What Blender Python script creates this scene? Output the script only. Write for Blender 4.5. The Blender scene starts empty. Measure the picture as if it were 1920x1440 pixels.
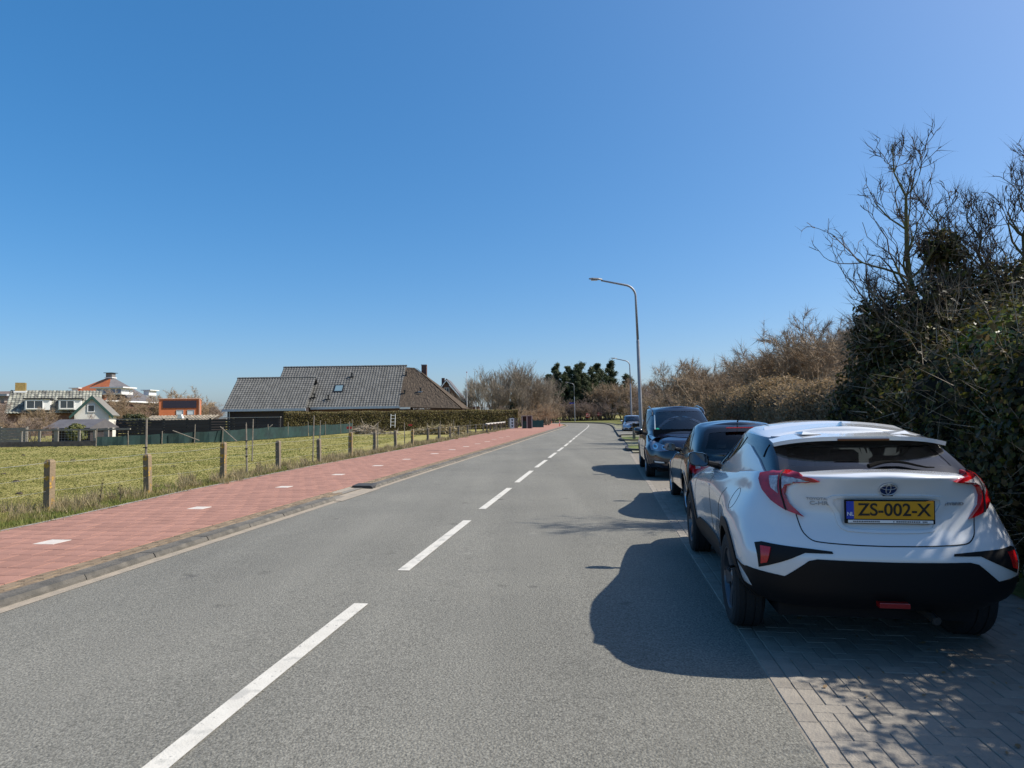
import bpy, bmesh, math, random
import numpy as np
from mathutils import Vector, Matrix
from mathutils.bvhtree import BVHTree
from mathutils.geometry import tessellate_polygon

S = bpy.context.scene
C = S.collection
R = math.radians
random.seed(7)
RNG = np.random.default_rng(7)

# ------------------------------------------------------------------ camera
cam_data = bpy.data.cameras.new('camera')
cam = bpy.data.objects.new('camera', cam_data)
C.objects.link(cam)
cam_data.sensor_width = 36.0
cam_data.lens = 36.0 * 1200.0 / 1920.0
cam_data.clip_start = 0.05
cam_data.clip_end = 3000.0
PITCH = math.atan(59.0 / 1200.0)
cam.matrix_world = (Matrix.Translation((0, 0, 1.6)) @ Matrix.Rotation(R(90) + PITCH, 4, 'X')
                    @ Matrix.Rotation(R(-0.8), 4, 'Z'))
S.camera = cam

# ------------------------------------------------------------------ sky, sun, exposure
SUN_EL, SUN_AZ = 46.0, 88.0          # azimuth measured from +Y towards +X
world = bpy.data.worlds.new('World')
S.world = world
world.use_nodes = True
wn = world.node_tree.nodes
sky = wn.new('ShaderNodeTexSky')
sky.sky_type = 'NISHITA'
sky.sun_disc = False
sky.sun_elevation = R(SUN_EL)
sky.sun_rotation = R(SUN_AZ)
sky.air_density = 0.8
sky.dust_density = 1.8
sky.ozone_density = 6.0
wl = world.node_tree.links
gm = wn.new('ShaderNodeGamma')               # the phone's tone curve flattens the sky's range
gm.inputs[1].default_value = 0.65
hs = wn.new('ShaderNodeHueSaturation')
hs.inputs['Saturation'].default_value = 1.55
hs.inputs['Value'].default_value = 1.93
wl.new(sky.outputs[0], gm.inputs[0])
wl.new(gm.outputs[0], hs.inputs['Color'])
wl.new(hs.outputs[0], wn['Background'].inputs[0])
wn['Background'].inputs[1].default_value = 0.114

sun_data = bpy.data.lights.new('sun', 'SUN')
sun_data.energy = 5.0
sun_data.angle = R(0.53)
sun_data.color = (1.0, 0.935, 0.83)
sun = bpy.data.objects.new('sun', sun_data)
C.objects.link(sun)
d = Vector((math.cos(R(SUN_EL)) * math.sin(R(SUN_AZ)), math.cos(R(SUN_EL)) * math.cos(R(SUN_AZ)), math.sin(R(SUN_EL))))
sun.rotation_euler = d.to_track_quat('Z', 'Y').to_euler()
sun.location = (20, 0, 30)

S.view_settings.view_transform = 'Standard'
S.view_settings.look = 'None'
S.view_settings.exposure = 0.40
S.view_settings.gamma = 1.0
S.render.film_transparent = False
S.cycles.max_bounces = 8
S.cycles.transparent_max_bounces = 16


# ------------------------------------------------------------------ materials
MATS = {}

def _base(name):
    m = bpy.data.materials.new(name)
    m.use_nodes = True
    nt = m.node_tree
    return m, nt, nt.nodes['Principled BSDF'], nt.links

def mat(name, col, rough=0.8, metal=0.0, var=0.0, scale=8.0, col2=None, bump=0.0, bscale=60.0, coat=0.0,
        spec=0.5, stops=(0.35, 0.65), detail=4.0, per_object=0.0, spots=None, island=0.0, stretch=None, emit=None):
    """procedural principled material: two colours mixed by object-space noise, optional bump, per-object tint"""
    if name in MATS:
        return MATS[name]
    m, nt, bs, L = _base(name)
    N = nt.nodes
    bs.inputs['Roughness'].default_value = rough
    bs.inputs['Metallic'].default_value = metal
    bs.inputs['Coat Weight'].default_value = coat
    bs.inputs['Coat Roughness'].default_value = 0.03
    bs.inputs['Specular IOR Level'].default_value = spec
    tc = N.new('ShaderNodeTexCoord')
    co = tc.outputs['Object']
    if stretch:
        mp = N.new('ShaderNodeMapping')
        mp.inputs['Scale'].default_value = stretch
        L.new(co, mp.inputs[0])
        co = mp.outputs[0]
    c2 = col2 if col2 else tuple(max(0, c * (1 - var)) for c in col)
    cur = None
    if col2 or var:
        nz = N.new('ShaderNodeTexNoise')
        nz.inputs['Scale'].default_value = scale
        nz.inputs['Detail'].default_value = detail
        nz.inputs['Roughness'].default_value = 0.62
        L.new(co, nz.inputs['Vector'])
        rp = N.new('ShaderNodeValToRGB')
        rp.color_ramp.elements[0].position = stops[0]
        rp.color_ramp.elements[1].position = stops[1]
        rp.color_ramp.elements[0].color = (*col, 1)
        rp.color_ramp.elements[1].color = (*c2, 1)
        L.new(nz.outputs['Fac'], rp.inputs[0])
        cur = rp.outputs[0]
    if spots:                       # (colour, scale, threshold): patches with a shape of their own
        for sc_, ss, th in spots:
            n2 = N.new('ShaderNodeTexNoise')
            n2.inputs['Scale'].default_value = ss
            n2.inputs['Detail'].default_value = 5
            L.new(co, n2.inputs['Vector'])
            r2 = N.new('ShaderNodeValToRGB')
            r2.color_ramp.elements[0].position = th
            r2.color_ramp.elements[1].position = th + 0.07
            L.new(n2.outputs['Fac'], r2.inputs[0])
            mx = N.new('ShaderNodeMixRGB')
            L.new(r2.outputs[0], mx.inputs[0])
            if cur:
                L.new(cur, mx.inputs[1])
            else:
                mx.inputs[1].default_value = (*col, 1)
            mx.inputs[2].default_value = (*sc_, 1)
            cur = mx.outputs[0]
    if per_object or island:
        hs = N.new('ShaderNodeHueSaturation')
        if per_object:
            src = N.new('ShaderNodeObjectInfo').outputs['Random']
            amt = per_object
        else:
            src = N.new('ShaderNodeNewGeometry').outputs['Random Per Island']
            amt = island
        mr = N.new('ShaderNodeMapRange')
        mr.inputs[3].default_value = 1 - amt
        mr.inputs[4].default_value = 1 + amt
        L.new(src, mr.inputs[0])
        L.new(mr.outputs[0], hs.inputs['Value'])
        if cur:
            L.new(cur, hs.inputs['Color'])
        else:
            hs.inputs['Color'].default_value = (*col, 1)
        cur = hs.outputs[0]
    if cur:
        L.new(cur, bs.inputs['Base Color'])
    else:
        bs.inputs['Base Color'].default_value = (*col, 1)
    if bump:
        bz = N.new('ShaderNodeTexNoise')
        bz.inputs['Scale'].default_value = bscale
        bz.inputs['Detail'].default_value = 3
        L.new(co, bz.inputs['Vector'])
        bp = N.new('ShaderNodeBump')
        bp.inputs['Strength'].default_value = bump
        bp.inputs['Distance'].default_value = 0.02
        L.new(bz.outputs['Fac'], bp.inputs['Height'])
        L.new(bp.outputs[0], bs.inputs['Normal'])
    if emit:
        bs.inputs['Emission Color'].default_value = (*emit[0], 1)
        bs.inputs['Emission Strength'].default_value = emit[1]
    MATS[name] = m
    return m

def leaf_mat(name, cols, rough=0.5, trans=0.3, spec=0.5, zone=None):
    """leaf material: colour per leaf (mesh island) between several tones, with light passing through"""
    if name in MATS:
        return MATS[name]
    m, nt, bs, L = _base(name)
    N = nt.nodes
    g = N.new('ShaderNodeNewGeometry')
    rp = N.new('ShaderNodeValToRGB')
    el = rp.color_ramp.elements
    el[0].position = 0
    el[0].color = (*cols[0], 1)
    el[1].position = 1
    el[1].color = (*cols[-1], 1)
    for i, c in enumerate(cols[1:-1]):
        e = el.new((i + 1) / (len(cols) - 1))
        e.color = (*c, 1)
    L.new(g.outputs['Random Per Island'], rp.inputs[0])
    cur = rp.outputs[0]
    if zone:                        # (scale, colour, amount): whole patches of plants drier or greener
        tc = N.new('ShaderNodeTexCoord')
        nz = N.new('ShaderNodeTexNoise')
        nz.inputs['Scale'].default_value = zone[0]
        nz.inputs['Detail'].default_value = 6
        L.new(tc.outputs['Object'], nz.inputs['Vector'])
        mr = N.new('ShaderNodeMapRange')
        mr.inputs[1].default_value = 0.42
        mr.inputs[2].default_value = 0.62
        mr.inputs[4].default_value = zone[2]
        L.new(nz.outputs['Fac'], mr.inputs[0])
        mz = N.new('ShaderNodeMixRGB')
        L.new(mr.outputs[0], mz.inputs[0])
        L.new(cur, mz.inputs[1])
        mz.inputs[2].default_value = (*zone[1], 1)
        cur = mz.outputs[0]
    L.new(cur, bs.inputs['Base Color'])
    bs.inputs['Roughness'].default_value = rough
    bs.inputs['Specular IOR Level'].default_value = spec
    tr = N.new('ShaderNodeBsdfTranslucent')
    L.new(cur, tr.inputs[0])
    mx = N.new('ShaderNodeMixShader')
    mx.inputs[0].default_value = trans
    L.new(bs.outputs[0], mx.inputs[1])
    L.new(tr.outputs[0], mx.inputs[2])
    L.new(mx.outputs[0], N['Material Output'].inputs[0])
    MATS[name] = m
    return m

def glass_mat(name, tint=(0.5, 0.55, 0.55), refl=0.9, ior=1.55):
    if name in MATS:
        return MATS[name]
    m, nt, bs, L = _base(name)
    N = nt.nodes
    N.remove(bs)
    t = N.new('ShaderNodeBsdfTransparent')
    t.inputs[0].default_value = (*tint, 1)
    g = N.new('ShaderNodeBsdfGlossy')
    g.inputs['Roughness'].default_value = 0.01
    g.inputs[0].default_value = (refl, refl, refl, 1)
    f = N.new('ShaderNodeFresnel')
    f.inputs['IOR'].default_value = ior
    mx = N.new('ShaderNodeMixShader')
    L.new(f.outputs[0], mx.inputs[0])
    L.new(t.outputs[0], mx.inputs[1])
    L.new(g.outputs[0], mx.inputs[2])
    L.new(mx.outputs[0], N['Material Output'].inputs[0])
    MATS[name] = m
    return m


# ------------------------------------------------------------------ objects
def link(name, me, m=None, parent=None, smooth=False):
    if m is not None and not me.materials:
        me.materials.append(m)
    if smooth:
        me.polygons.foreach_set('use_smooth', np.ones(len(me.polygons), bool))
    o = bpy.data.objects.new(name, me)
    C.objects.link(o)
    if parent is not None:
        o.parent = parent
    return o

def tag(o, label=None, cat=None, group=None, kind=None):
    for k, v in (('label', label), ('category', cat), ('group', group), ('kind', kind)):
        if v:
            o[k] = v
    return o

def thing(name, label, cat, loc=(0, 0, 0), rz=0.0, group=None):
    o = bpy.data.objects.new(name, None)
    C.objects.link(o)
    o.location = loc
    o.rotation_euler = (0, 0, rz)
    o.empty_display_size = 0.2
    return tag(o, label, cat, group)

def copy_tree(o, parent=None):
    c = o.copy()
    C.objects.link(c)
    c.parent = parent
    for ch in list(o.children):
        copy_tree(ch, c)
    return c

class MB:
    """collects boxes, tubes and quads into one mesh"""
    def __init__(s):
        s.v, s.f = [], []

    def quad(s, *p):
        n = len(s.v)
        s.v += [tuple(q) for q in p]
        s.f.append(tuple(range(n, n + len(p))))
        return s

    def box(s, x0, x1, y0, y1, z0, z1):
        n = len(s.v)
        s.v += [(x, y, z) for z in (z0, z1) for x, y in ((x0, y0), (x1, y0), (x1, y1), (x0, y1))]
        s.f += [tuple(n + i for i in q) for q in ((3, 2, 1, 0), (4, 5, 6, 7), (0, 1, 5, 4), (1, 2, 6, 5), (2, 3, 7, 6), (3, 0, 4, 7))]
        return s

    def bbox(s, x0, x1, y0, y1, z0, z1, b=0.01):
        """box with its top edges chamfered"""
        n = len(s.v)
        s.v += [(x, y, z0) for x, y in ((x0, y0), (x1, y0), (x1, y1), (x0, y1))]
        s.v += [(x, y, z1 - b) for x, y in ((x0, y0), (x1, y0), (x1, y1), (x0, y1))]
        s.v += [(x, y, z1) for x, y in ((x0 + b, y0 + b), (x1 - b, y0 + b), (x1 - b, y1 - b), (x0 + b, y1 - b))]
        for a in (0, 4):
            for i in range(4):
                j = (i + 1) % 4
                s.f.append((n + a + i, n + a + j, n + a + 4 + j, n + a + 4 + i))
        s.f.append((n + 8, n + 9, n + 10, n + 11))
        return s

    def prism(s, poly, axis, a, b):
        """extrude a polygon (2D) along an axis ('x','y','z') from a to b"""
        n = len(s.v)
        k = len(poly)
        for t in (a, b):
            for p, q in poly:
                s.v.append({'x': (t, p, q), 'y': (p, t, q), 'z': (p, q, t)}[axis])
        s.f.append(tuple(range(n, n + k)))
        s.f.append(tuple(range(n + 2 * k - 1, n + k - 1, -1)))
        for i in range(k):
            j = (i + 1) % k
            s.f.append((n + i, n + k + i, n + k + j, n + j))
        return s

    def tube(s, pts, rad, sides=6, cap=True):
        pts = [Vector(p) for p in pts]
        if not hasattr(rad, '__len__'):
            rad = [rad] * len(pts)
        n = len(s.v)
        up = Vector((0, 0, 1))
        for i, p in enumerate(pts):
            t = (pts[min(i + 1, len(pts) - 1)] - pts[max(i - 1, 0)]).normalized()
            a = t.cross(up if abs(t.z) < 0.95 else Vector((1, 0, 0))).normalized()
            b = t.cross(a)
            for k in range(sides):
                w = 2 * math.pi * k / sides
                s.v.append(tuple(p + (a * math.cos(w) + b * math.sin(w)) * rad[i]))
        for i in range(len(pts) - 1):
            for k in range(sides):
                k2 = (k + 1) % sides
                s.f.append((n + i * sides + k, n + i * sides + k2, n + (i + 1) * sides + k2, n + (i + 1) * sides + k))
        if cap:
            s.f.append(tuple(n + k for k in reversed(range(sides))))
            e = n + (len(pts) - 1) * sides
            s.f.append(tuple(e + k for k in range(sides)))
        return s

    def lathe(s, prof, center=(0, 0, 0), axis='z', n=24, closed=False):
        """prof: list of (radius, height along axis)"""
        b = len(s.v)
        k = len(prof)
        for i in range(n):
            w = 2 * math.pi * i / n
            c, q = math.cos(w), math.sin(w)
            for r, h in prof:
                p = {'z': (r * c, r * q, h), 'x': (h, r * c, r * q), 'y': (r * c, h, r * q)}[axis]
                s.v.append((p[0] + center[0], p[1] + center[1], p[2] + center[2]))
        for i in range(n):
            j = (i + 1) % n
            for m_ in range(k if closed else k - 1):
                m2 = (m_ + 1) % k
                s.f.append((b + i * k + m_, b + j * k + m_, b + j * k + m2, b + i * k + m2))
        return s

    def mesh(s, name):
        me = bpy.data.meshes.new(name)
        me.from_pydata(s.v, [], s.f)
        me.validate()
        bm = bmesh.new()
        bm.from_mesh(me)
        bmesh.ops.recalc_face_normals(bm, faces=bm.faces)
        bm.to_mesh(me)
        bm.free()
        return me

    def build(s, name, m, parent=None, smooth=False):
        return link(name, s.mesh(name), m, parent, smooth)

def poly_cloud(name, V, k):
    """mesh from an (n,k,3) array: n separate k-gons, built fast"""
    n = len(V)
    me = bpy.data.meshes.new(name)
    me.vertices.add(n * k)
    me.vertices.foreach_set('co', np.ascontiguousarray(V, dtype=np.float32).ravel())
    me.loops.add(n * k)
    me.loops.foreach_set('vertex_index', np.arange(n * k, dtype=np.int32))
    me.polygons.add(n)
    me.polygons.foreach_set('loop_start', np.arange(0, n * k, k, dtype=np.int32))
    me.polygons.foreach_set('loop_total', np.full(n, k, dtype=np.int32))
    me.update()
    return me

def text_mesh(txt, size, depth, font_scale=(1, 1)):
    """3D lettering as a mesh centred on x, standing in the xz plane, facing -y"""
    cu = bpy.data.curves.new('lettering', 'FONT')
    cu.body = txt
    cu.size = size
    cu.extrude = depth
    cu.offset = size * 0.012
    cu.align_x = 'CENTER'
    cu.align_y = 'CENTER'
    o = bpy.data.objects.new('tmp', cu)
    C.objects.link(o)
    dg = bpy.context.evaluated_depsgraph_get()
    me = bpy.data.meshes.new_from_object(o.evaluated_get(dg))
    bpy.data.objects.remove(o)
    me.transform(Matrix.Rotation(R(90), 4, 'X') @ Matrix.Diagonal((font_scale[0], font_scale[1], 1, 1)))
    return me


# ================================================================== ground, road, path
CL = np.array([(-3.3, -14), (-2.6, -6), (-1.95, 0), (-1.63, 3), (-1.14, 6.6), (-0.70, 9.7), (-0.09, 13.9), (0.54, 18.3), (1.17, 22.5),
               (1.80, 26.8), (2.72, 33), (4.56, 46), (7.0, 63), (9.4, 80), (11.3, 96), (11.6, 108), (9.4, 119), (3.5, 127.5), (-5, 132), (-20, 136), (-60, 143)], float)
_c = crom_like = None
def _resample():
    P = CL
    out = []
    for i in range(len(P) - 1):
        p0, p1, p2, p3 = P[max(i - 1, 0)], P[i], P[i + 1], P[min(i + 2, len(P) - 1)]
        n = max(4, int(np.linalg.norm(p2 - p1) / 0.4))
        for t in np.arange(n) / n:
            out.append(0.5 * ((2 * p1) + (-p0 + p2) * t + (2 * p0 - 5 * p1 + 4 * p2 - p3) * t * t + (-p0 + 3 * p1 - 3 * p2 + p3) * t ** 3))
    out.append(P[-1])
    Q = np.array(out)
    s = np.concatenate([[0], np.cumsum(np.linalg.norm(np.diff(Q, axis=0), axis=1))])
    return Q, s
CQ, CS = _resample()
S_TOT = CS[-1]

def cl(s, off=0.0):
    """point at arc length s along the road's centre line, off metres to its right"""
    x, y = np.interp(s, CS, CQ[:, 0]), np.interp(s, CS, CQ[:, 1])
    e = 0.6
    dx = np.interp(s + e, CS, CQ[:, 0]) - np.interp(s - e, CS, CQ[:, 0])
    dy = np.interp(s + e, CS, CQ[:, 1]) - np.interp(s - e, CS, CQ[:, 1])
    n = math.hypot(dx, dy)
    return x + off * dy / n, y - off * dx / n

def s_at(y):
    return float(np.interp(y, CQ[:600, 1], CS[:600])) if y < 100 else float(np.interp(y, [100, 108], [s_at(99.9), s_at(99.9) + 8.2]))

def strip_mesh(name, s0, s1, prof, step=0.5):
    """prof: list of (offset or f(s), z) from left to right, swept along the road"""
    n = max(2, int((s1 - s0) / step))
    V, F = [], []
    k = len(prof)
    for i in range(n + 1):
        s = s0 + (s1 - s0) * i / n
        for o, z in prof:
            x, y = cl(s, o(s) if callable(o) else o)
            V.append((x, y, z))
    for i in range(n):
        for j in range(k - 1):
            F.append((i * k + j, i * k + j + 1, (i + 1) * k + j + 1, (i + 1) * k + j))
    me = bpy.data.meshes.new(name)
    me.from_pydata(V, [], F)
    return me

def struct(name, me, m, smooth=False):
    o = link(name, me, m, None, smooth)
    o['kind'] = 'structure'
    return o

M_ASPH = mat('asphalt', (0.214, 0.206, 0.176), 0.9, col2=(0.180, 0.174, 0.150), scale=0.35, bump=0.6, bscale=85, spec=0.3,
             spots=[((0.145, 0.14, 0.125), 1.3, 0.68), ((0.265, 0.255, 0.22), 0.9, 0.67)])
def asphalt_grain():
    nt = M_ASPH.node_tree
    N, L = nt.nodes, nt.links
    bs = N['Principled BSDF']
    src = bs.inputs['Base Color'].links[0].from_socket
    tc = N.new('ShaderNodeTexCoord')
    v = N.new('ShaderNodeTexVoronoi')
    v.inputs['Scale'].default_value = 80
    L.new(tc.outputs['Object'], v.inputs['Vector'])
    mr = N.new('ShaderNodeMapRange')
    mr.inputs[1].default_value = 0.0
    mr.inputs[2].default_value = 0.9
    mr.inputs[3].default_value = 1.18
    mr.inputs[4].default_value = 0.60
    L.new(v.outputs['Distance'], mr.inputs[0])
    n2 = N.new('ShaderNodeTexNoise')
    n2.inputs['Scale'].default_value = 60
    n2.inputs['Detail'].default_value = 2
    L.new(tc.outputs['Object'], n2.inputs['Vector'])
    m2 = N.new('ShaderNodeMapRange')
    m2.inputs[1].default_value = 0.3
    m2.inputs[2].default_value = 0.7
    m2.inputs[3].default_value = 0.72
    m2.inputs[4].default_value = 1.30
    L.new(n2.outputs['Fac'], m2.inputs[0])
    mu = N.new('ShaderNodeMath')
    mu.operation = 'MULTIPLY'
    L.new(mr.outputs[0], mu.inputs[0])
    L.new(m2.outputs[0], mu.inputs[1])
    # faint tracks and patches drawn out along the road
    mp = N.new('ShaderNodeMapping')
    mp.inputs['Rotation'].default_value = (0, 0, R(8))
    mp.inputs['Scale'].default_value = (1.1, 0.05, 1)
    L.new(tc.outputs['Object'], mp.inputs[0])
    n3 = N.new('ShaderNodeTexNoise')
    n3.inputs['Scale'].default_value = 1.0
    n3.inputs['Detail'].default_value = 5
    L.new(mp.outputs[0], n3.inputs['Vector'])
    m3 = N.new('ShaderNodeMapRange')
    m3.inputs[1].default_value = 0.3
    m3.inputs[2].default_value = 0.7
    m3.inputs[3].default_value = 0.90
    m3.inputs[4].default_value = 1.09
    L.new(n3.outputs['Fac'], m3.inputs[0])
    # a few dark drips and light chips
    n4 = N.new('ShaderNodeTexNoise')
    n4.inputs['Scale'].default_value = 2.6
    n4.inputs['Detail'].default_value = 2
    L.new(tc.outputs['Object'], n4.inputs['Vector'])
    m4_ = N.new('ShaderNodeMapRange')
    m4_.inputs[1].default_value = 0.685
    m4_.inputs[2].default_value = 0.75
    m4_.inputs[3].default_value = 1.0
    m4_.inputs[4].default_value = 0.72
    L.new(n4.outputs['Fac'], m4_.inputs[0])
    mu2 = N.new('ShaderNodeMath')
    mu2.operation = 'MULTIPLY'
    L.new(mu.outputs[0], mu2.inputs[0])
    L.new(m3.outputs[0], mu2.inputs[1])
    mu3 = N.new('ShaderNodeMath')
    mu3.operation = 'MULTIPLY'
    L.new(mu2.outputs[0], mu3.inputs[0])
    L.new(m4_.outputs[0], mu3.inputs[1])
    hs_ = N.new('ShaderNodeHueSaturation')
    L.new(src, hs_.inputs['Color'])
    L.new(mu3.outputs[0], hs_.inputs['Value'])
    L.new(hs_.outputs[0], bs.inputs['Base Color'])
asphalt_grain()

M_FIELD = mat('pasture_ground', (0.285, 0.245, 0.09), 0.95, col2=(0.225, 0.205, 0.065), scale=0.5, detail=8, bump=0.7, bscale=14, spec=0.1,
              spots=[((0.32, 0.265, 0.12), 2.2, 0.62)])
M_SOIL = mat('verge_soil', (0.16, 0.145, 0.06), 0.95, col2=(0.10, 0.12, 0.035), scale=3, bump=0.7, bscale=30, spec=0.1)
M_SAND = mat('gutter_sand', (0.33, 0.28, 0.22), 0.95, col2=(0.25, 0.22, 0.18), scale=6, bump=0.3, bscale=70, spec=0.15)
M_RED = mat('red_tile', (0.325, 0.170, 0.127), 0.88, col2=(0.265, 0.142, 0.108), scale=3.0, bump=0.2, bscale=120, per_object=0.10, spec=0.25, spots=[((0.27, 0.17, 0.135), 1.1, 0.64), ((0.33, 0.24, 0.18), 2.3, 0.70)])
M_REDJ = mat('red_tile_many', (0.325, 0.170, 0.127), 0.88, col2=(0.265, 0.142, 0.108), scale=3.0, bump=0.2, bscale=120, island=0.10, spec=0.25)
M_JOINT = mat('tile_joint', (0.15, 0.085, 0.07), 0.95, col2=(0.22, 0.15, 0.12), scale=12)
M_WHITE = mat('road_paint', (0.56, 0.535, 0.475), 0.75, col2=(0.49, 0.465, 0.41), scale=7, bump=0.25, bscale=80, spec=0.3, spots=[((0.26, 0.25, 0.225), 30.0, 0.635), ((0.40, 0.385, 0.345), 5.0, 0.58)])
M_KERB = mat('kerb_concrete', (0.155, 0.142, 0.122), 0.95, col2=(0.09, 0.085, 0.075), scale=7, bump=0.6, bscale=45, per_object=0.12, spec=0.2)
M_BROWNB = mat('edge_brick', (0.235, 0.175, 0.115), 0.9, col2=(0.165, 0.125, 0.085), scale=9, bump=0.4, bscale=50, per_object=0.18, spec=0.2)
M_BROWNJ = mat('edge_brick_many', (0.235, 0.175, 0.115), 0.9, col2=(0.165, 0.125, 0.085), scale=9, island=0.18, spec=0.2)
M_PAVER = mat('bay_brick', (0.265, 0.238, 0.200), 0.9, col2=(0.225, 0.202, 0.172), scale=7, bump=0.35, bscale=60, per_object=0.10, spec=0.25)
M_PAVERJ = mat('bay_brick_many', (0.265, 0.238, 0.200), 0.9, col2=(0.225, 0.202, 0.172), scale=7, island=0.10, spec=0.25)
M_DIRT = mat('joint_dirt', (0.17, 0.15, 0.12), 0.95, col2=(0.22, 0.195, 0.16), scale=14)

# one sheet of pasture to the horizon
g = MB()
xs = [-1500, -300, -120, -60, -30, -12, 0, 12, 30, 60, 120, 300, 1500]
ys = [-300, -40, -10, 10, 30, 60, 100, 160, 300, 800, 2500]
for x in range(len(xs) - 1):
    for y in range(len(ys) - 1):
        g.quad((xs[x], ys[y], -0.03), (xs[x + 1], ys[y], -0.03), (xs[x + 1], ys[y + 1], -0.03), (xs[x], ys[y + 1], -0.03))
struct('ground', g.mesh('ground'), M_FIELD)

HW = 3.0
struct('road', strip_mesh('road', 0, S_TOT, [(-HW - 0.25, 0.0), (-1.5, 0.015), (0.0, 0.03), (1.5, 0.015), (HW + 0.02, 0.0)]), M_ASPH, True)
struct('side_road', (lambda m_: m_)(MB().quad((11.0, 118, 0.004), (60, 140, 0.004), (60, 146, 0.004), (9, 126, 0.004)).mesh('side_road')), M_ASPH)
# gutter of blown sand along the left kerb
struct('gutter', strip_mesh('gutter', 0, s_at(95), [(-HW - 0.10, 0.008), (-HW + 0.02, 0.006)]), M_SAND)

# centre line, three metres painted, one metre free
per, dash = 4.27, 3.12
s = s_at(9.71) - 3 * per - dash
k = 0
while s < s_at(99):
    o = struct('lane_marking', strip_mesh('lane_marking', s, s + dash, [(-0.062, 0.0355), (0.062, 0.0355)], 0.4), M_WHITE)
    s += per

# ---- red cycle path ------------------------------------------------------------------------------
def path_l(s):
    y = np.interp(s, CS, CQ[:, 1])
    return float(np.interp(y, [-14, 6, 9, 13, 20, 31, 48, 80, 100, 130], [-6.35, -6.4, -6.5, -7.0, -7.35, -7.6, -8.3, -9.0, -7.4, -7.0]))
def path_r(s):
    return -3.66
struct_path = struct('cycle_path', strip_mesh('cycle_path', 0, s_at(99) + 45, [(path_l, 0.042), (path_r, 0.042)]), M_JOINT)

def road_xf(s, off, z):
    a, b = cl(s - 0.1, off), cl(s + 0.1, off)
    p = cl(s, off)
    return Matrix.Translation((p[0], p[1], z)) @ Matrix.Rotation(math.atan2(-(b[0] - a[0]), b[1] - a[1]), 4, 'Z')

T = 0.30
tile_me = MB().bbox(-T / 2 + 0.004, T / 2 - 0.004, -T / 2 + 0.004, T / 2 - 0.004, -0.03, 0.012, 0.004).mesh('tile')
tile_me.materials.append(M_RED)
wt_me = MB().bbox(-T / 2 + 0.004, T / 2 - 0.004, -T / 2 + 0.004, T / 2 - 0.004, -0.03, 0.0125, 0.004).mesh('white_tile')
wt_me.materials.append(mat('white_tile', (0.56, 0.51, 0.45), 0.8, col2=(0.48, 0.43, 0.38), scale=9))
tv = np.array([v.co for v in tile_me.vertices])
tf = [tuple(p.vertices) for p in tile_me.polygons]
near, far_v, far_f = 0, [], []
white_s = [s_at(y - 0.72) for y in (5.45, 8.45, 11.45, 14.5, 17.6, 20.5, 23.6, 26.7, 29.6, 32.6, 35.7, 38.7, 41.8, 44.8, 47.9)]
row = 0
s = s_at(0.5)
while s < s_at(62):
    o0, o1 = path_l(s), path_r(s)
    shift = (row % 2) * T / 2
    o = o1 - T / 2 - shift + (T / 2 if shift else 0) * 0
    cols = []
    if shift:
        cols.append((o1 - T / 4, 0.5))
    while o - T / 2 > o0 - 0.02:
        cols.append((o, 1.0))
        o -= T
    if o + T / 2 - o0 > 0.06:
        wdt = (o + T / 2 - o0) / T
        cols.append((o0 + wdt * T / 2, wdt))
    ywh = min((abs(s - w), w) for w in white_s)
    for oc, wf in cols:
        m4 = road_xf(s, oc, 0.045 + random.uniform(-0.0015, 0.0015)) @ Matrix.Rotation(random.uniform(-0.006, 0.006), 4, 'Z') @ Matrix.Diagonal((wf, 1, 1, 1))
        is_white = ywh[0] < T / 2 and abs(oc + 5.05) < T / 2 * 0.999 and wf == 1.0
        yy = m4.translation.y
        inview = m4.translation.x > -0.83 * yy - 0.3
        if is_white:
            o_ = bpy.data.objects.new('white_tile', wt_me)
        elif near < 300 and yy < 17 and inview:
            o_ = bpy.data.objects.new('tile', tile_me)
            near += 1
        else:
            if yy > -1:
                n = len(far_v) * len(tv)
                P = np.c_[tv, np.ones(len(tv))] @ np.array(m4).T
                far_v.append(P[:, :3])
                far_f += [tuple(i + n for i in f) for f in tf]
            continue
        C.objects.link(o_)
        o_.parent = struct_path
        o_.matrix_local = m4
    s += T
    row += 1
me = bpy.data.meshes.new('far_tiles')
me.from_pydata(np.concatenate(far_v).tolist(), [], far_f)
o = link('far_tiles', me, M_REDJ, struct_path)
o['kind'] = 'stuff'
struct('far_path', strip_mesh('far_path', s_at(62), s_at(99) + 45, [(path_l, 0.057), (path_r, 0.057)]), M_RED)
# thin concrete edging on the field side
edge = struct('path_edging', strip_mesh('path_edging', s_at(-2), s_at(99), [(lambda s: path_l(s) - 0.07, -0.02), (lambda s: path_l(s) - 0.07, 0.058), (lambda s: path_l(s) - 0.004, 0.058)]), mat('edging_concrete', (0.34, 0.30, 0.27), 0.9, col2=(0.22, 0.2, 0.17), scale=5))

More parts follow.
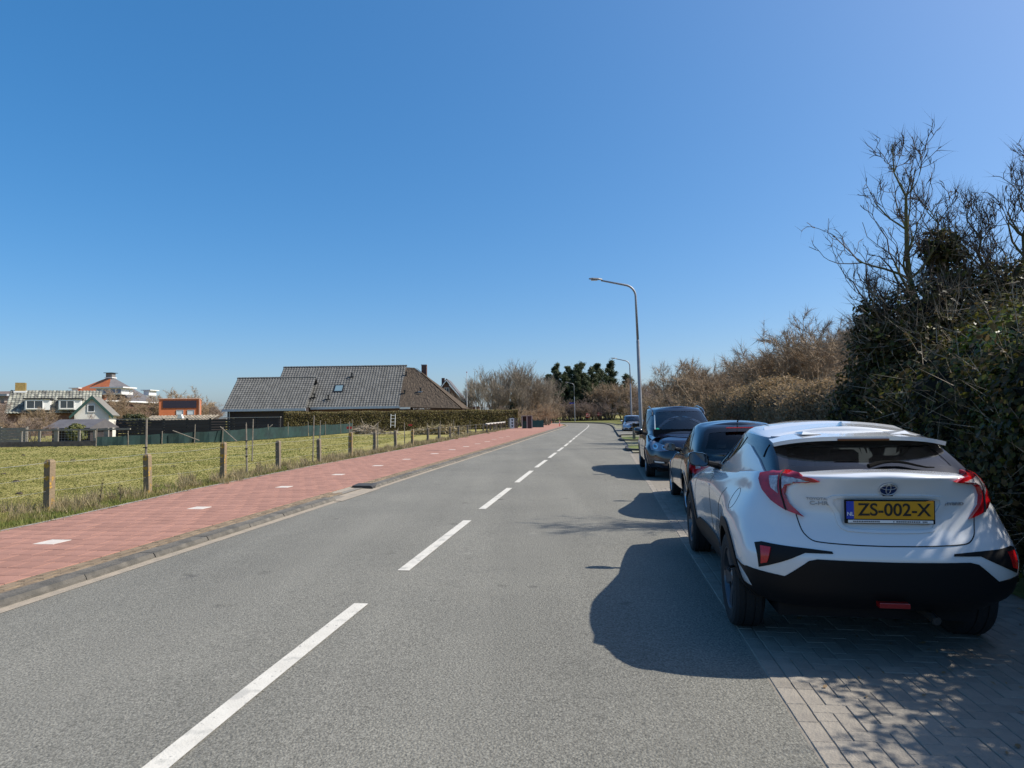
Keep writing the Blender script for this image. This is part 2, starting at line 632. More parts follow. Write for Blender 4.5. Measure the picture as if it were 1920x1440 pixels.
# ---- brown brick strip and kerb along the left of the road ------------------------------------------
gap0, gap1 = s_at(12.5), s_at(13.9)
def rows_of(name, s0, s1, offs, L, W, h0, h1, m_one, m_many, parent, limit, b=0.006, jitter=0.002, seg=None, gaps=()):
    bm_ = MB().bbox(-W / 2 + 0.003, W / 2 - 0.003, -L / 2 + 0.003, L / 2 - 0.003, h0, h1, b).mesh(name)
    bm_.materials.append(m_one)
    bv = np.array([v.co for v in bm_.vertices])
    bf = [tuple(p.vertices) for p in bm_.polygons]
    cnt, fv, ff = 0, [], []
    for r, off in enumerate(offs):
        s = s0 + (r % 2) * L / 2
        while s < s1:
            if not any(a < s < b_ for a, b_ in gaps):
                m4 = road_xf(s, off, random.uniform(-jitter, jitter)) @ Matrix.Rotation(random.uniform(-0.008, 0.008), 4, 'Z')
                t = m4.translation
                vis = t.y > 2.5 and abs(t.x) < 0.84 * t.y + 0.4
                if vis and cnt < limit and t.y < 40:
                    o_ = bpy.data.objects.new(name, bm_)
                    C.objects.link(o_)
                    o_.parent = parent
                    o_.matrix_local = m4
                    cnt += 1
                elif t.y > -1.0:
                    n = len(fv) * len(bv)
                    fv.append((np.c_[bv, np.ones(len(bv))] @ np.array(m4).T)[:, :3])
                    ff += [tuple(i + n for i in f) for f in bf]
            s += L
    if fv:
        me = bpy.data.meshes.new(name + '_rest')
        me.from_pydata(np.concatenate(fv).tolist(), [], ff)
        link('further_' + name + 's', me, m_many, parent)['kind'] = 'stuff'

brick_strip = struct('edge_strip', strip_mesh('edge_strip', s_at(-2), s_at(92), [(-3.66, 0.040), (-3.28, 0.040)]), M_DIRT)
rows_of('edge_brick', s_at(0.5), s_at(60), [-3.60, -3.495, -3.39], 0.21, 0.105, 0.0, 0.056, M_BROWNB, M_BROWNJ, brick_strip, 290, 0.008, 0.004, gaps=[(gap0 + 0.3, gap1)])
kerb_base = struct('kerb', strip_mesh('kerb', s_at(-2), gap0, [(-3.33, 0.038), (-3.12, 0.03), (-3.06, -0.01)]), M_DIRT)
kerb2 = strip_mesh('kerb_b', gap1 + 0.5, s_at(99) + 20, [(-3.33, 0.038), (-3.12, 0.03), (-3.06, -0.01)])
struct('further_kerb', kerb2, M_DIRT)
ks = MB()
W2 = 0.115
kp = [(-W2, -0.05), (W2, -0.05), (W2 - 0.02, 0.035), (W2 - 0.045, 0.068), (-W2, 0.074)]
ks.prism(kp, 'y', -0.496, 0.496)
kerb_me = ks.mesh('kerb_stone')
kerb_me.materials.append(M_KERB)
s = s_at(0.6)
while s < s_at(92):
    if not (gap0 - 0.4 < s < gap1 + 0.5):
        o_ = bpy.data.objects.new('kerb_stone', kerb_me)
        C.objects.link(o_)
        o_.parent = kerb_base
        o_.matrix_local = road_xf(s, -3.195 + (0.0), random.uniform(-0.003, 0.003)) @ Matrix.Rotation(random.uniform(-0.006, 0.006), 4, 'Z')
    s += 1.0
struct('sand_patch', strip_mesh('sand_patch', gap0 - 0.6, gap1 + 0.1, [(-3.62, 0.052), (-3.2, 0.022), (-2.93, 0.010)]), M_SAND)
# the dark sloping end stone where the kerb starts again
for sg, L_ in ((gap1 + 0.22, 0.55),):
    e = MB().prism([(-0.30, -0.05), (0.16, -0.05), (0.15, 0.06), (0.10, 0.085), (-0.30, 0.092)], 'y', -L_ / 2, L_ / 2).build('kerb_end_stone', mat('dark_kerb', (0.05, 0.048, 0.045), 0.8, var=0.4, scale=9), kerb_base)
    e.matrix_local = road_xf(sg, -3.25, 0.0) @ Matrix.Rotation(0.12, 4, 'Z')

# ---- right: brick parking bays, grass islands, far kerb ----------------------------------------------
bay = struct('parking_bay', strip_mesh('parking_bay', s_at(1.0), s_at(26.5), [(HW - 0.01, 0.0005), (5.55, 0.0005)]), M_DIRT)
rows_of('border_brick', s_at(2.0), s_at(26), [HW + 0.055], 0.21, 0.11, -0.03, 0.006, M_PAVER, M_PAVERJ, bay, 90, 0.005, 0.002)
# herringbone field behind the border row
L_, W_ = 0.20, 0.10
hb = MB().bbox(-W_ / 2 + 0.0015, W_ / 2 - 0.0015, -L_ / 2 + 0.0015, L_ / 2 - 0.0015, -0.03, 0.006, 0.004).mesh('paving_brick')
hb.materials.append(M_PAVER)
bv = np.array([v.co for v in hb.vertices])
bf = [tuple(p.vertices) for p in hb.polygons]
spots_ = []
s0h = s_at(2.0)
u0 = HW + 0.112
for i in range(-60, 320):
    for j in range(-30, 30):
        for kind in (0, 1):
            # 90 degree herringbone lattice
            a = (i * W_ + j * 2 * L_ * 0.5 * 0 + j * L_ * 1.0)
            if kind == 0:
                u, v = i * W_ + j * 2 * W_ + W_ / 2, i * W_ - j * 2 * W_ + L_ / 2
            else:
                u, v = i * W_ + j * 2 * W_ + W_ + L_ / 2 - W_, i * W_ - j * 2 * W_ - W_ / 2
            if kind == 1:
                u += 0.0
            spots_.append((u, v, kind))
seen = set()
hb_near, hb_far = [], []
for u, v, kind in spots_:
    if (0.05 - 1e-6 <= u < 2.35 or (kind == 1 and abs(u) < 0.03)) and 0.0 < v < 24.5:
        key = (round(u, 3), round(v, 3), kind)
        if key in seen:
            continue
        seen.add(key)
        half = abs(u) < 0.03
        m4 = road_xf(s0h + v, u0 + u + (0.05 if half else 0), random.uniform(-0.002, 0.002)) @ Matrix.Rotation((R(90) if kind else 0) + random.uniform(-0.012, 0.012), 4, 'Z')
        if half:
            m4 = m4 @ Matrix.Diagonal((1, 0.5, 1, 1))
        t = m4.translation
        score = t.y if (t.x < 0.82 * t.y + 0.1 and t.y > 2.7) else 99
        (hb_near if score < 99 else hb_far).append((score, m4))
hb_near.sort(key=lambda q: q[0])
hb_far += hb_near[300:]
for _, m4 in hb_near[:300]:
    o_ = bpy.data.objects.new('paving_brick', hb)
    C.objects.link(o_)
    o_.parent = bay
    o_.matrix_local = m4
fv, ff = [], []
for _, m4 in hb_far:
    n = len(fv) * len(bv)
    fv.append((np.c_[bv, np.ones(len(bv))] @ np.array(m4).T)[:, :3])
    ff += [tuple(i + n for i in f) for f in bf]
me = bpy.data.meshes.new('further_paving')
me.from_pydata(np.concatenate(fv).tolist(), [], ff)
link('further_paving', me, M_PAVERJ, bay)['kind'] = 'stuff'

# verge behind the bays and beyond them
struct('verge', strip_mesh('verge', s_at(0.5), s_at(99), [(5.5, 0.01), (9.0, 0.05), (14.0, 0.25)], 1.0), M_SOIL)
struct('right_verge', strip_mesh('right_verge', s_at(26.5), s_at(99) + 30, [(HW + 0.14, 0.045), (5.55, 0.05)], 1.0), mat('gravel_verge', (0.22, 0.20, 0.15), 0.95, col2=(0.13, 0.14, 0.06), scale=1.5, bump=0.5, bscale=30))
rk = struct('right_kerb', strip_mesh('right_kerb', s_at(45), s_at(99) + 34, [(HW - 0.01, -0.01), (HW + 0.01, 0.11), (HW + 0.15, 0.115), (HW + 0.15, 0.0)], 1.0), mat('shade_dark_kerb', (0.055, 0.052, 0.05), 0.8, var=0.3, scale=3))  # kerb coloured near black to carry the shadow line along it
struct('bay_far', strip_mesh('bay_far', s_at(47), s_at(66), [(HW + 0.0, 0.118), (5.6, 0.12)], 1.0), M_ASPH)
# outer verge of the bend
bend = MB()
pts = [(15.4, 96), (16.2, 108), (15.0, 118), (8.5, 128.5), (-4, 135.5), (-20, 140), (-60, 147)]
far_ = [(40, 96), (44, 120), (50, 150), (40, 175), (0, 180), (-30, 180), (-70, 180)]
for i in range(len(pts) - 1):
    bend.quad((*pts[i], 0.10), (*far_[i], 0.5), (*far_[i + 1], 0.5), (*pts[i + 1], 0.10))
struct('bend_verge', bend.mesh('bend_verge'), M_SOIL)
bk_ = MB()
bk_.tube([(x, y, 0.07) for x, y in pts], 0.08, 6)
struct('bend_kerb', bk_.mesh('bend_kerb'), mat('bend_kerb', (0.16, 0.15, 0.14), 0.9))

# two kerbed grass islands between the parking bays
def island(y0, y1, o0, o1):
    n = 20
    P = []
    for i in range(n):
        a = 2 * math.pi * i / n
        c_, s_ = math.cos(a), math.sin(a)
        u = (o0 + o1) / 2 + (o1 - o0) / 2 * abs(c_) ** 0.5 * (1 if c_ > 0 else -1)
        v = (s_at(y0) + s_at(y1)) / 2 + (y1 - y0) / 2 * abs(s_) ** 0.5 * (1 if s_ > 0 else -1)
        P.append(cl(v, u))
    cx, cy = np.mean([p[0] for p in P]), np.mean([p[1] for p in P])
    kb = MB()
    for i in range(n):
        a, b = P[i], P[(i + 1) % n]
        ins = lambda p, f: (cx + (p[0] - cx) * f, cy + (p[1] - cy) * f)
        kb.quad((*a, -0.02), (*b, -0.02), (*b, 0.12), (*a, 0.12))
        a2, b2 = ins(a, 0.90), ins(b, 0.90)
        kb.quad((*a, 0.12), (*b, 0.12), (*b2, 0.12), (*a2, 0.12))
    o = struct('traffic_island', kb.mesh('traffic_island'), mat('shade_dark_kerb', (0.055, 0.052, 0.05)))  # island kerb takes the same shade-darkened colour
    t = MB()
    for i in range(n):
        a, b = ins(P[i], 0.9), ins(P[(i + 1) % n], 0.9)
        t.quad((*a, 0.118), (*b, 0.118), (cx, cy, 0.20))
    t.build('island_turf', mat('island_grass', (0.15, 0.17, 0.04), 0.95, col2=(0.10, 0.13, 0.03), scale=6, bump=0.8, bscale=40), o)
island(27.5, 31.0, HW - 0.1, 5.4)
island(37.5, 42.5, HW - 0.1, 5.4)
struct('bay_middle', strip_mesh('bay_middle', s_at(26.4), s_at(47), [(HW + 0.0, 0.006), (5.6, 0.006)], 1.0), mat('bay_asphalt', (0.17, 0.165, 0.155), 0.9, var=0.25, scale=2))


# ================================================================== cars
def crom(P, n, ghost0=None, ghost1=None):
    """Catmull-Rom resampling of P (k,...) to n samples per span"""
    P = np.asarray(P, float)
    k = len(P)
    g0 = ghost0 if ghost0 is not None else 2 * P[0] - P[1]
    g1 = ghost1 if ghost1 is not None else 2 * P[-1] - P[-2]
    Q = np.concatenate([[g0], P, [g1]])
    out = []
    for i in range(k - 1):
        p0, p1, p2, p3 = Q[i:i + 4]
        for t in np.arange(n) / n:
            m1, m2 = 0.44 * (p2 - p0), 0.44 * (p3 - p1)
            h = (2 * t ** 3 - 3 * t ** 2 + 1, t ** 3 - 2 * t ** 2 + t, -2 * t ** 3 + 3 * t ** 2, t ** 3 - t ** 2)
            out.append(h[0] * p1 + h[1] * m1 + h[2] * p2 + h[3] * m2)
    out.append(P[-1])
    return np.array(out)

def mirror(p):
    q = np.array(p, float)
    q[..., 0] *= -1
    return q

def loft(rows, nr, nc, crown, cap_n=10, crown_pow=2.0):
    """half-outline rows (centre rear -> side -> centre front) to a full closed-top shell.
    returns verts, faces, row index of each face (cap = 999)"""
    rows = np.asarray(rows, float)
    G = crom(rows, nr)                                             # along rows
    G = np.swapaxes(G, 0, 1)
    G = crom(G, nc, ghost0=mirror(G[1]), ghost1=mirror(G[-2]))      # along columns
    G = np.swapaxes(G, 0, 1)
    NR, NC = G.shape[:2]
    G[:, 0, 0] = 0
    G[:, -1, 0] = 0
    V, F, T = [], [], []
    full = np.concatenate([G, mirror(G[:, -2:0:-1])], axis=1)       # closed ring of columns
    W = full.shape[1]
    V = [tuple(p) for r in full for p in r]
    for i in range(NR - 1):
        for j in range(W):
            j2 = (j + 1) % W
            F.append((i * W + j, i * W + j2, (i + 1) * W + j2, (i + 1) * W + j))
            T.append(i / nr)
    base = (NR - 1) * W
    prev = None
    for j in range(NC):                                             # top cap: cross strips
        a = base + j
        if j in (0, NC - 1):
            cur = [a] * (cap_n + 1)
        else:
            b = base + W - j
            pa, pb = np.array(V[a]), np.array(V[b])
            cur = [a]
            for q in range(1, cap_n):
                t = q / cap_n
                s = abs(2 * t - 1)
                p = pa * (1 - t) + pb * t
                hump = crown(pa[1]) if callable(crown) else crown
                p[2] += hump * (1 - s ** crown_pow) * min(1.0, abs(pa[0]) / 0.35)
                V.append(tuple(p))
                cur.append(len(V) - 1)
            cur.append(b)
        if prev:
            for q in range(cap_n):
                f = []
                for w in (prev[q], prev[q + 1], cur[q + 1], cur[q]):
                    if w not in f:
                        f.append(w)
                if len(f) > 2:
                    F.append(tuple(f))
                    T.append(999)
        prev = cur
    return V, F, T

def lower_row(z, yr, cr, xr, xs, xf, yf, cf, wb):
    ys = [-0.36, 0.0, 0.42, 0.36 * wb, 0.64 * wb, wb - 0.42, wb, wb + 0.36]
    pts = [(0, yr), (0.40 * xr, yr + 0.05 * cr), (0.78 * xr, yr + 0.32 * cr), (xr, yr + cr)]
    pts += list(zip(xs, ys))
    pts += [(xf, yf - cf), (0.80 * xf, yf - 0.36 * cf), (0.42 * xf, yf - 0.07 * cf), (0, yf)]
    out = []
    for x, y in pts:
        out.append((x, y, float(np.interp(y, [-0.35, 0.5 * wb, wb + 0.35], z))))
    return out

def green_row(z, yr, cr, xr, xm, xf, yf, cf):
    y0, y1 = yr + cr, yf - cf
    pts = [(0, yr), (0.42 * xr, yr + 0.05 * cr), (0.82 * xr, yr + 0.34 * cr), (xr, y0),
           (xm[0], y0 + 0.3 * (y1 - y0)), (xm[1], y0 + 0.66 * (y1 - y0)),
           (xf, y1), (0.82 * xf, yf - 0.40 * cf), (0.42 * xf, yf - 0.08 * cf), (0, yf)]
    return [(x, y, float(np.interp(y, [y0, 0.5 * (y0 + y1), y1], z))) for x, y in pts]

VIEWS = {'rear': lambda a, b: (Vector((a, -6, b)), Vector((0, 1, 0))),
         'front': lambda a, b: (Vector((a, 9, b)), Vector((0, -1, 0))),
         'left': lambda a, b: (Vector((-3, a, b)), Vector((1, 0, 0))),
         'right': lambda a, b: (Vector((3, a, b)), Vector((-1, 0, 0))),
         'rear_left': lambda a, b: (Vector((a - 1.5, -0.62 - 2.6, b)), Vector((0.5, 0.8667, 0))),
         'rear_right': lambda a, b: (Vector((a + 1.5, -0.62 - 2.6, b)), Vector((-0.5, 0.8667, 0))),
         'top': lambda a, b: (Vector((a, b, 5)), Vector((0, 0, -1)))}

def inpoly(x, y, poly):
    c = False
    n = len(poly)
    for i in range(n):
        x1, y1 = poly[i]
        x2, y2 = poly[i - 1]
        if (y1 > y) != (y2 > y) and x < (x2 - x1) * (y - y1) / (y2 - y1) + x1:
            c = not c
    return c

def inset(poly, dd):
    n = len(poly)
    ar = sum(poly[i - 1][0] * poly[i][1] - poly[i][0] * poly[i - 1][1] for i in range(n))
    s = 1 if ar > 0 else -1
    out = []
    for i in range(n):
        a, b, c = Vector(poly[i - 1]), Vector(poly[i]), Vector(poly[(i + 1) % n])
        u, v = (b - a).normalized(), (c - b).normalized()
        n1, n2 = Vector((-u.y, u.x)) * s, Vector((-v.y, v.x)) * s
        m = (n1 + n2)
        m = m / max(0.35, m.length_squared / 2)
        out.append(tuple(b + m * dd))
    return out

def smooth_poly(poly, n=4):
    P = np.array(poly, float)
    k = len(P)
    out = []
    for i in range(k):
        p0, p1, p2, p3 = P[i - 1], P[i], P[(i + 1) % k], P[(i + 2) % k]
        for t in np.arange(n) / n:
            m1, m2 = 0.35 * (p2 - p0), 0.35 * (p3 - p1)
            out.append(tuple((2 * t ** 3 - 3 * t ** 2 + 1) * p1 + (t ** 3 - 2 * t ** 2 + t) * m1 + (-2 * t ** 3 + 3 * t ** 2) * p2 + (t ** 3 - t ** 2) * m2))
    return out

class Car:
    def __init__(s, name, label, loc, rz, paint, lower, nlow=(5, 5), green=None, ngreen=(6, 8), crown_low=0.05, crown_top=0.05,
                 green_mats=None, group=None, trim=None, low_black=0.9):
        s.root = thing(name, label, 'car', loc, rz, group)
        s.paint = paint
        s.black = mat('car_black_plastic', (0.007, 0.007, 0.008), 0.6, spec=0.25)
        s.trim = trim or mat('car_gloss_trim', (0.006, 0.006, 0.007), 0.12, coat=0.5)
        V, F, T = loft(lower, *nlow, crown_low)
        s.lv, s.lf, s.lt = V, F, T
        s.bvh_l = BVHTree.FromPolygons(V, F)
        V2, F2, T2 = loft(green, *ngreen, crown_top, cap_n=14)
        s.gv, s.gf, s.gt = V2, F2, T2
        s.bvh_g = BVHTree.FromPolygons(V2, F2)
        n = len(V)
        s.bvh = BVHTree.FromPolygons(V + V2, F + [tuple(i + n for i in f) for f in F2])
        s.holes = []
        s.arches = []
        s.low_black = low_black
        s.green_white_from = green_mats

    def hit(s, view, a, b, bvh=None):
        o, dd = VIEWS[view](a, b)
        p, nrm, _, _ = (bvh or s.bvh).ray_cast(o, dd)
        if p is None:
            o2 = o + dd * 5.0
            p, nrm, _, _ = (bvh or s.bvh).find_nearest(Vector((o2.x, o2.y, o2.z)))
        if nrm.dot(dd) > 0:
            nrm = -nrm
        return p, nrm

    def patch(s, name, poly, view, m, off=0.004, parent=None, holes=(), res=0.045, skirt=0.012, bvh=None, shift=None):
        polys = [poly] + list(holes)
        flat = [Vector((p[0], p[1], 0)) for q in polys for p in q]
        tris = tessellate_polygon([[Vector((p[0], p[1], 0)) for p in q] for q in polys])
        bm = bmesh.new()
        vs = [bm.verts.new(p) for p in flat]
        for t in tris:
            try:
                bm.faces.new([vs[i] for i in t])
            except ValueError:
                pass
        lo = [min(p[i] for p in flat) for i in (0, 1)]
        hi = [max(p[i] for p in flat) for i in (0, 1)]
        for ax in (0, 1):
            k = int((hi[ax] - lo[ax]) / res)
            for i in range(1, k + 1):
                co = [0, 0, 0]
                co[ax] = lo[ax] + (hi[ax] - lo[ax]) * i / (k + 1)
                no = [0, 0, 0]
                no[ax] = 1
                bmesh.ops.bisect_plane(bm, geom=bm.verts[:] + bm.edges[:] + bm.faces[:], plane_co=co, plane_no=no)
        bmesh.ops.remove_doubles(bm, verts=bm.verts[:], dist=1e-5)
        bed = [e for e in bm.edges if e.is_boundary]
        base = {}
        for v in bm.verts:
            base[v] = s.hit(view, v.co.x, v.co.y, bvh)
        if skirt:
            r = bmesh.ops.extrude_edge_only(bm, edges=bed)
            nv = [g for g in r['geom'] if isinstance(g, bmesh.types.BMVert)]
            for v in nv:
                p, nrm = s.hit(view, v.co.x, v.co.y, bvh)
                v.co = p - nrm * skirt
        for v, (p, nrm) in base.items():
            v.co = p + nrm * off
        if shift:
            bmesh.ops.translate(bm, verts=bm.verts[:], vec=shift)
        if skirt:
            bmesh.ops.recalc_face_normals(bm, faces=bm.faces[:])
        bm.normal_update()
        want = sum((nrm for p, nrm in base.values()), Vector())
        got = sum((f.normal * f.calc_area() for f in bm.faces), Vector())
        if got.dot(want) < 0:
            bmesh.ops.reverse_faces(bm, faces=bm.faces[:])
        me = bpy.data.meshes.new(name)
        bm.to_mesh(me)
        bm.free()
        o = link(name, me, m, parent or s.root, smooth=True)
        md = o.modifiers.new('edges', 'EDGE_SPLIT')
        md.split_angle = R(40)
        return o

    def seam(s, pts, view, rad=0.0028, name='panel_gap', m=None, sub=6, off=0.0, parent=None, bvh=None):
        P = crom(np.array(pts, float), sub) if len(pts) > 2 else np.linspace(pts[0], pts[1], sub * 2)
        mb = MB()
        mb.tube([s.hit(view, a, b, bvh)[0] + s.hit(view, a, b, bvh)[1] * off for a, b in P], rad, 5)
        return mb.build(name, m or mat('car_gap', (0.01, 0.01, 0.012), 0.8), parent or s.root)

    def glass(s, name, poly, view, m, frit=0.04, cut=True, parent=None):
        if cut:
            s.holes.append((poly, view))
        g = s.patch(name, poly, view, m, off=0.001, parent=parent, skirt=0, bvh=s.bvh_g)
        if frit:
            s.patch('window_frame', inset(poly, -0.012), view, s.trim, off=0.005, parent=g, holes=[inset(poly, frit)], bvh=s.bvh_g)
        return g

    def arch(s, y, z, r):
        s.arches.append((y, z, r))

    def finish(s, lower_name='body', green_name='cabin'):
        bm = bmesh.new()
        vs = [bm.verts.new(p) for p in s.lv]
        kill = []
        for f, t in zip(s.lf, s.lt):
            fc = bm.faces.new([vs[i] for i in f])
            fc.smooth = True
            fc.material_index = 1 if t < s.low_black else 0
            c = fc.calc_center_median()
            for (ay, az, r) in s.arches:
                if abs(c.x) > 0.45 and (c.y - ay) ** 2 + (c.z - az) ** 2 < r * r and t != 999:
                    kill.append(fc)
                    break
        bmesh.ops.delete(bm, geom=kill, context='FACES')
        for v in bm.verts:
            if v.is_boundary:
                for (ay, az, r) in s.arches:
                    dy, dz = v.co.y - ay, v.co.z - az
                    q = math.hypot(dy, dz)
                    if abs(q - r) < 0.09 and abs(v.co.x) > 0.45 and q > 0.01:
                        v.co.y = ay + dy / q * r
                        v.co.z = az + dz / q * r
        me = bpy.data.meshes.new(lower_name)
        bmesh.ops.remove_doubles(bm, verts=bm.verts[:], dist=1e-5)
        bmesh.ops.recalc_face_normals(bm, faces=bm.faces[:])
        bm.to_mesh(me)
        bm.free()
        me.materials.append(s.paint)
        me.materials.append(s.black)
        s.body = link(lower_name, me, None, s.root)
        bm = bmesh.new()
        vs = [bm.verts.new(p) for p in s.gv]
        top = [p[1] for p in s.gv if p[2] > max(q[2] for q in s.gv) - 0.06]
        ymid = (min(top) + max(top)) / 2
        for f, t in zip(s.gf, s.gt):
            c = sum((Vector(s.gv[i]) for i in f), Vector()) / len(f)
            dead = False
            if t != 999:
                for poly, view in s.holes:
                    if view in ('left', 'right'):
                        ok = (c.x < -0.3) if view == 'left' else (c.x > 0.3)
                        a, b = c.y, c.z
                    else:
                        ok = (c.y < ymid) if view == 'rear' else (c.y > ymid)
                        # faces that look forwards or backwards rather than sideways
                        e1, e2 = Vector(s.gv[f[2]]) - Vector(s.gv[f[0]]), Vector(s.gv[f[-1]]) - Vector(s.gv[f[1]])
                        nn = e1.cross(e2).normalized()
                        ok = ok and abs(nn.y) > 0.2
                        a, b = c.x, c.z
                    if ok and inpoly(a, b, poly):
                        dead = True
                        break
            if dead:
                continue
            fc = bm.faces.new([vs[i] for i in f])
            fc.smooth = True
            fc.material_index = 0 if t >= s.green_white_from else 1
        for v in [v for v in bm.verts if not v.link_faces]:
            bm.verts.remove(v)
        bmesh.ops.remove_doubles(bm, verts=bm.verts[:], dist=1e-5)
        bmesh.ops.recalc_face_normals(bm, faces=bm.faces[:])
        me = bpy.data.meshes.new(green_name)
        bm.to_mesh(me)
        bm.free()
        me.materials.append(s.paint)
        me.materials.append(s.trim)
        s.cabin = link(green_name, me, None, s.root)
        return s

    def wheels(s, wb, track, r, w, rim_m, nsp=5, rim_r=0.225, style='bar'):
        ty = mat('tyre_rubber', (0.016, 0.016, 0.017), 0.85, bump=0.3, bscale=90)
        dark = mat('wheel_well', (0.006, 0.006, 0.006), 0.95)
        brake = mat('brake_metal', (0.12, 0.12, 0.125), 0.5, metal=0.8)
        h = w / 2
        tm = MB().lathe([(rim_r - 0.005, -h * 0.9), (rim_r + 0.02, -h * 0.97), (r - 0.045, -h), (r - 0.015, -h * 0.9), (r, -h * 0.7), (r, -h * 0.35), (r - 0.008, -h * 0.33), (r - 0.008, -h * 0.27), (r, -h * 0.25),
                         (r, h * 0.25), (r - 0.008, h * 0.27), (r - 0.008, h * 0.33), (r, h * 0.35), (r, h * 0.7), (r - 0.015, h * 0.9), (r - 0.045, h), (rim_r + 0.02, h * 0.97), (rim_r - 0.005, h * 0.9)], axis='x', n=40, closed=True).mesh('tyre')
        rb = MB().lathe([(rim_r, h * 0.9), (rim_r - 0.012, h * 0.88), (rim_r - 0.022, h * 0.55), (rim_r - 0.03, -h * 0.85)], axis='x', n=36)
        for k in range(nsp):
            for dw in ((-0.13, 0.13) if style == 'twin' else (0.0,)):
                w0 = 2 * math.pi * k / nsp + dw
                cw, sw = math.cos(w0), math.sin(w0)
                hw0, hw1 = (0.02, 0.026) if style == 'twin' else (0.045, 0.03)
                p = []
                for rr, hw, x in ((0.05, hw0, h * 0.62), (rim_r - 0.01, hw1, h * 0.78)):
                    for sgn in (-1, 1):
                        for xx in (x, x - 0.03):
                            p.append((xx, rr * cw - sgn * hw * sw, rr * sw + sgn * hw * cw))
                n = len(rb.v)
                rb.v += p
                rb.f += [tuple(n + i for i in q) for q in ((0, 2, 6, 4), (1, 5, 7, 3), (0, 4, 5, 1), (2, 3, 7, 6), (4, 6, 7, 5), (0, 1, 3, 2))]
        rb.lathe([(0.0, h * 0.72), (0.04, h * 0.72), (0.065, h * 0.6), (0.065, h * 0.3)], axis='x', n=16)
        rm = rb.mesh('rim')
        bk = MB().lathe([(0.0, 0.0), (rim_r - 0.06, 0.0), (rim_r - 0.06, -0.03), (0.0, -0.03)], axis='x', n=24).mesh('brake_disc')
        for y in (0.0, wb):
            for sx in (-1, 1):
                e = bpy.data.objects.new('wheel', None)
                C.objects.link(e)
                e.parent = s.root
                e.location = (sx * track, y, r - 0.004)
                e.rotation_euler = (random.uniform(0, 6), 0, 0 if sx > 0 else math.pi)
                link('tyre', tm, ty, e, smooth=False)
                link('rim', rm, rim_m, e)
                link('brake_disc', bk, brake, e)
                # the dark well behind the wheel
                well = MB()
                ra = r + 0.075
                arc = [(ra * math.cos(q), ra * math.sin(q)) for q in np.linspace(R(-2), R(182), 20)]
                for k in range(19):
                    (y0, z0), (y1, z1) = arc[k], arc[k + 1]
                    well.quad((-0.24, y0, z0), (0.02, y0, z0), (0.02, y1, z1), (-0.24, y1, z1))
                well.quad(*[(-0.24, a_, b_) for a_, b_ in arc])
                wo = well.build('wheel_well', dark, s.root)
                wo.location = (sx * (track + 0.02), y, r + 0.03)
                if sx < 0:
                    wo.rotation_euler = (0, 0, math.pi)

    def interior(s, ys, xh, zseat, ztop, y0, y1, dash=None, light=0.03):
        fab = mat('seat_fabric_%d' % int(light * 1000), (light, light, light * 1.05), 0.9, var=0.4, scale=40)
        MB().box(-xh, xh, y0, y1, 0.32, 0.36).build('floor_pan', s.black, s.root)
        MB().box(-xh * 0.95, xh * 0.95, y0, y0 + 0.25, 0.34, zseat + 0.42).build('parcel_shelf', s.black, s.root)
        for i, y in enumerate(ys):
            for x in ((-0.36, 0.36) if i == len(ys) - 1 else (-0.42, 0.0, 0.42)):
                w = 0.24 if i == len(ys) - 1 else 0.2
                m_ = MB().bbox(x - w, x + w, y - 0.06, y + 0.45, 0.36, zseat, 0.05)
                m_.prism([(y + 0.02, zseat - 0.08), (y - 0.12, zseat - 0.08), (y - 0.24, ztop - 0.24), (y - 0.13, ztop - 0.22)], 'x', x - w, x + w)
                st = m_.build('seat', fab, s.root)
                MB().bbox(x - 0.13, x + 0.13, y - 0.25, y - 0.15, ztop - 0.22, ztop - 0.02, 0.03).build('headrest', fab, st)
        if dash:
            MB().prism([(dash - 0.35, 0.62), (dash - 0.3, zseat + 0.36), (dash + 0.25, zseat + 0.40), (dash + 0.3, 0.6)], 'x', -xh, xh).build('dashboard', s.black, s.root)
            sw = MB()
            cy, cz = dash - 0.42, zseat + 0.30
            sw.tube([(-0.36 + 0.18 * math.cos(a), cy - 0.06 * math.sin(a), cz + 0.17 * math.sin(a)) for a in np.linspace(0, 2 * math.pi, 18)], 0.014, 5)
            sw.build('steering_wheel', s.black, s.root)

    def mirrors(s, y, x, z, m, shell, wid=0.2, hgt=0.15, fwd=0.0):
        """wing mirrors: rounded shell on a stalk, glass facing back"""
        for sx in (-1, 1):
            rows = []
            cx = sx * (x + wid * 0.5)
            mb = MB()
            n = 14
            rings = []
            for k, (dy, sc) in enumerate(((0.0, 0.97), (0.012, 1.0), (0.05, 0.95), (0.09, 0.75), (0.115, 0.4))):
                ring = []
                for i in range(n):
                    a = 2 * math.pi * i / n
                    c_, s_ = math.cos(a), math.sin(a)
                    px = abs(c_) ** 0.6 * (1 if c_ > 0 else -1) * wid / 2 * sc
                    pz = abs(s_) ** 0.7 * (1 if s_ > 0 else -1) * hgt / 2 * sc
                    ring.append((cx + px, y + dy, z + pz + 0.12 * px * sx))
                rings.append(ring)
            for r in rings:
                mb.v += r
            for k in range(len(rings) - 1):
                for i in range(n):
                    j = (i + 1) % n
                    mb.f.append((k * n + i, k * n + j, (k + 1) * n + j, (k + 1) * n + i))
            mb.f.append(tuple(range((len(rings) - 1) * n, len(rings) * n)))
            o = mb.build('wing_mirror', shell, s.root, smooth=True)
            MB().quad(*[(cx + (p[0] - cx) * 0.93, y + 0.006, z + (p[2] - z) * 0.9) for p in rings[0]]).build('mirror_glass', mat('mirror_dark', (0.10, 0.11, 0.13), 0.03, metal=1.0), o)  # mirror colour darkened to carry a dark reflection
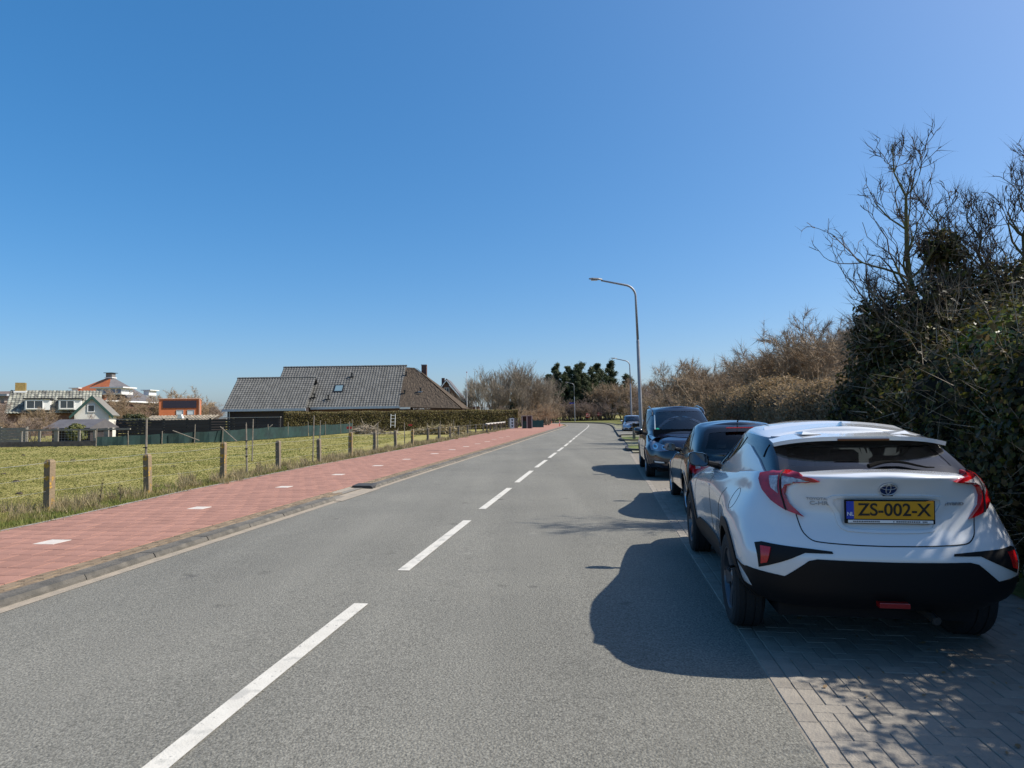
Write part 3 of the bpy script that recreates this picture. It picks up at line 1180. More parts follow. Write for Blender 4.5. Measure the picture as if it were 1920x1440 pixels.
            MB().tube([(sx * (x - 0.10), y + 0.05 + fwd, z - 0.07), (sx * (x + 0.04), y + 0.05, z - 0.035)], [0.035, 0.025], 8).build('stalk', s.black, o)

    def sides(s, fn):
        for v, sx in (('left', -1), ('right', 1)):
            fn(v, sx)

def plate(car, y, z, tilt, yellow=True, txt='ZS-002-X', w=0.52, h=0.11, face=-1, holder=True, sub=None):
    """Dutch number plate: yellow, black lettering, blue band; sub = text-like marks strip below it"""
    e = bpy.data.objects.new('number_plate', None)
    C.objects.link(e)
    e.parent = car.root
    e.location = (0, y, z)
    e.rotation_euler = (tilt, 0, 0 if face < 0 else math.pi)
    MB().bbox(-w / 2 - 0.008, w / 2 + 0.008, 0.0, 0.014, -h / 2 - 0.03, h / 2 + 0.008, 0.002).build('plate_holder', car.black, e)
    MB().box(-w / 2, w / 2, -0.005, 0.002, -h / 2, h / 2).build('plate_face', mat('plate_yellow', (0.62, 0.30, 0.02), 0.4, spec=0.3), e)
    MB().box(-w / 2, -w / 2 + 0.045, -0.0065, 0.002, -h / 2, h / 2).build('blue_band', mat('plate_blue', (0.01, 0.05, 0.42), 0.4), e)
    if txt:
        t = text_mesh(txt, 0.118, 0.0012, (0.92, 0.92))
        o = link('lettering', t, mat('plate_black', (0.01, 0.01, 0.01), 0.5), e)
        o.location = (0.024, -0.0072, 0.0)
        t = text_mesh('NL', 0.033, 0.0008, (1, 1))
        o = link('lettering', t, mat('plate_white', (0.8, 0.8, 0.8), 0.5), e)
        o.location = (-w / 2 + 0.0225, -0.008, -0.025)
    if sub:
        MB().box(-w / 2 + 0.01, w / 2 - 0.005, -0.004, 0.002, -h / 2 - 0.025, -h / 2 - 0.007).build('dealer_strip', mat('plate_white', (0.8, 0.8, 0.8), 0.5), e)
        mk = MB()
        for a, b in ((-0.22, -0.06), (0.02, 0.22)):
            x = a
            while x < b:
                wl = random.choice((0.006, 0.008, 0.009))
                if random.random() < 0.86:
                    mk.box(x, x + wl, -0.0052, 0, -h / 2 - 0.0205, -h / 2 - 0.0115)
                x += wl + 0.003
        mk.build('fine_print', mat('plate_grey', (0.12, 0.12, 0.14), 0.6), e)['kind'] = 'stuff'
    return e


GL_DARK = glass_mat('privacy_glass', (0.16, 0.17, 0.18), 0.95, 1.85)
GL_CAR = glass_mat('car_glass', (0.55, 0.6, 0.58))
GL_TINT = glass_mat('tinted_glass', (0.36, 0.40, 0.40))
CHROME = mat('chrome', (0.75, 0.76, 0.78), 0.12, metal=1.0)
RED_LENS = mat('red_lens', (0.52, 0.008, 0.014), 0.15, coat=0.5, col2=(0.28, 0.004, 0.008), scale=14)
RED_REFL = mat('red_reflector', (0.5, 0.008, 0.012), 0.25, coat=0.4)
CLEAR_LENS = mat('clear_lens', (0.55, 0.52, 0.53), 0.15, coat=0.8, col2=(0.18, 0.15, 0.16), scale=26)
RIM_SILVER = mat('rim_silver', (0.5, 0.51, 0.53), 0.3, metal=0.9)
RIM_DARK = mat('rim_dark', (0.12, 0.12, 0.13), 0.3, metal=0.8)

# ---- white crossover with the ZS-002-X plate -------------------------------------------------
def white_crossover():
    wb = 2.64
    paint = mat('pearl_white_paint', (0.66, 0.68, 0.70), 0.22, coat=1.0)
    LR = lambda *a: lower_row(*a, wb)
    lower = [
        LR((0.32, 0.24, 0.24), -0.66, 0.16, 0.70, (0.76, 0.78, 0.77, 0.76, 0.76, 0.77, 0.78, 0.74), 0.60, 3.40, 0.38),
        LR((0.43, 0.36, 0.34), -0.80, 0.20, 0.80, (0.85, 0.865, 0.83, 0.80, 0.80, 0.83, 0.86, 0.83), 0.70, 3.52, 0.45),
        LR((0.55, 0.48, 0.46), -0.850, 0.22, 0.835, (0.880, 0.895, 0.855, 0.815, 0.815, 0.855, 0.89, 0.87), 0.74, 3.56, 0.46),
        LR((0.665, 0.60, 0.58), -0.875, 0.235, 0.84, (0.888, 0.898, 0.862, 0.832, 0.832, 0.865, 0.895, 0.87), 0.74, 3.57, 0.48),
        LR((0.765, 0.72, 0.69), -0.850, 0.25, 0.825, (0.885, 0.897, 0.865, 0.845, 0.845, 0.868, 0.888, 0.84), 0.70, 3.54, 0.5),
        LR((0.86, 0.83, 0.78), -0.805, 0.25, 0.80, (0.862, 0.885, 0.862, 0.85, 0.85, 0.86, 0.865, 0.80), 0.64, 3.46, 0.52),
        LR((0.955, 0.90, 0.86), -0.785, 0.25, 0.765, (0.815, 0.838, 0.848, 0.848, 0.845, 0.84, 0.81, 0.73), 0.58, 3.30, 0.5),
        LR((1.04, 0.955, 0.93), -0.795, 0.27, 0.725, (0.768, 0.79, 0.812, 0.828, 0.815, 0.785, 0.72, 0.63), 0.5, 3.1, 0.42),
        LR((1.12, 0.995, 0.965), -0.825, 0.32, 0.69, (0.74, 0.757, 0.775, 0.79, 0.775, 0.735, 0.65, 0.56), 0.45, 2.95, 0.36),
        LR((1.178, 1.03, 0.985), -0.860, 0.42, 0.655, (0.705, 0.725, 0.735, 0.745, 0.735, 0.69, 0.60, 0.50), 0.40, 2.85, 0.3),
    ]
    green = [
        green_row((1.13, 1.00, 0.97), -0.66, 0.10, 0.655, (0.735, 0.735), 0.66, 2.50, 0.45),
        green_row((1.20, 1.10, 1.08), -0.585, 0.10, 0.635, (0.715, 0.715), 0.64, 2.22, 0.43),
        green_row((1.28, 1.21, 1.20), -0.46, 0.10, 0.610, (0.680, 0.678), 0.60, 1.92, 0.40),
        green_row((1.36, 1.32, 1.32), -0.30, 0.10, 0.585, (0.638, 0.632), 0.55, 1.58, 0.36),
        green_row((1.41, 1.43, 1.43), -0.17, 0.11, 0.560, (0.590, 0.580), 0.50, 1.28, 0.30),
        green_row((1.435, 1.475, 1.47), -0.10, 0.12, 0.50, (0.530, 0.52), 0.44, 1.14, 0.26),
    ]
    c = Car('parked_crossover', 'white crossover with yellow plate ZS-002-X parked last in the row', (2.47, 4.83, 0), R(-9.5), paint,
            lower, (5, 5), green, (7, 9), 0.035, 0.05, green_mats=4.0, group='cars parked along the road', low_black=1.0)
    rt = c.root
    rt.scale = (0.965, 1, 1)
    c.arch(0, 0.345, 0.40)
    c.arch(wb, 0.345, 0.40)
    # glazing
    rg = [(-0.59, 1.175), (-0.555, 1.30), (-0.53, 1.40), (0.53, 1.40), (0.555, 1.30), (0.59, 1.175)]
    g = c.glass('rear_window', rg, 'rear', GL_DARK, 0.05)
    c.seam([(-0.50, 1.235), (-0.25, 1.24), (0.2, 1.24), (0.5, 1.235)], 'rear', 0.001, 'heating_wire', parent=g, off=-0.004, bvh=c.bvh_g)
    c.glass('windscreen', [(-0.60, 1.01), (-0.50, 1.41), (0.50, 1.41), (0.60, 1.01)], 'front', GL_CAR, 0.05)
    def side(v, sx):
        fw = [(2.30, 1.02), (1.42, 1.40), (1.06, 1.415), (0.98, 1.20), (1.25, 1.085), (1.22, 1.04)]
        c.glass('front_side_window', [(2.28, 1.035), (1.45, 1.375), (1.02, 1.40), (1.16, 1.095), (1.25, 1.05)], v, GL_TINT, 0.03)
        c.glass('rear_side_window', [(1.10, 1.115), (0.97, 1.40), (0.62, 1.405), (0.46, 1.385), (0.66, 1.225)], v, GL_DARK, 0.025)
        # white rear pillar that rises to a point under the floating roof
        c.patch('rear_pillar', [(1.30, 1.005), (1.16, 1.085), (0.62, 1.225), (0.30, 1.345), (0.14, 1.335), (-0.20, 1.25), (-0.50, 1.145), (-0.42, 1.05)], v, paint, off=0.014, skirt=0.03, bvh=c.bvh_g)
        c.patch('quarter_panel', [(0.38, 1.372), (0.10, 1.350), (-0.25, 1.272), (-0.22, 1.36), (0.05, 1.40), (0.35, 1.405)], v, c.trim, off=0.008, bvh=c.bvh_g)
        # black cladding round the wheels and along the sill
        for y in (0.0, wb):
            a0, a1 = (R(-12), R(192)) if y > 1 else (R(-8), R(190))
            ring = [(y + 0.47 * math.cos(a), 0.345 + 0.455 * math.sin(a)) for a in np.linspace(a0, a1, 30)]
            ring += [(y + 0.385 * math.cos(a), 0.345 + 0.385 * math.sin(a)) for a in np.linspace(a1, a0, 30)]
            c.patch('wheel_arch_cladding', ring, v, c.black, off=0.012, skirt=0.05, bvh=c.bvh_l)
        c.patch('sill_cladding', [(0.40, 0.27), (0.46, 0.42), (0.62, 0.485), (wb - 0.62, 0.485), (wb - 0.46, 0.42), (wb - 0.40, 0.27)], v, c.black, off=0.014, skirt=0.02, bvh=c.bvh_l)
        c.seam([(0.30, 0.99), (0.52, 0.80), (0.50, 0.55)], v, bvh=c.bvh_l)
        c.seam([(1.18, 1.02), (1.14, 0.8), (1.16, 0.5)], v, bvh=c.bvh_l)
        c.seam([(2.12, 0.99), (2.20, 0.8), (2.16, 0.5)], v, bvh=c.bvh_l)
        hd = c.patch('door_handle', [(1.28, 0.905), (1.30, 0.925), (1.46, 0.92), (1.47, 0.90)], v, paint, off=0.028, skirt=0.0, bvh=c.bvh_l)
        if v == 'left':
            fl = [(-0.10 + 0.085 * math.cos(a), 0.955 + 0.075 * math.sin(a)) for a in np.linspace(0, 2 * math.pi, 22)]
            c.seam(fl, v, 0.0022, 'fuel_flap', bvh=c.bvh_l, sub=2)
    c.sides(side)
    # roof spoiler with its two fins
    nx, ny = 22, 10
    V, F = [], []
    for j in range(ny + 1):
        t = j / ny
        y = 0.30 - 0.74 * t
        w = 0.50 + 0.085 * t ** 0.7
        for i in range(nx + 1):
            u = 2 * i / nx - 1
            x = u * w
            yy = y + 0.10 * abs(u) ** 3 * t
            p, nrm, _, _ = c.bvh_g.ray_cast(Vector((x * 0.96, max(yy, -0.02), 4)), Vector((0, 0, -1)))
            zr = p.z if p else 1.44
            z = zr + 0.012 * min(1, t * 6) if yy > -0.02 else None
            z_end = 1.424 - 0.045 * abs(u) ** 3.5
            z = (zr + 0.010) * (1 - t) + z_end * t
            V.append((x, yy, z))
    n1 = nx + 1
    for j in range(ny):
        for i in range(nx):
            F.append((j * n1 + i, j * n1 + i + 1, (j + 1) * n1 + i + 1, (j + 1) * n1 + i))
    m_ = MB()
    m_.v, m_.f = V, F
    sp = m_.build('roof_spoiler', paint, rt, smooth=True)
    md = sp.modifiers.new('thick', 'SOLIDIFY')
    md.thickness = 0.028
    md.offset = -1
    md = sp.modifiers.new('edges', 'EDGE_SPLIT')
    md.split_angle = R(40)
    for x in (-0.30, 0.30):
        w = MB()
        w.v = [(x - 0.07, -0.10, 1.445), (x + 0.07, -0.10, 1.445), (x + 0.07, -0.30, 1.435), (x - 0.07, -0.30, 1.435), (x + 0.05 * (1 if x > 0 else -1), -0.26, 1.456), (x, -0.14, 1.448)]
        w.f = [(0, 1, 2, 3), (3, 2, 4), (2, 1, 4), (1, 0, 5), (1, 5, 4), (0, 3, 4, 5)]
        w.build('fin', paint, sp)
    MB().bbox(-0.17, 0.17, -0.448, -0.42, 1.395, 1.408, 0.002).build('high_brake_light', mat('dark_red_lens', (0.06, 0.003, 0.004), 0.15, coat=0.5), sp)
    # shark fin aerial
    a = MB()
    prof = [(0.14, 1.462), (0.05, 1.510), (-0.01, 1.522), (-0.03, 1.515), (-0.05, 1.455)]
    n0 = [(0.0, y, z) for y, z in prof]
    for sx in (-1, 1):
        b = [(sx * 0.028, 0.12, 1.452), (sx * 0.034, 0.0, 1.445), (sx * 0.028, -0.05, 1.44)]
        a.quad(n0[0], n0[1], b[1], b[0]); a.quad(n0[1], n0[2], b[1]); a.quad(n0[2], n0[3], n0[4], b[2], b[1])
    a.quad((-0.028, -0.05, 1.44), n0[4], n0[3], (0.028, -0.05, 1.44))
    a.build('roof_aerial', paint, rt)
    # tail lights
    def tail(sx):
        rv = 'rear_left' if sx < 0 else 'rear_right'
        q = lambda pts: [(sx * x, z) for x, z in pts]
        red = c.patch('tail_light', q([(0.80, 1.158), (0.70, 1.178), (0.56, 1.184), (0.36, 1.174), (0.305, 1.155), (0.40, 1.140), (0.50, 1.128), (0.545, 1.108), (0.556, 1.06), (0.525, 1.005), (0.425, 0.918), (0.55, 0.955), (0.66, 1.005), (0.745, 1.065), (0.795, 1.125)]),
                      rv, RED_LENS, off=0.026, skirt=0.02, res=0.03, bvh=c.bvh_l)
        c.patch('clear_lens', q([(0.695, 1.145), (0.61, 1.157), (0.60, 1.055), (0.66, 1.085)]), rv, CLEAR_LENS, off=0.031, skirt=0.004, res=0.03, parent=red, bvh=c.bvh_l)
        c.patch('clear_lens', q([(0.575, 1.158), (0.45, 1.160), (0.37, 1.152), (0.47, 1.136), (0.545, 1.112), (0.565, 1.085)]), rv, CLEAR_LENS, off=0.031, skirt=0.004, res=0.03, parent=red, bvh=c.bvh_l)
        c.seam(q([(0.59, 1.18), (0.575, 1.06), (0.545, 0.955)]), rv, 0.006, 'lens_gap', off=0.03, parent=red, bvh=c.bvh_l)
        # tailgate shut line, reflector pocket
        c.seam(q([(0.545, 0.95), (0.535, 0.90), (0.515, 0.83), (0.47, 0.785), (0.40, 0.772), (0.2, 0.763), (0.0, 0.760)]), 'rear', 0.004, bvh=c.bvh_l)
        pk = c.patch('reflector_pocket', q([(0.80, 0.735), (0.76, 0.748), (0.50, 0.733), (0.36, 0.722), (0.355, 0.708), (0.52, 0.706), (0.60, 0.668), (0.785, 0.585)]), 'rear', c.black, off=0.005, res=0.03, bvh=c.bvh_l)
        c.patch('red_reflector', q([(0.768, 0.722), (0.712, 0.722), (0.738, 0.628), (0.772, 0.615)]), 'rear', RED_REFL, off=0.014, skirt=0.012, res=0.03, parent=pk, bvh=c.bvh_l)
    tail(-1)
    tail(1)
    c.patch('lower_bumper', [(-0.88, 0.575), (-0.64, 0.548), (-0.50, 0.660), (-0.45, 0.672), (0, 0.668), (0.45, 0.672), (0.50, 0.660), (0.64, 0.548), (0.88, 0.575), (0.80, 0.42), (0.66, 0.33), (-0.66, 0.33), (-0.80, 0.42)],
            'rear', c.black, off=0.006, res=0.04, bvh=c.bvh_l)
    MB().bbox(-0.09, 0.09, -0.855, -0.80, 0.385, 0.415, 0.003).build('rear_fog_lamp', mat('fog_red', (0.25, 0.006, 0.008), 0.3, coat=0.4), rt)
    MB().box(-0.62, 0.62, -0.50, 3.3, 0.22, 0.33).build('underbody', c.black, rt)
    MB().tube([(0.30, -0.2, 0.30), (0.30, -0.60, 0.29), (0.31, -0.70, 0.27)], [0.06, 0.03, 0.028], 10).build('exhaust_pipe', mat('exhaust', (0.08, 0.075, 0.07), 0.5, metal=0.6), rt)
    # recess round the number plate: raised rim above, dished sides
    rim = smooth_poly([(-0.325, 1.062), (0.325, 1.062), (0.315, 0.95), (0.25, 0.842), (-0.25, 0.842), (-0.315, 0.95)], 5)
    c.patch('plate_recess', rim, 'rear', paint, off=0.010, holes=[smooth_poly([(-0.295, 1.048), (0.295, 1.048), (0.285, 0.95), (0.232, 0.857), (-0.232, 0.857), (-0.285, 0.95)], 5)], res=0.03, bvh=c.bvh_l)
    c.seam([(-0.315, 1.058), (0, 1.060), (0.315, 1.058)], 'rear', 0.004, 'recess_shadow_gap', off=0.002, bvh=c.bvh_l)
    plate(c, -0.832, 0.980, R(3), sub=True)
    # round emblem: ring and crossing ellipses on dark blue
    em = c.patch('emblem', [(0.052 * math.cos(a), 1.112 + 0.037 * math.sin(a)) for a in np.linspace(0, 2 * math.pi, 28)[:-1]], 'rear', mat('emblem_blue', (0.01, 0.025, 0.10), 0.15, coat=0.6), off=0.006, skirt=0.01, res=0.1, bvh=c.bvh_l)
    def ring(cx, cz, a, b, r):
        c.seam([(cx + a * math.cos(w), cz + b * math.sin(w)) for w in np.linspace(0, 2 * math.pi, 25)], 'rear', r, 'emblem_ring', mat('badge_bright', (0.55, 0.57, 0.6), 0.3, metal=0.4), sub=2, off=0.010, parent=em, bvh=c.bvh_l)
    ring(0, 1.112, 0.053, 0.038, 0.004)
    ring(0, 1.124, 0.044, 0.014, 0.0022)
    ring(0, 1.113, 0.014, 0.032, 0.0022)
    for txt, x, z, sz in (('TOYOTA', -0.42, 1.038, 0.026), ('C-HR', -0.405, 1.010, 0.042), ('HYBRID', 0.415, 1.012, 0.032)):
        t = text_mesh(txt, sz, 0.002, (1.15, 0.8))
        p, nrm = c.hit('rear', x, z, c.bvh_l)
        o = link('badge', t, mat('badge_silver', (0.32, 0.33, 0.36), 0.35, metal=0.3), rt)
        o.location = (x, p.y - 0.004, z)
        o.rotation_euler = (0, 0, math.atan2(-nrm.x, -nrm.y) * -1)
    # rear wiper
    w = MB()
    pts = []
    for t in np.linspace(0, 1, 9):
        p, nrm = c.hit('rear', -0.03 + 0.42 * t, 1.205 + 0.03 * math.sin(math.pi * min(1, t * 1.2)), c.bvh_g)
        pts.append(p + nrm * (0.035 - 0.012 * t))
    w.tube(pts, [0.016, 0.014, 0.012, 0.011, 0.010, 0.009, 0.008, 0.006, 0.004], 6)
    w.build('rear_wiper', mat('wiper_black', (0.004, 0.004, 0.004), 0.9, spec=0.1), rt)
    MB().bbox(-0.03, 0.03, -0.815, -0.80, 1.064, 1.08, 0.004).build('reversing_camera', c.black, rt)
    c.seam([(-0.44, 0.30), (-0.43, 0.7), (-0.41, 1.1)], 'top', 0.003, 'roof_seam', bvh=c.bvh_g)
    c.seam([(0.44, 0.30), (0.43, 0.7), (0.41, 1.1)], 'top', 0.003, 'roof_seam', bvh=c.bvh_g)
    c.finish()
    c.wheels(wb, 0.775, 0.342, 0.225, RIM_DARK, 5, 0.235, 'twin')
    c.interior([0.42, 1.30], 0.62, 0.66, 1.27, -0.5, 2.4, dash=2.05, light=0.02)
    c.mirrors(1.78, 0.755, 1.115, None, mat('gloss_black_shell', (0.006, 0.006, 0.007), 0.1, coat=1.0), 0.22, 0.15)
    return c

white_crossover()


# ---- ordinary bodies from a handful of measures -----------------------------------------------
def std_lower(wb, fo, ro, hw, zb, zr, zm, zf, hood_back=0.45, nose=0.14, tail=0.10, bulge=0.0):
    fr = [0.0, 0.13, 0.30, 0.48, 0.66, 0.82, 0.93, 1.0]
    wf = [0.88, 0.965, 0.99, 1.0, 0.992, 0.965, 0.925, 0.88]
    ra = [0.10, 0.02, 0.0, 0.0, 0.015, 0.04, 0.07, tail]
    fa = [0.12, 0.03, 0.0, 0.01, 0.05, nose, 0.55 * hood_back, hood_back]
    rows = []
    for i, f in enumerate(fr):
        z = tuple(zb + f * (q - zb) for q in (zr, zm, zf))
        w = hw * wf[i]
        bl = bulge * (1 - abs(f - 0.42) * 1.6) if f > 0.08 else 0
        xs = (w * 0.985, w + bl, w * 0.995, w * 0.985, w * 0.985, w * 0.99, w * (1 - 0.10 * max(0, f - 0.75) * 4) + bl, w * (0.965 - 0.12 * max(0, f - 0.7) * 3))
        rows.append(lower_row(z, -ro + ra[i], 0.24 + 0.05 * f, w * (0.90 - 0.05 * f), xs, w * (0.82 - 0.14 * max(0, f - 0.6)), wb + fo - fa[i], 0.40, wb))
    return rows

def arch_lips(c, wb, z, r, m):
    def fn(v, sx):
        for y in (0.0, wb):
            ring = [(y + (r + 0.035) * math.cos(a), z + (r + 0.03) * math.sin(a)) for a in np.linspace(R(-14), R(194), 26)]
            ring += [(y + (r - 0.012) * math.cos(a), z + (r - 0.012) * math.sin(a)) for a in np.linspace(R(194), R(-14), 26)]
            c.patch('wheel_arch', ring, v, m, off=0.008, skirt=0.05, bvh=c.bvh_l)
    c.sides(fn)

# ---- small black hatchback ---------------------------------------------------------------------
def black_hatchback():
    wb = 2.40
    paint = mat('black_paint', (0.006, 0.007, 0.010), 0.15, coat=1.0)
    lower = std_lower(wb, 0.74, 0.60, 0.845, 0.20, 0.97, 0.93, 0.80, 0.55, 0.20, 0.07, 0.012)
    green = [
        green_row((0.93, 0.90, 0.88), -0.50, 0.20, 0.70, (0.765, 0.765), 0.69, 2.25, 0.45),
        green_row((1.04, 1.01, 1.00), -0.46, 0.20, 0.675, (0.735, 0.735), 0.66, 1.98, 0.43),
        green_row((1.18, 1.16, 1.15), -0.37, 0.20, 0.63, (0.69, 0.685), 0.60, 1.62, 0.40),
        green_row((1.30, 1.30, 1.29), -0.25, 0.20, 0.58, (0.635, 0.625), 0.54, 1.28, 0.36),
        green_row((1.37, 1.395, 1.385), -0.16, 0.20, 0.53, (0.575, 0.565), 0.48, 1.02, 0.32),
        green_row((1.405, 1.435, 1.42), -0.08, 0.20, 0.46, (0.505, 0.495), 0.42, 0.90, 0.28),
    ]
    c = Car('parked_hatchback', 'small black hatchback parked between the white crossover and the dark blue people carrier', (3.56, 10.18, 0), R(-8.4), paint,
            lower, (5, 5), green, (6, 8), 0.03, 0.045, green_mats=0.0, group='cars parked along the road', low_black=0.4)
    rt = c.root
    c.arch(0, 0.31, 0.345)
    c.arch(wb, 0.31, 0.345)
    c.glass('rear_window', smooth_poly([(-0.575, 1.00), (-0.545, 1.18), (-0.47, 1.325), (0, 1.35), (0.47, 1.325), (0.545, 1.18), (0.575, 1.00), (0, 0.985)], 3), 'rear', GL_TINT, 0.05)
    c.glass('windscreen', [(-0.62, 0.93), (-0.48, 1.36), (0.48, 1.36), (0.62, 0.93)], 'front', GL_CAR, 0.05)
    def side(v, sx):
        c.glass('door_window', [(1.96, 0.945), (1.20, 1.335), (0.72, 1.365), (0.60, 0.965)], v, GL_TINT, 0.025)
        c.glass('quarter_window', [(0.52, 0.97), (0.63, 1.365), (0.38, 1.355), (0.17, 1.26), (0.05, 1.02), (0.10, 0.985)], v, GL_TINT, 0.025)
        c.seam([(0.55, 0.93), (0.50, 0.75), (0.54, 0.35)], v, bvh=c.bvh_l)
        c.seam([(1.82, 0.90), (1.86, 0.7), (1.80, 0.35)], v, bvh=c.bvh_l)
        c.patch('door_handle', [(0.66, 0.80), (0.68, 0.82), (0.84, 0.815), (0.85, 0.795)], v, paint, off=0.026, skirt=0, bvh=c.bvh_l)
    c.sides(side)
    arch_lips(c, wb, 0.31, 0.345, paint)
    for sx in (-1, 1):
        q = lambda pts: [(sx * x, z) for x, z in pts]
        t = c.patch('tail_light', smooth_poly(q([(0.74, 0.90), (0.60, 0.93), (0.52, 0.86), (0.58, 0.72), (0.72, 0.66), (0.80, 0.76)]), 3), 'rear', RED_LENS, off=0.022, skirt=0.02, res=0.03, bvh=c.bvh_l)
        c.patch('clear_lens', q([(0.68, 0.80), (0.62, 0.82), (0.62, 0.75), (0.68, 0.73)]), 'rear', CLEAR_LENS, off=0.027, skirt=0.004, parent=t, bvh=c.bvh_l)
    c.seam([(-0.54, 0.95), (-0.52, 0.6), (-0.45, 0.52), (0, 0.50), (0.45, 0.52), (0.52, 0.6), (0.54, 0.95)], 'rear', 0.004, bvh=c.bvh_l)
    MB().tube([(0.0, -0.06, 1.455), (0.0, -0.10, 1.475)], 0.012, 8).tube([(0.0, -0.09, 1.47), (0.0, -0.28, 1.60)], [0.006, 0.003], 6).build('roof_aerial', c.black, rt)
    MB().bbox(-0.22, 0.22, -0.30, -0.25, 1.352, 1.370, 0.004).build('high_brake_light', RED_REFL, rt)
    plate(c, -0.612, 0.66, R(4), txt=None)
    MB().box(-0.62, 0.62, -0.45, 2.8, 0.17, 0.26).build('underbody', c.black, rt)
    c.finish()
    c.wheels(wb, 0.735, 0.295, 0.18, RIM_SILVER, 7, 0.20)
    c.interior([0.42, 1.22], 0.62, 0.60, 1.20, -0.35, 2.1, dash=1.78)
    c.mirrors(1.52, 0.80, 0.985, None, paint, 0.20, 0.14)

black_hatchback()

# ---- dark blue people carrier, facing the camera -------------------------------------------------
def people_carrier():
    wb = 2.92
    paint = mat('dark_blue_paint', (0.006, 0.008, 0.020), 0.16, coat=1.0)
    lower = std_lower(wb, 0.95, 0.96, 0.95, 0.20, 1.03, 1.03, 0.93, 0.42, 0.13, 0.06, 0.008)
    green = [
        green_row((1.00, 0.99, 0.97), -0.87, 0.20, 0.80, (0.875, 0.875), 0.80, 3.00, 0.50),
        green_row((1.12, 1.11, 1.09), -0.86, 0.20, 0.785, (0.855, 0.855), 0.77, 2.78, 0.48),
        green_row((1.30, 1.29, 1.28), -0.81, 0.20, 0.745, (0.81, 0.81), 0.71, 2.42, 0.46),
        green_row((1.48, 1.48, 1.46), -0.74, 0.20, 0.70, (0.76, 0.755), 0.65, 2.05, 0.42),
        green_row((1.595, 1.605, 1.585), -0.66, 0.20, 0.66, (0.715, 0.705), 0.60, 1.80, 0.40),
        green_row((1.635, 1.65, 1.63), -0.58, 0.20, 0.60, (0.655, 0.645), 0.54, 1.70, 0.38),
    ]
    c = Car('parked_people_carrier', 'dark blue people carrier with roof rails facing along the road towards the hatchback', (4.82, 19.35, 0), R(180 - 8.5), paint,
            lower, (5, 5), green, (6, 8), 0.04, 0.05, green_mats=0.0, group='cars parked along the road', low_black=0.5)
    rt = c.root
    rt.scale = (1.06, 1.06, 1.065)
    c.arch(0, 0.335, 0.375)
    c.arch(wb, 0.335, 0.375)
    c.glass('windscreen', [(-0.715, 1.03), (-0.60, 1.565), (-0.3, 1.585), (0.3, 1.585), (0.60, 1.565), (0.715, 1.03)], 'front', GL_CAR, 0.04)
    c.glass('rear_window', [(-0.66, 1.08), (-0.58, 1.52), (0.58, 1.52), (0.66, 1.08)], 'rear', GL_DARK, 0.05)
    def side(v, sx):
        c.glass('front_side_window', [(2.62, 1.08), (1.98, 1.56), (1.50, 1.585), (1.50, 1.08)], v, GL_CAR, 0.025)
        c.glass('middle_side_window', [(1.42, 1.08), (1.42, 1.585), (0.45, 1.585), (0.45, 1.08)], v, GL_TINT, 0.025)
        c.glass('rear_side_window', [(0.36, 1.09), (0.36, 1.58), (-0.42, 1.53), (-0.52, 1.12)], v, GL_DARK, 0.025)
        c.seam([(1.46, 1.03), (1.46, 0.3)], v, bvh=c.bvh_l)
        c.seam([(2.45, 1.02), (2.48, 0.7), (2.42, 0.32)], v, bvh=c.bvh_l)
        c.seam([(0.42, 1.02), (0.50, 0.6), (0.48, 0.32)], v, bvh=c.bvh_l)
        for y in (1.60, 0.62):
            c.patch('door_handle', [(y, 0.90), (y + 0.02, 0.925), (y + 0.2, 0.92), (y + 0.21, 0.895)], v, paint, off=0.028, skirt=0, bvh=c.bvh_l)
        rail = MB()
        pts = []
        for y, up in ((1.62, 0.0), (1.52, 0.045), (1.2, 0.055), (0.3, 0.055), (-0.25, 0.05), (-0.36, 0.0)):
            p, n = c.hit('top', sx * 0.66, y, c.bvh_g)
            pts.append((sx * 0.66, y, p.z + up))
        rail.tube(pts, 0.02, 8)
        rail.build('roof_rail', mat('rail_dark', (0.02, 0.022, 0.03), 0.3, coat=0.5), rt)
    c.sides(side)
    arch_lips(c, wb, 0.335, 0.375, paint)
    for sx in (-1, 1):
        q = lambda pts: [(sx * x, z) for x, z in pts]
        h = c.patch('headlight', q([(0.86, 0.86), (0.80, 0.87), (0.56, 0.78), (0.42, 0.735), (0.46, 0.655), (0.66, 0.635), (0.82, 0.66)]), 'front', mat('headlight_lens', (0.16, 0.20, 0.28), 0.1, coat=1.0), off=0.012, res=0.03, bvh=c.bvh_l)
        for x, rr in ((0.72, 0.06), (0.55, 0.048)):
            c.patch('headlight_bowl', [(sx * x + rr * math.cos(a), 0.735 - (0.015 if x < 0.6 else 0) + rr * math.sin(a)) for a in np.linspace(0, 2 * math.pi, 17)[:-1]], 'front', mat('bowl', (0.7, 0.72, 0.75), 0.12, metal=0.9), off=0.02, skirt=0.006, parent=h, bvh=c.bvh_l)
            c.patch('bulb', [(sx * x + rr * 0.5 * math.cos(a), 0.735 - (0.015 if x < 0.6 else 0) + rr * 0.5 * math.sin(a)) for a in np.linspace(0, 2 * math.pi, 13)[:-1]], 'front', mat('bulb_dark', (0.04, 0.05, 0.07), 0.08, coat=1.0), off=0.026, skirt=0.004, parent=h, bvh=c.bvh_l)
        f = c.patch('fog_light', q([(0.78, 0.43), (0.78, 0.36), (0.52, 0.36), (0.50, 0.40)]), 'front', c.black, off=0.006, bvh=c.bvh_l)
        c.patch('fog_lamp_glass', q([(0.76, 0.415), (0.74, 0.375), (0.55, 0.378), (0.57, 0.405)]), 'front', mat('fog_glass', (0.7, 0.7, 0.68), 0.1, coat=0.6), off=0.012, parent=f, bvh=c.bvh_l)
        t = c.patch('tail_light', q([(0.84, 0.98), (0.60, 0.96), (0.62, 0.78), (0.86, 0.76)]), 'rear', RED_LENS, off=0.015, bvh=c.bvh_l)
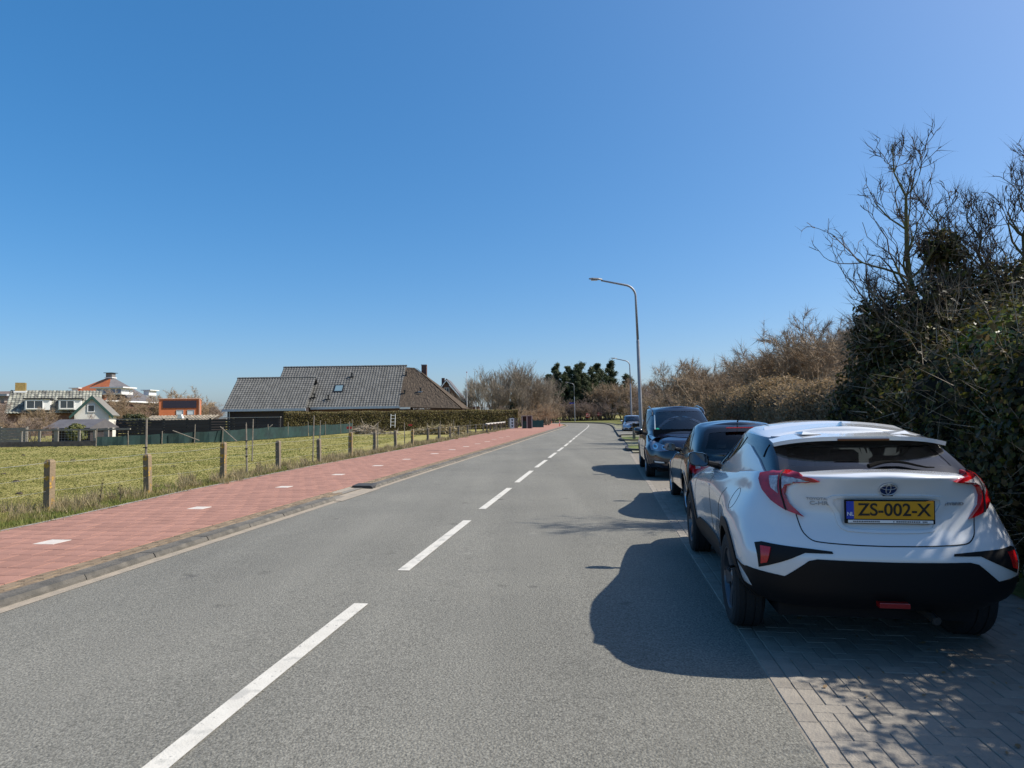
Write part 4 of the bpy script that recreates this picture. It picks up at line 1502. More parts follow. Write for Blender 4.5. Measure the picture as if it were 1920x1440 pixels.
    c.patch('grille', [(-0.40, 0.735), (0.40, 0.735), (0.36, 0.665), (-0.36, 0.665)], 'front', c.black, off=0.01, bvh=c.bvh_l)
    for z in (0.722, 0.685):
        c.seam([(-0.39, z), (0, z), (0.39, z)], 'front', 0.006, 'grille_bar', CHROME, off=0.012, bvh=c.bvh_l)
    c.patch('air_intake', [(-0.45, 0.46), (0.45, 0.46), (0.42, 0.30), (-0.42, 0.30)], 'front', c.black, off=0.006, bvh=c.bvh_l)
    c.seam([(-0.62, 0.96), (-0.55, 0.86), (-0.44, 0.765)], 'front', 0.004, 'bonnet_gap', bvh=c.bvh_l)
    c.seam([(0.62, 0.96), (0.55, 0.86), (0.44, 0.765)], 'front', 0.004, 'bonnet_gap', bvh=c.bvh_l)
    plate(c, wb + 0.955, 0.55, R(-2), txt=None, face=1)
    # green disc and white strip behind the windscreen
    c.patch('parking_disc', [(0.60 + 0.04 * math.cos(a), 1.115 + 0.028 * math.sin(a)) for a in np.linspace(0, 2 * math.pi, 15)[:-1]], 'front', mat('disc_green', (0.02, 0.35, 0.2), 0.5), off=0.006, skirt=0, bvh=c.bvh_g)
    c.patch('window_strip', [(0.675, 1.06), (0.655, 1.06), (0.600, 1.46), (0.618, 1.46)], 'front', mat('strip_white', (0.7, 0.75, 0.72), 0.5), off=0.006, skirt=0, bvh=c.bvh_g)
    MB().box(-0.7, 0.7, -0.8, 3.5, 0.17, 0.27).build('underbody', c.black, rt)
    c.finish()
    c.wheels(wb, 0.83, 0.325, 0.215, RIM_SILVER, 5, 0.215)
    c.interior([0.0, 0.95, 1.80], 0.72, 0.72, 1.40, -0.7, 2.9, dash=2.55)
    c.mirrors(2.32, 0.94, 1.07, None, mat('gloss_black_shell', (0.006, 0.006, 0.007), 0.1, coat=1.0), 0.23, 0.17)

people_carrier()

# ---- silver saloon further on ---------------------------------------------------------------------
def silver_saloon():
    wb = 2.85
    paint = mat('silver_blue_paint', (0.36, 0.40, 0.47), 0.25, metal=0.5, coat=1.0)
    lower = std_lower(wb, 0.85, 1.10, 0.90, 0.19, 0.93, 0.90, 0.80, 0.40, 0.10, 0.10, 0.006)
    green = [
        green_row((0.90, 0.88, 0.86), -0.72, 0.25, 0.68, (0.81, 0.81), 0.74, 2.42, 0.45),
        green_row((1.03, 1.01, 1.00), -0.50, 0.25, 0.65, (0.785, 0.785), 0.71, 2.18, 0.43),
        green_row((1.18, 1.17, 1.16), -0.22, 0.25, 0.62, (0.735, 0.735), 0.66, 1.88, 0.40),
        green_row((1.33, 1.33, 1.32), 0.08, 0.25, 0.58, (0.68, 0.68), 0.60, 1.58, 0.36),
        green_row((1.405, 1.415, 1.405), 0.25, 0.25, 0.54, (0.625, 0.625), 0.55, 1.40, 0.34),
        green_row((1.43, 1.445, 1.43), 0.32, 0.25, 0.47, (0.55, 0.55), 0.48, 1.30, 0.30),
    ]
    c = Car('parked_saloon', 'silver blue saloon parked further on beyond the grass islands', (10.85, 58.4, 0), R(180 - 8), paint,
            lower, (4, 4), green, (5, 6), 0.04, 0.035, green_mats=0.0, group='cars parked along the road', low_black=0.3)
    c.arch(0, 0.32, 0.355)
    c.arch(wb, 0.32, 0.355)
    c.glass('windscreen', [(-0.66, 0.92), (-0.54, 1.38), (0.54, 1.38), (0.66, 0.92)], 'front', GL_TINT, 0.03)
    c.glass('rear_window', [(-0.56, 0.97), (-0.46, 1.34), (0.46, 1.34), (0.56, 0.97)], 'rear', GL_TINT, 0.03)
    def side(v, sx):
        c.glass('front_side_window', [(2.05, 0.95), (1.48, 1.36), (1.02, 1.385), (1.02, 0.95)], v, GL_TINT, 0.02)
        c.glass('rear_side_window', [(0.95, 0.95), (0.95, 1.385), (0.55, 1.37), (0.02, 1.0), (0.06, 0.95)], v, GL_TINT, 0.02)
        c.seam([(0.98, 0.90), (0.98, 0.3)], v, bvh=c.bvh_l)
    c.sides(side)
    arch_lips(c, wb, 0.32, 0.355, paint)
    for sx in (-1, 1):
        c.patch('headlight', smooth_poly([(sx * 0.80, 0.70), (sx * 0.62, 0.76), (sx * 0.46, 0.68), (sx * 0.50, 0.57), (sx * 0.74, 0.57)], 3), 'front', mat('headlight_silver', (0.6, 0.65, 0.72), 0.1, coat=1.0), off=0.012, bvh=c.bvh_l)
        c.patch('tail_light', [(sx * 0.82, 0.80), (sx * 0.55, 0.80), (sx * 0.55, 0.64), (sx * 0.82, 0.64)], 'rear', RED_LENS, off=0.012, bvh=c.bvh_l)
        c.patch('fog_light', [(sx * 0.72, 0.38), (sx * 0.48, 0.38), (sx * 0.50, 0.30), (sx * 0.70, 0.30)], 'front', c.black, off=0.006, bvh=c.bvh_l)
    c.patch('grille', [(-0.34, 0.76), (0.34, 0.76), (0.27, 0.56), (-0.27, 0.56)], 'front', mat('grille_dark', (0.05, 0.06, 0.08), 0.3, metal=0.5), off=0.012, bvh=c.bvh_l)
    for z in (0.72, 0.66, 0.60):
        c.seam([(-0.30, z), (0, z), (0.30, z)], 'front', 0.006, 'grille_bar', CHROME, off=0.014, bvh=c.bvh_l)
    c.patch('air_intake', [(-0.40, 0.40), (0.40, 0.40), (0.36, 0.28), (-0.36, 0.28)], 'front', c.black, off=0.006, bvh=c.bvh_l)
    plate(c, wb + 0.86, 0.46, R(-2), txt=None, face=1)
    MB().box(-0.66, 0.66, -0.8, 3.4, 0.16, 0.25).build('underbody', c.black, c.root)
    c.finish()
    c.wheels(wb, 0.78, 0.315, 0.2, RIM_SILVER, 5, 0.21)
    c.interior([0.65, 1.5], 0.6, 0.58, 1.16, 0.1, 2.3, dash=2.0)
    c.mirrors(1.75, 0.86, 0.98, None, paint, 0.2, 0.13)

silver_saloon()


# ================================================================== buildings
M_TILE = mat('grey_roof_tile', (0.136, 0.136, 0.130), 0.9, col2=(0.102, 0.102, 0.098), scale=1.2, island=0.10, spec=0.3, spots=[((0.165, 0.16, 0.12), 3.0, 0.66)])
M_THATCH = mat('thatch', (0.105, 0.082, 0.062), 0.95, col2=(0.06, 0.048, 0.038), scale=3.5, bump=1.0, bscale=9, spec=0.1, spots=[((0.145, 0.12, 0.09), 1.6, 0.66)])
M_BRICK = mat('brown_brick', (0.14, 0.075, 0.055), 0.9, col2=(0.10, 0.055, 0.042), scale=6, bump=0.3, bscale=20)
M_TIMBER = mat('dark_timber', (0.035, 0.026, 0.027), 0.8, var=0.4, scale=4, stretch=(0.3, 0.3, 6))
M_FASCIA = mat('pale_blue_fascia', (0.42, 0.47, 0.53), 0.6, var=0.12, scale=2)
M_WHITEW = mat('white_render', (0.66, 0.64, 0.58), 0.85, var=0.12, scale=1.2)
M_WFRAME = mat('white_frame', (0.72, 0.72, 0.70), 0.5)
M_PANE = mat('window_pane', (0.03, 0.04, 0.05), 0.06, coat=0.6)
M_BLACK = mat('black_metal', (0.012, 0.012, 0.013), 0.5)
M_ORANGE = mat('orange_tile', (0.52, 0.15, 0.045), 0.8, col2=(0.42, 0.11, 0.035), scale=1.5)
M_SLATE = mat('slate_roof', (0.115, 0.11, 0.115), 0.75, col2=(0.085, 0.08, 0.085), scale=1.2)
M_LEAD = mat('lead_grey', (0.35, 0.36, 0.37), 0.6)

def tiled_roof(name, a, b, c_, parent, m=None, tw=0.38, tl=0.42, amp=0.065):
    """real pantiles over the parallelogram eave a->b, up a->c: every tile its own curved piece"""
    a, b, c_ = Vector(a), Vector(b), Vector(c_)
    U, V = b - a, c_ - a
    n = U.cross(V).normalized()
    if n.z < 0:
        n = -n
    nu, nv = max(1, round(U.length / tw)), max(1, round(V.length / tl))
    verts, faces = [], []
    for j in range(nv):
        for i in range(nu):
            k = len(verts)
            jit = random.uniform(-0.006, 0.006)
            for t, lift in ((0.0, 0.055), (1.08, 0.012)):
                for f, h in ((0.0, 0.0), (0.22, amp), (0.45, amp * 1.15), (0.68, amp * 0.3), (1.03, 0.0)):
                    p = a + U * ((i + f) / nu) + V * ((j + t) / nv) + n * (h + lift + jit)
                    verts.append(tuple(p))
            for f in range(4):
                faces.append((k + f, k + f + 1, k + 6 + f, k + 5 + f))
            # front lip
            for f in range(4):
                q = len(verts)
                p0, p1 = Vector(verts[k + f]), Vector(verts[k + f + 1])
                verts += [tuple(p0 - n * 0.035), tuple(p1 - n * 0.035)]
                faces.append((k + f, k + f + 1, q + 1, q))
    me = bpy.data.meshes.new(name)
    me.from_pydata(verts, [], faces)
    o = link(name, me, m or M_TILE, parent)
    o['kind'] = 'stuff'
    u = MB().quad(a, b, b + V, c_).build('roof_deck', M_TIMBER, parent)
    return o

def window(parent, x0, x1, z0, z1, y, mull=1, frame=M_WFRAME, pane=M_PANE, fw=0.07, depth=0.08, name='window'):
    """framed window facing -y at world y, panes behind the frame"""
    e = MB()
    e.box(x0 + fw, x1 - fw, y - depth, y + 0.03, z0, z0 + fw).box(x0 + fw, x1 - fw, y - depth, y + 0.03, z1 - fw, z1)
    e.box(x0, x0 + fw, y - depth - 0.002, y + 0.03, z0, z1).box(x1 - fw, x1, y - depth - 0.002, y + 0.03, z0, z1)
    w = e.build(name, frame, parent)
    step = (x1 - x0 - 2 * fw) / (mull + 1)
    for i in range(mull + 1):
        a = x0 + fw + i * step
        MB().box(a, a + step - (0.05 if i < mull else 0), y - 0.03, y + 0.02, z0 + fw, z1 - fw).build('pane', pane, w)
        if i < mull:
            MB().box(a + step - 0.05, a + step, y - depth, y + 0.02, z0 + fw, z1 - fw).build('mullion', frame, w)
    return w

# ---- farmhouse: tiled wings and a thatched hipped end ---------------------------------------------------
fh = thing('farmhouse', 'long farmhouse with grey pantile roofs and a thatched hipped end behind the clipped hedge', 'house', (-25, 88, 0))
fh_kids = []
def W(o):
    """parent keeps world coordinates"""
    o.matrix_parent_inverse = o.parent.matrix_basis.inverted() if o.parent and o.parent.parent is None else o.matrix_parent_inverse
    return o
fh.location = (0, 0, 0)
MB().box(-37.6, -27.3, 84.5, 92.6, -0.1, 2.95).build('wing_wall', M_TIMBER, fh)
MB().prism([(84.5, 2.95), (92.6, 2.95), (88.55, 7.05)], 'x', -37.6, -37.4).build('gable', M_TIMBER, fh)
MB().box(-27.3, -15.2, 86.5, 98, -0.1, 3.0).build('main_wall', M_BRICK, fh)
MB().prism([(86.6, 3.0), (97.4, 3.0), (92, 8.75)], 'x', -32.6, -32.3).build('gable', M_BRICK, fh)
MB().box(-15.2, -7.6, 87.0, 98, -0.1, 2.6).build('thatch_wall', M_BRICK, fh)
tiled_roof('wing_roof_tiles', (-38.0, 84.0, 2.85), (-27.15, 84.0, 2.85), (-38.0, 88.55, 7.2), fh)
MB().quad((-38.0, 93.1, 2.85), (-27.15, 93.1, 2.85), (-27.15, 88.55, 7.2), (-38.0, 88.55, 7.2)).build('wing_roof_back', M_SLATE, fh)
tiled_roof('main_roof_tiles', (-32.85, 86.0, 2.98), (-15.2, 86.0, 2.98), (-32.85, 92.0, 8.9), fh)
MB().quad((-32.85, 98.0, 2.98), (-15.2, 98.0, 2.98), (-15.2, 92.0, 8.9), (-32.85, 92.0, 8.9)).build('main_roof_back', M_SLATE, fh)
for (x0, x1, y, z) in ((-38.05, -27.1, 88.55, 7.27), (-32.9, -15.1, 92.0, 8.98)):
    rd = MB()
    n = int((x1 - x0) / 0.42)
    for i in range(n):
        a = x0 + (x1 - x0) * i / n
        rd.tube([(a, y, z - 0.02), (a + (x1 - x0) / n * 1.02, y, z + 0.015)], 0.13, 8)
    o = rd.build('ridge_tiles', M_TILE, fh)
    o['kind'] = 'stuff'
MB().box(-38.05, -27.1, 83.86, 84.0, 2.62, 2.92).build('gutter_board', M_FASCIA, fh)
MB().box(-27.1, -15.1, 85.86, 86.0, 2.78, 3.08).build('gutter_board', M_FASCIA, fh)
MB().box(-15.1, -13.7, 85.80, 86.1, 2.66, 2.92).build('white_soffit', M_WFRAME, fh)
MB().tube([(-37.25, 84.3, 0), (-37.25, 84.3, 2.6)], 0.08, 8).build('downpipe', M_LEAD, fh)
# thatch: uneven surface over the hip
def thatch(name, P, nu, nv):
    """P: 4 corners eave-left, eave-right, top-right, top-left"""
    P = [Vector(p) for p in P]
    n = (P[1] - P[0]).cross(P[3] - P[0]).normalized()
    if n.z < 0:
        n = -n
    V, F = [], []
    for j in range(nv + 1):
        for i in range(nu + 1):
            u, v = i / nu, j / nv
            p = (P[0] * (1 - u) + P[1] * u) * (1 - v) + (P[3] * (1 - u) + P[2] * u) * v
            edge = min(u, 1 - u, v, 1 - v)
            V.append(tuple(p + n * (0.28 + (random.uniform(-0.035, 0.035) if 0.01 < edge else 0))))
    for j in range(nv):
        for i in range(nu):
            k = j * (nu + 1) + i
            F.append((k, k + 1, k + nu + 2, k + nu + 1))
    me = bpy.data.meshes.new(name)
    me.from_pydata(V, [], F)
    return link(name, me, M_THATCH, fh)
apexL, apexR = (-15.4, 92.0, 8.55), (-14.0, 92.0, 8.45)
thatch('thatched_roof', [(-15.2, 86.0, 2.75), (-6.9, 86.2, 2.45), apexR, apexL], 40, 36)
thatch('thatched_hip', [(-6.9, 86.2, 2.45), (-6.6, 98.0, 2.45), apexR, apexR], 40, 36)
thatch('thatched_back', [(-6.6, 98.0, 2.45), (-15.2, 98.0, 2.75), apexL, apexR], 20, 20)
ch = MB().box(-13.25, -12.5, 93.6, 94.3, 6.0, 9.15).build('chimney', M_BRICK, fh)
MB().box(-13.3, -12.45, 93.55, 94.35, 9.15, 9.25).build('chimney_cap', M_LEAD, ch)
def on_roof(x, z, y0=86.0, z0=2.98, y1=92.0, z1=8.9):
    return y0 + (z - z0) / (z1 - z0) * (y1 - y0)
sl = Matrix.Rotation(math.atan2(5.92, 6.0), 4, 'X')
e = MB().box(-0.66, 0.66, -0.72, 0.72, 0.02, 0.16).build('skylight', M_BLACK, fh)
e.matrix_local = Matrix.Translation((-24.0, on_roof(0, 5.6), 5.6)) @ sl
p_ = MB().box(-0.50, 0.50, -0.56, 0.56, 0.16, 0.175).build('pane', mat('skylight_pane', (0.16, 0.24, 0.27), 0.05, coat=1.0), e)
for x, z in ((-22.6, 7.3), (-27.0, 4.35), (-25.0, 4.1), (-14.95, 7.4), (-14.75, 4.7), (-12.6, 5.0)):
    y = on_roof(x, z) - (0.1 if x < -15 else 0.0)
    pv = MB().tube([(x, y, z - 0.1), (x, y - 0.05, z + 0.55)], 0.1, 8).tube([(x, y - 0.05, z + 0.5), (x, y - 0.05, z + 0.62)], 0.16, 8)
    pv.build('roof_vent', M_BLACK, fh)
    if x < -15 or x > -13:
        MB().box(x - 0.3, x + 0.3, y - 0.35, y - 0.25, z - 0.05, z + 0.1).build('lead_flashing', M_LEAD if x > -15 else M_BLACK, fh)

# ---- brick house behind the thatch -----------------------------------------------------------------------
bh = thing('brick_house', 'brown brick gable house with a dark roof rising behind the thatched end', 'house')
MB().box(-16.0, -9.6, 125.2, 134, -0.1, 4.4).build('wall', M_BRICK, bh)
MB().prism([(-16.0, 4.4), (-9.6, 4.4), (-12.8, 8.3)], 'y', 125.2, 125.5).build('gable', M_BRICK, bh)
rf = MB()
rf.prism([(-12.8, 8.75), (-9.2, 4.1), (-9.05, 4.3), (-12.8, 9.0)], 'y', 124.9, 134.5)
rf.build('roof_slope', M_SLATE, bh)
MB().prism([(-12.8, 8.75), (-16.4, 4.1), (-16.55, 4.3), (-12.8, 9.0)], 'y', 124.9, 134.5).build('roof_slope', M_SLATE, bh)
MB().prism([(-12.8, 8.5), (-9.3, 4.0), (-9.15, 4.2), (-12.8, 8.75)], 'y', 124.75, 124.9).build('verge_board', M_WFRAME, bh)
MB().prism([(-12.8, 8.5), (-16.3, 4.0), (-16.45, 4.2), (-12.8, 8.75)], 'y', 124.75, 124.9).build('verge_board', M_WFRAME, bh)
MB().box(-14.1, -13.5, 128, 128.6, 7.5, 9.3).build('chimney', M_BRICK, bh)
MB().prism([(-15.6, 8.4), (-16.9, 6.5), (-14.3, 6.5)], 'y', 126.5, 133).build('cross_gable_roof', M_SLATE, bh)
window(bh, -13.3, -12.3, 6.0, 7.2, 125.2, 1)
MB().box(-9.6, -6.8, 128, 134, -0.1, 3.4).build('side_wing', M_BRICK, bh)
MB().box(-9.7, -6.6, 127.8, 134.2, 3.4, 3.6).build('wing_roof', M_LEAD, bh)

# ---- white gabled shed with green boards -----------------------------------------------------------------
ws = thing('white_gable_house', 'white gabled outbuilding with dark green barge boards and one small window', 'house', (-38.1, 58.0, 0), R(27))
ws.scale = (0.9, 0.9, 0.97)
MB().box(-1.46, 1.46, 0.10, 8.00, -0.1, 2.35).build('wall', M_WHITEW, ws)
MB().prism([(-1.46, 2.35), (1.46, 2.35), (0.00, 3.85)], 'y', 0.10, 0.30).build('gable', M_WHITEW, ws)
MB().prism([(0.00, 3.86), (1.72, 2.08), (1.82, 2.2), (0.00, 4.05)], 'y', -0.05, 8.30).build('roof_slope', mat('grey_felt', (0.2, 0.185, 0.16), 0.9, var=0.2, scale=2), ws)
MB().prism([(0.00, 3.86), (-1.72, 2.08), (-1.82, 2.2), (0.00, 4.05)], 'y', -0.05, 8.30).build('roof_slope', MATS['grey_felt'], ws)
gb = mat('green_board', (0.025, 0.07, 0.055), 0.6)
MB().prism([(0.00, 3.76), (1.81, 1.9), (1.89, 2.12), (0.00, 4.08)], 'y', -0.17, -0.05).build('barge_board', gb, ws)
MB().prism([(0.00, 3.76), (-1.81, 1.9), (-1.89, 2.12), (0.00, 4.08)], 'y', -0.17, -0.05).build('barge_board', gb, ws)
window(ws, -0.39, 0.26, 2.50, 3.20, 0.10, 0)

# ---- row house with two dormers ----------------------------------------------------------------------------
rh = thing('dormer_house', 'low house with a mossy grey tile roof and two white dormer windows', 'house', (-50.2, 78.0, 0), R(30))
rh.scale = (0.82, 1, 1)
MB().box(-11.0, -0.10, 0.60, 8.00, -0.1, 3.0).build('wall', M_BRICK, rh)
tiled_roof('roof_tiles', (-11.3, 0.00, 2.6), (0.00, 0.00, 2.6), (-11.3, 3.60, 5.4), rh, mat('mossy_tile', (0.27, 0.27, 0.22), 0.9, col2=(0.10, 0.10, 0.09), scale=1.6, island=0.35), 0.42, 0.40)
MB().quad((-11.3, 8.00, 2.6), (0.00, 8.00, 2.6), (0.00, 3.60, 5.4), (-11.3, 3.60, 5.4)).build('roof_back', M_SLATE, rh)
ch = MB().box(-10.70, -9.50, 3.20, 4.20, 5.0, 6.35).build('chimney', mat('yellow_brick', (0.30, 0.21, 0.07), 0.9, var=0.25, scale=4), rh)
MB().box(-10.85, -9.35, 3.05, 4.35, 5.15, 5.35).build('chimney_flashing', M_WFRAME, ch)
for x0, x1 in ((-9.00, -6.10), (-5.10, -2.40)):
    dm = MB().box(x0, x1, -0.25, 3.00, 3.0, 4.28).build('dormer', M_WFRAME, rh)
    MB().box(x0 - 0.15, x1 + 0.2, -0.45, 3.10, 4.28, 4.42).build('dormer_roof', M_BLACK, dm)
    window(dm, x0 + 0.15, x1 - 0.75, 3.12, 4.15, -0.26, 1, fw=0.1)
fl = thing('flat_dormer_house', 'grey brown house with a wide flat roofed dormer beside the dormer house', 'house')
MB().box(-80, -63.6, 83, 92, -0.1, 4.2).build('wall', M_BRICK, fl)
MB().prism([(82.6, 3.9), (88.0, 5.9), (93.4, 3.9)], 'x', -81, -63.2).build('roof', mat('brown_tile', (0.17, 0.13, 0.11), 0.9, var=0.3, scale=3), fl)
MB().box(-81, -66.2, 83.4, 87, 4.0, 5.05).build('dormer', mat('dormer_grey', (0.30, 0.26, 0.22), 0.9, var=0.2, scale=2), fl)
MB().box(-81, -65.6, 83.0, 87.2, 5.05, 5.32).build('dormer_fascia', M_LEAD, fl)
window(fl, -70.5, -67.4, 4.15, 4.95, 83.4, 1)

# ---- house with the orange and grey pyramid roof ----------------------------------------------------------------
py = thing('pyramid_roof_house', 'house whose pyramid roof is orange tiled on one face and grey on the other', 'house')
A = Vector((-73.4, 117, 9.8)); F_ = Vector((-69.3, 109.2, 5.1)); Rr = Vector((-65.6, 118.5, 4.9)); L2 = Vector((-86.0, 116.5, 4.9)); B_ = Vector((-75.0, 127, 4.9))
MB().quad(F_, L2, A).build('orange_roof', M_ORANGE, py)
MB().quad(F_, A, Rr).build('grey_roof', M_SLATE, py)
MB().quad(A, B_, Rr).build('grey_roof', M_SLATE, py)
MB().quad(A, L2, B_).build('orange_roof', M_ORANGE, py)
MB().prism([(F_.x + 0.2, F_.y + 0.6), (Rr.x - 0.6, Rr.y), (B_.x, B_.y - 0.6), (L2.x + 0.6, L2.y)], 'z', -0.1, 4.8).build('wall', M_BRICK, py)
eb = MB()
dirr = (Rr - F_).normalized()
eb.tube([F_ + Vector((-0.1, -0.1, -0.05)), Rr + Vector((0.5, -0.1, -0.1))], 0.17, 6)
eb.build('eave_board', M_WFRAME, py)
ch = MB().box(-73.95, -72.85, 116.3, 117.4, 9.0, 10.3).build('chimney', mat('chimney_grey', (0.17, 0.16, 0.15), 0.9), py)
MB().box(-74.2, -72.6, 116.0, 117.7, 10.34, 10.42).build('chimney_cap', M_BLACK, ch)
MB().box(-74.1, -72.7, 116.15, 117.6, 9.42, 9.56).build('chimney_flashing', M_WFRAME, ch)
dm = MB().box(-72.0, -67.6, 110.6, 114, 6.2, 7.3).build('dormer', M_WFRAME, py)
MB().box(-72.7, -67.0, 110.1, 114.2, 7.3, 7.5).build('dormer_roof', M_WFRAME, dm)
for x0 in (-71.9, -70.75, -69.5, -68.5):
    window(dm, x0, x0 + 0.95, 6.35, 7.2, 110.6, 0, pane=mat('blue_pane', (0.10, 0.12, 0.20), 0.05, coat=0.8))
for x0, y0, z0 in ((-68.7, 119.2, 6.3), (-79.9, 116, 6.7)):
    dm = MB().box(x0, x0 + 1.0, y0, y0 + 2.5, z0, z0 + 0.9).build('dormer', M_WFRAME, py)
    MB().box(x0 - 0.4, x0 + 1.4, y0 - 0.3, y0 + 2.8, z0 + 0.9, z0 + 1.04).build('dormer_roof', M_WFRAME, dm)

# ---- orange box house -----------------------------------------------------------------------------------------
ob = thing('orange_house', 'flat roofed orange rendered house with a dark panel above two small windows', 'house', (-52.4, 101.0, 0), R(24))
M_OR = mat('orange_render', (0.55, 0.16, 0.06), 0.8, var=0.1, scale=1)
MB().box(-2.88, 2.79, -0.80, 6.00, -0.1, 4.9).build('wall', M_OR, ob)
MB().box(-2.97, 2.88, -0.95, 6.10, 4.9, 5.0).build('roof_edge', mat('pale_edge', (0.6, 0.35, 0.25), 0.6), ob)
MB().box(2.70, 2.88, -1.00, -0.80, -0.1, 4.9).build('corner_trim', MATS['pale_edge'], ob)
MB().box(-2.34, 2.34, -0.90, -0.80, 3.5, 4.62).build('dark_panel', mat('dark_cladding', (0.02, 0.016, 0.03), 0.5), ob)
for x0 in (-0.50, 1.03):
    window(ob, x0, x0 + 1.0, 2.42, 3.18, -0.80, 0, frame=M_LEAD, pane=mat('blind', (0.5, 0.56, 0.6), 0.3))

# ---- small sheds near the field --------------------------------------------------------------------------------
sh = thing('slate_roof_shed', 'low shed with a dark grey sloping roof behind the rail fence', 'shed')
MB().box(-36.2, -33.2, 50.4, 53.2, -0.1, 1.15).build('wall', M_TIMBER, sh)
MB().prism([(49.9, 1.1), (51.8, 1.78), (53.6, 1.1), (53.6, 1.05), (49.9, 1.02)], 'x', -36.6, -32.9).build('roof', M_SLATE, sh)
MB().box(-36.4, -33.0, 49.85, 49.92, 0.95, 1.06).build('gutter_board', M_BLACK, sh)
lw = thing('low_tiled_shed', 'long low shed with a pale tiled roof showing above the board fence', 'shed')
MB().box(-46, -37.6, 80, 84, -0.1, 1.7).build('wall', M_TIMBER, lw)
tiled_roof('roof_tiles', (-46.2, 79.6, 1.5), (-37.5, 79.6, 1.5), (-46.2, 82, 2.15), lw, mat('sandy_tile', (0.32, 0.27, 0.2), 0.9, var=0.3, scale=2, island=0.2), 0.42, 0.5)
MB().prism([(-41.6, 1.75), (-40.9, 1.75), (-41.05, 2.3), (-41.45, 2.3)], 'y', 79.4, 79.8).build('white_cowl', M_WFRAME, lw)

# ---- dark house behind the ivy: only its roof shows above the hedge ------------------------------------------------
dh = thing('thatched_cottage', 'cottage whose dark steep roof rises behind the ivy hedge', 'house')
MB().box(11.2, 21.0, 13.9, 16.6, -0.1, 3.0).build('wall', M_BRICK, dh)
MB().quad((10.6, 13.4, 2.9), (21.5, 13.4, 2.9), (20, 15.2, 7.6), (15.3, 15.2, 7.6)).build('roof_slope', M_THATCH, dh)
MB().quad((10.6, 17.0, 2.9), (10.6, 13.4, 2.9), (15.3, 15.2, 7.6)).build('roof_hip', M_THATCH, dh)
MB().quad((21.5, 17.0, 2.9), (10.6, 17.0, 2.9), (15.3, 15.2, 7.6), (20, 15.2, 7.6)).build('roof_slope', M_THATCH, dh)

# ================================================================== street furniture and fences
M_GALV = mat('galvanised', (0.30, 0.31, 0.33), 0.5, metal=0.35, var=0.2, scale=3)
def lamp(loc, label, h=8.0, reach=1.9, lean=0.0, sc=1.0):
    L_ = thing('street_lamp', label, 'street lamp', loc, 0, 'street lamps along the road')
    z1 = h * 0.62
    MB().lathe([(0.095, 0.0), (0.095, 0.9), (0.088, 1.0), (0.072, z1), (0.058, z1 + 0.06)], n=14).build('lower_pole', M_GALV, L_, smooth=True)
    MB().box(-0.05, 0.05, -0.10, -0.088, 0.45, 0.8).build('service_door', M_LEAD, L_)
    pts = [(0, 0, z1), (-0.02, 0, h - 1.05)]
    for a in np.linspace(0, R(74), 8):
        pts.append((-0.02 - 0.55 * (1 - math.cos(a)), 0, h - 0.95 + 0.55 * math.sin(a)))
    x0, z0 = pts[-1][0], pts[-1][2]
    pts.append((-reach + 0.35, 0, z0 + (reach - 0.35 + x0) * 0.22))
    MB().tube(pts, [0.058] + [0.05] * (len(pts) - 2) + [0.035], 10).build('arm', M_GALV, L_, smooth=True)
    xe, ze = pts[-1][0], pts[-1][2]
    hd = MB()
    ring = []
    for t, w, hh in ((0.0, 0.05, 0.05), (0.08, 0.09, 0.06), (0.18, 0.13, 0.07), (0.45, 0.15, 0.06), (0.58, 0.11, 0.035), (0.62, 0.05, 0.02)):
        n0 = len(hd.v)
        x = xe + 0.06 - t
        z = ze + 0.03 + t * 0.10
        hd.v += [(x, -w, z), (x, -w * 0.7, z + hh * 0.8), (x, 0, z + hh), (x, w * 0.7, z + hh * 0.8), (x, w, z), (x, 0, z - 0.02)]
        if n0:
            for i in range(6):
                j = (i + 1) % 6
                hd.f.append((n0 - 6 + i, n0 - 6 + j, n0 + j, n0 + i))
    hd.f += [tuple(range(6)), tuple(range(len(hd.v) - 6, len(hd.v)))]
    lh = hd.build('lamp_head', mat('lamp_grey', (0.16, 0.165, 0.175), 0.5), L_)
    MB().box(xe - 0.46, xe - 0.16, -0.1, 0.1, ze + 0.018, ze + 0.03).build('lamp_glass', mat('lamp_glass', (0.5, 0.52, 0.52), 0.2), lh)
    L_.rotation_euler = (0, R(lean), 0)
    L_.scale = (sc, sc, sc)
    return L_
lamp((5.93, 29.5, 0.0), 'tall grey street lamp rising behind the dark blue people carrier', 8.0, 1.95, -0.9)
lamp((11.9, 64.0, 0.05), 'slim grey street lamp standing behind the silver blue saloon', 7.3, 1.7, -0.5)
l3 = lamp((12.75, 131.0, 0.10), 'street lamp with the blue street name plate at the bend', 8.3, 1.6, -0.3)
MB().box(-1.02, -0.08, -0.03, 0.0, 3.72, 3.98).build('street_name_plate', mat('sign_blue', (0.03, 0.04, 0.30), 0.5), l3)

fp = thing('flagpole', 'slender white flagpole standing behind the clipped hedge', 'flagpole', (-6.85, 97, 0))
MB().lathe([(0.06, 0), (0.05, 4), (0.035, 8.2)], n=10).build('pole', M_WFRAME, fp, smooth=True)
MB().lathe([(0.0, 8.18), (0.08, 8.2), (0.09, 8.28), (0.0, 8.36)], n=10).build('finial', mat('finial_red', (0.3, 0.03, 0.03), 0.5), fp)
fp2 = thing('white_post', 'short white post among the bare trees behind the hedge', 'post', (-5.6, 98, 0))
MB().lathe([(0.06, 0), (0.05, 3.9), (0.0, 3.95)], n=8).build('pole', M_WFRAME, fp2)

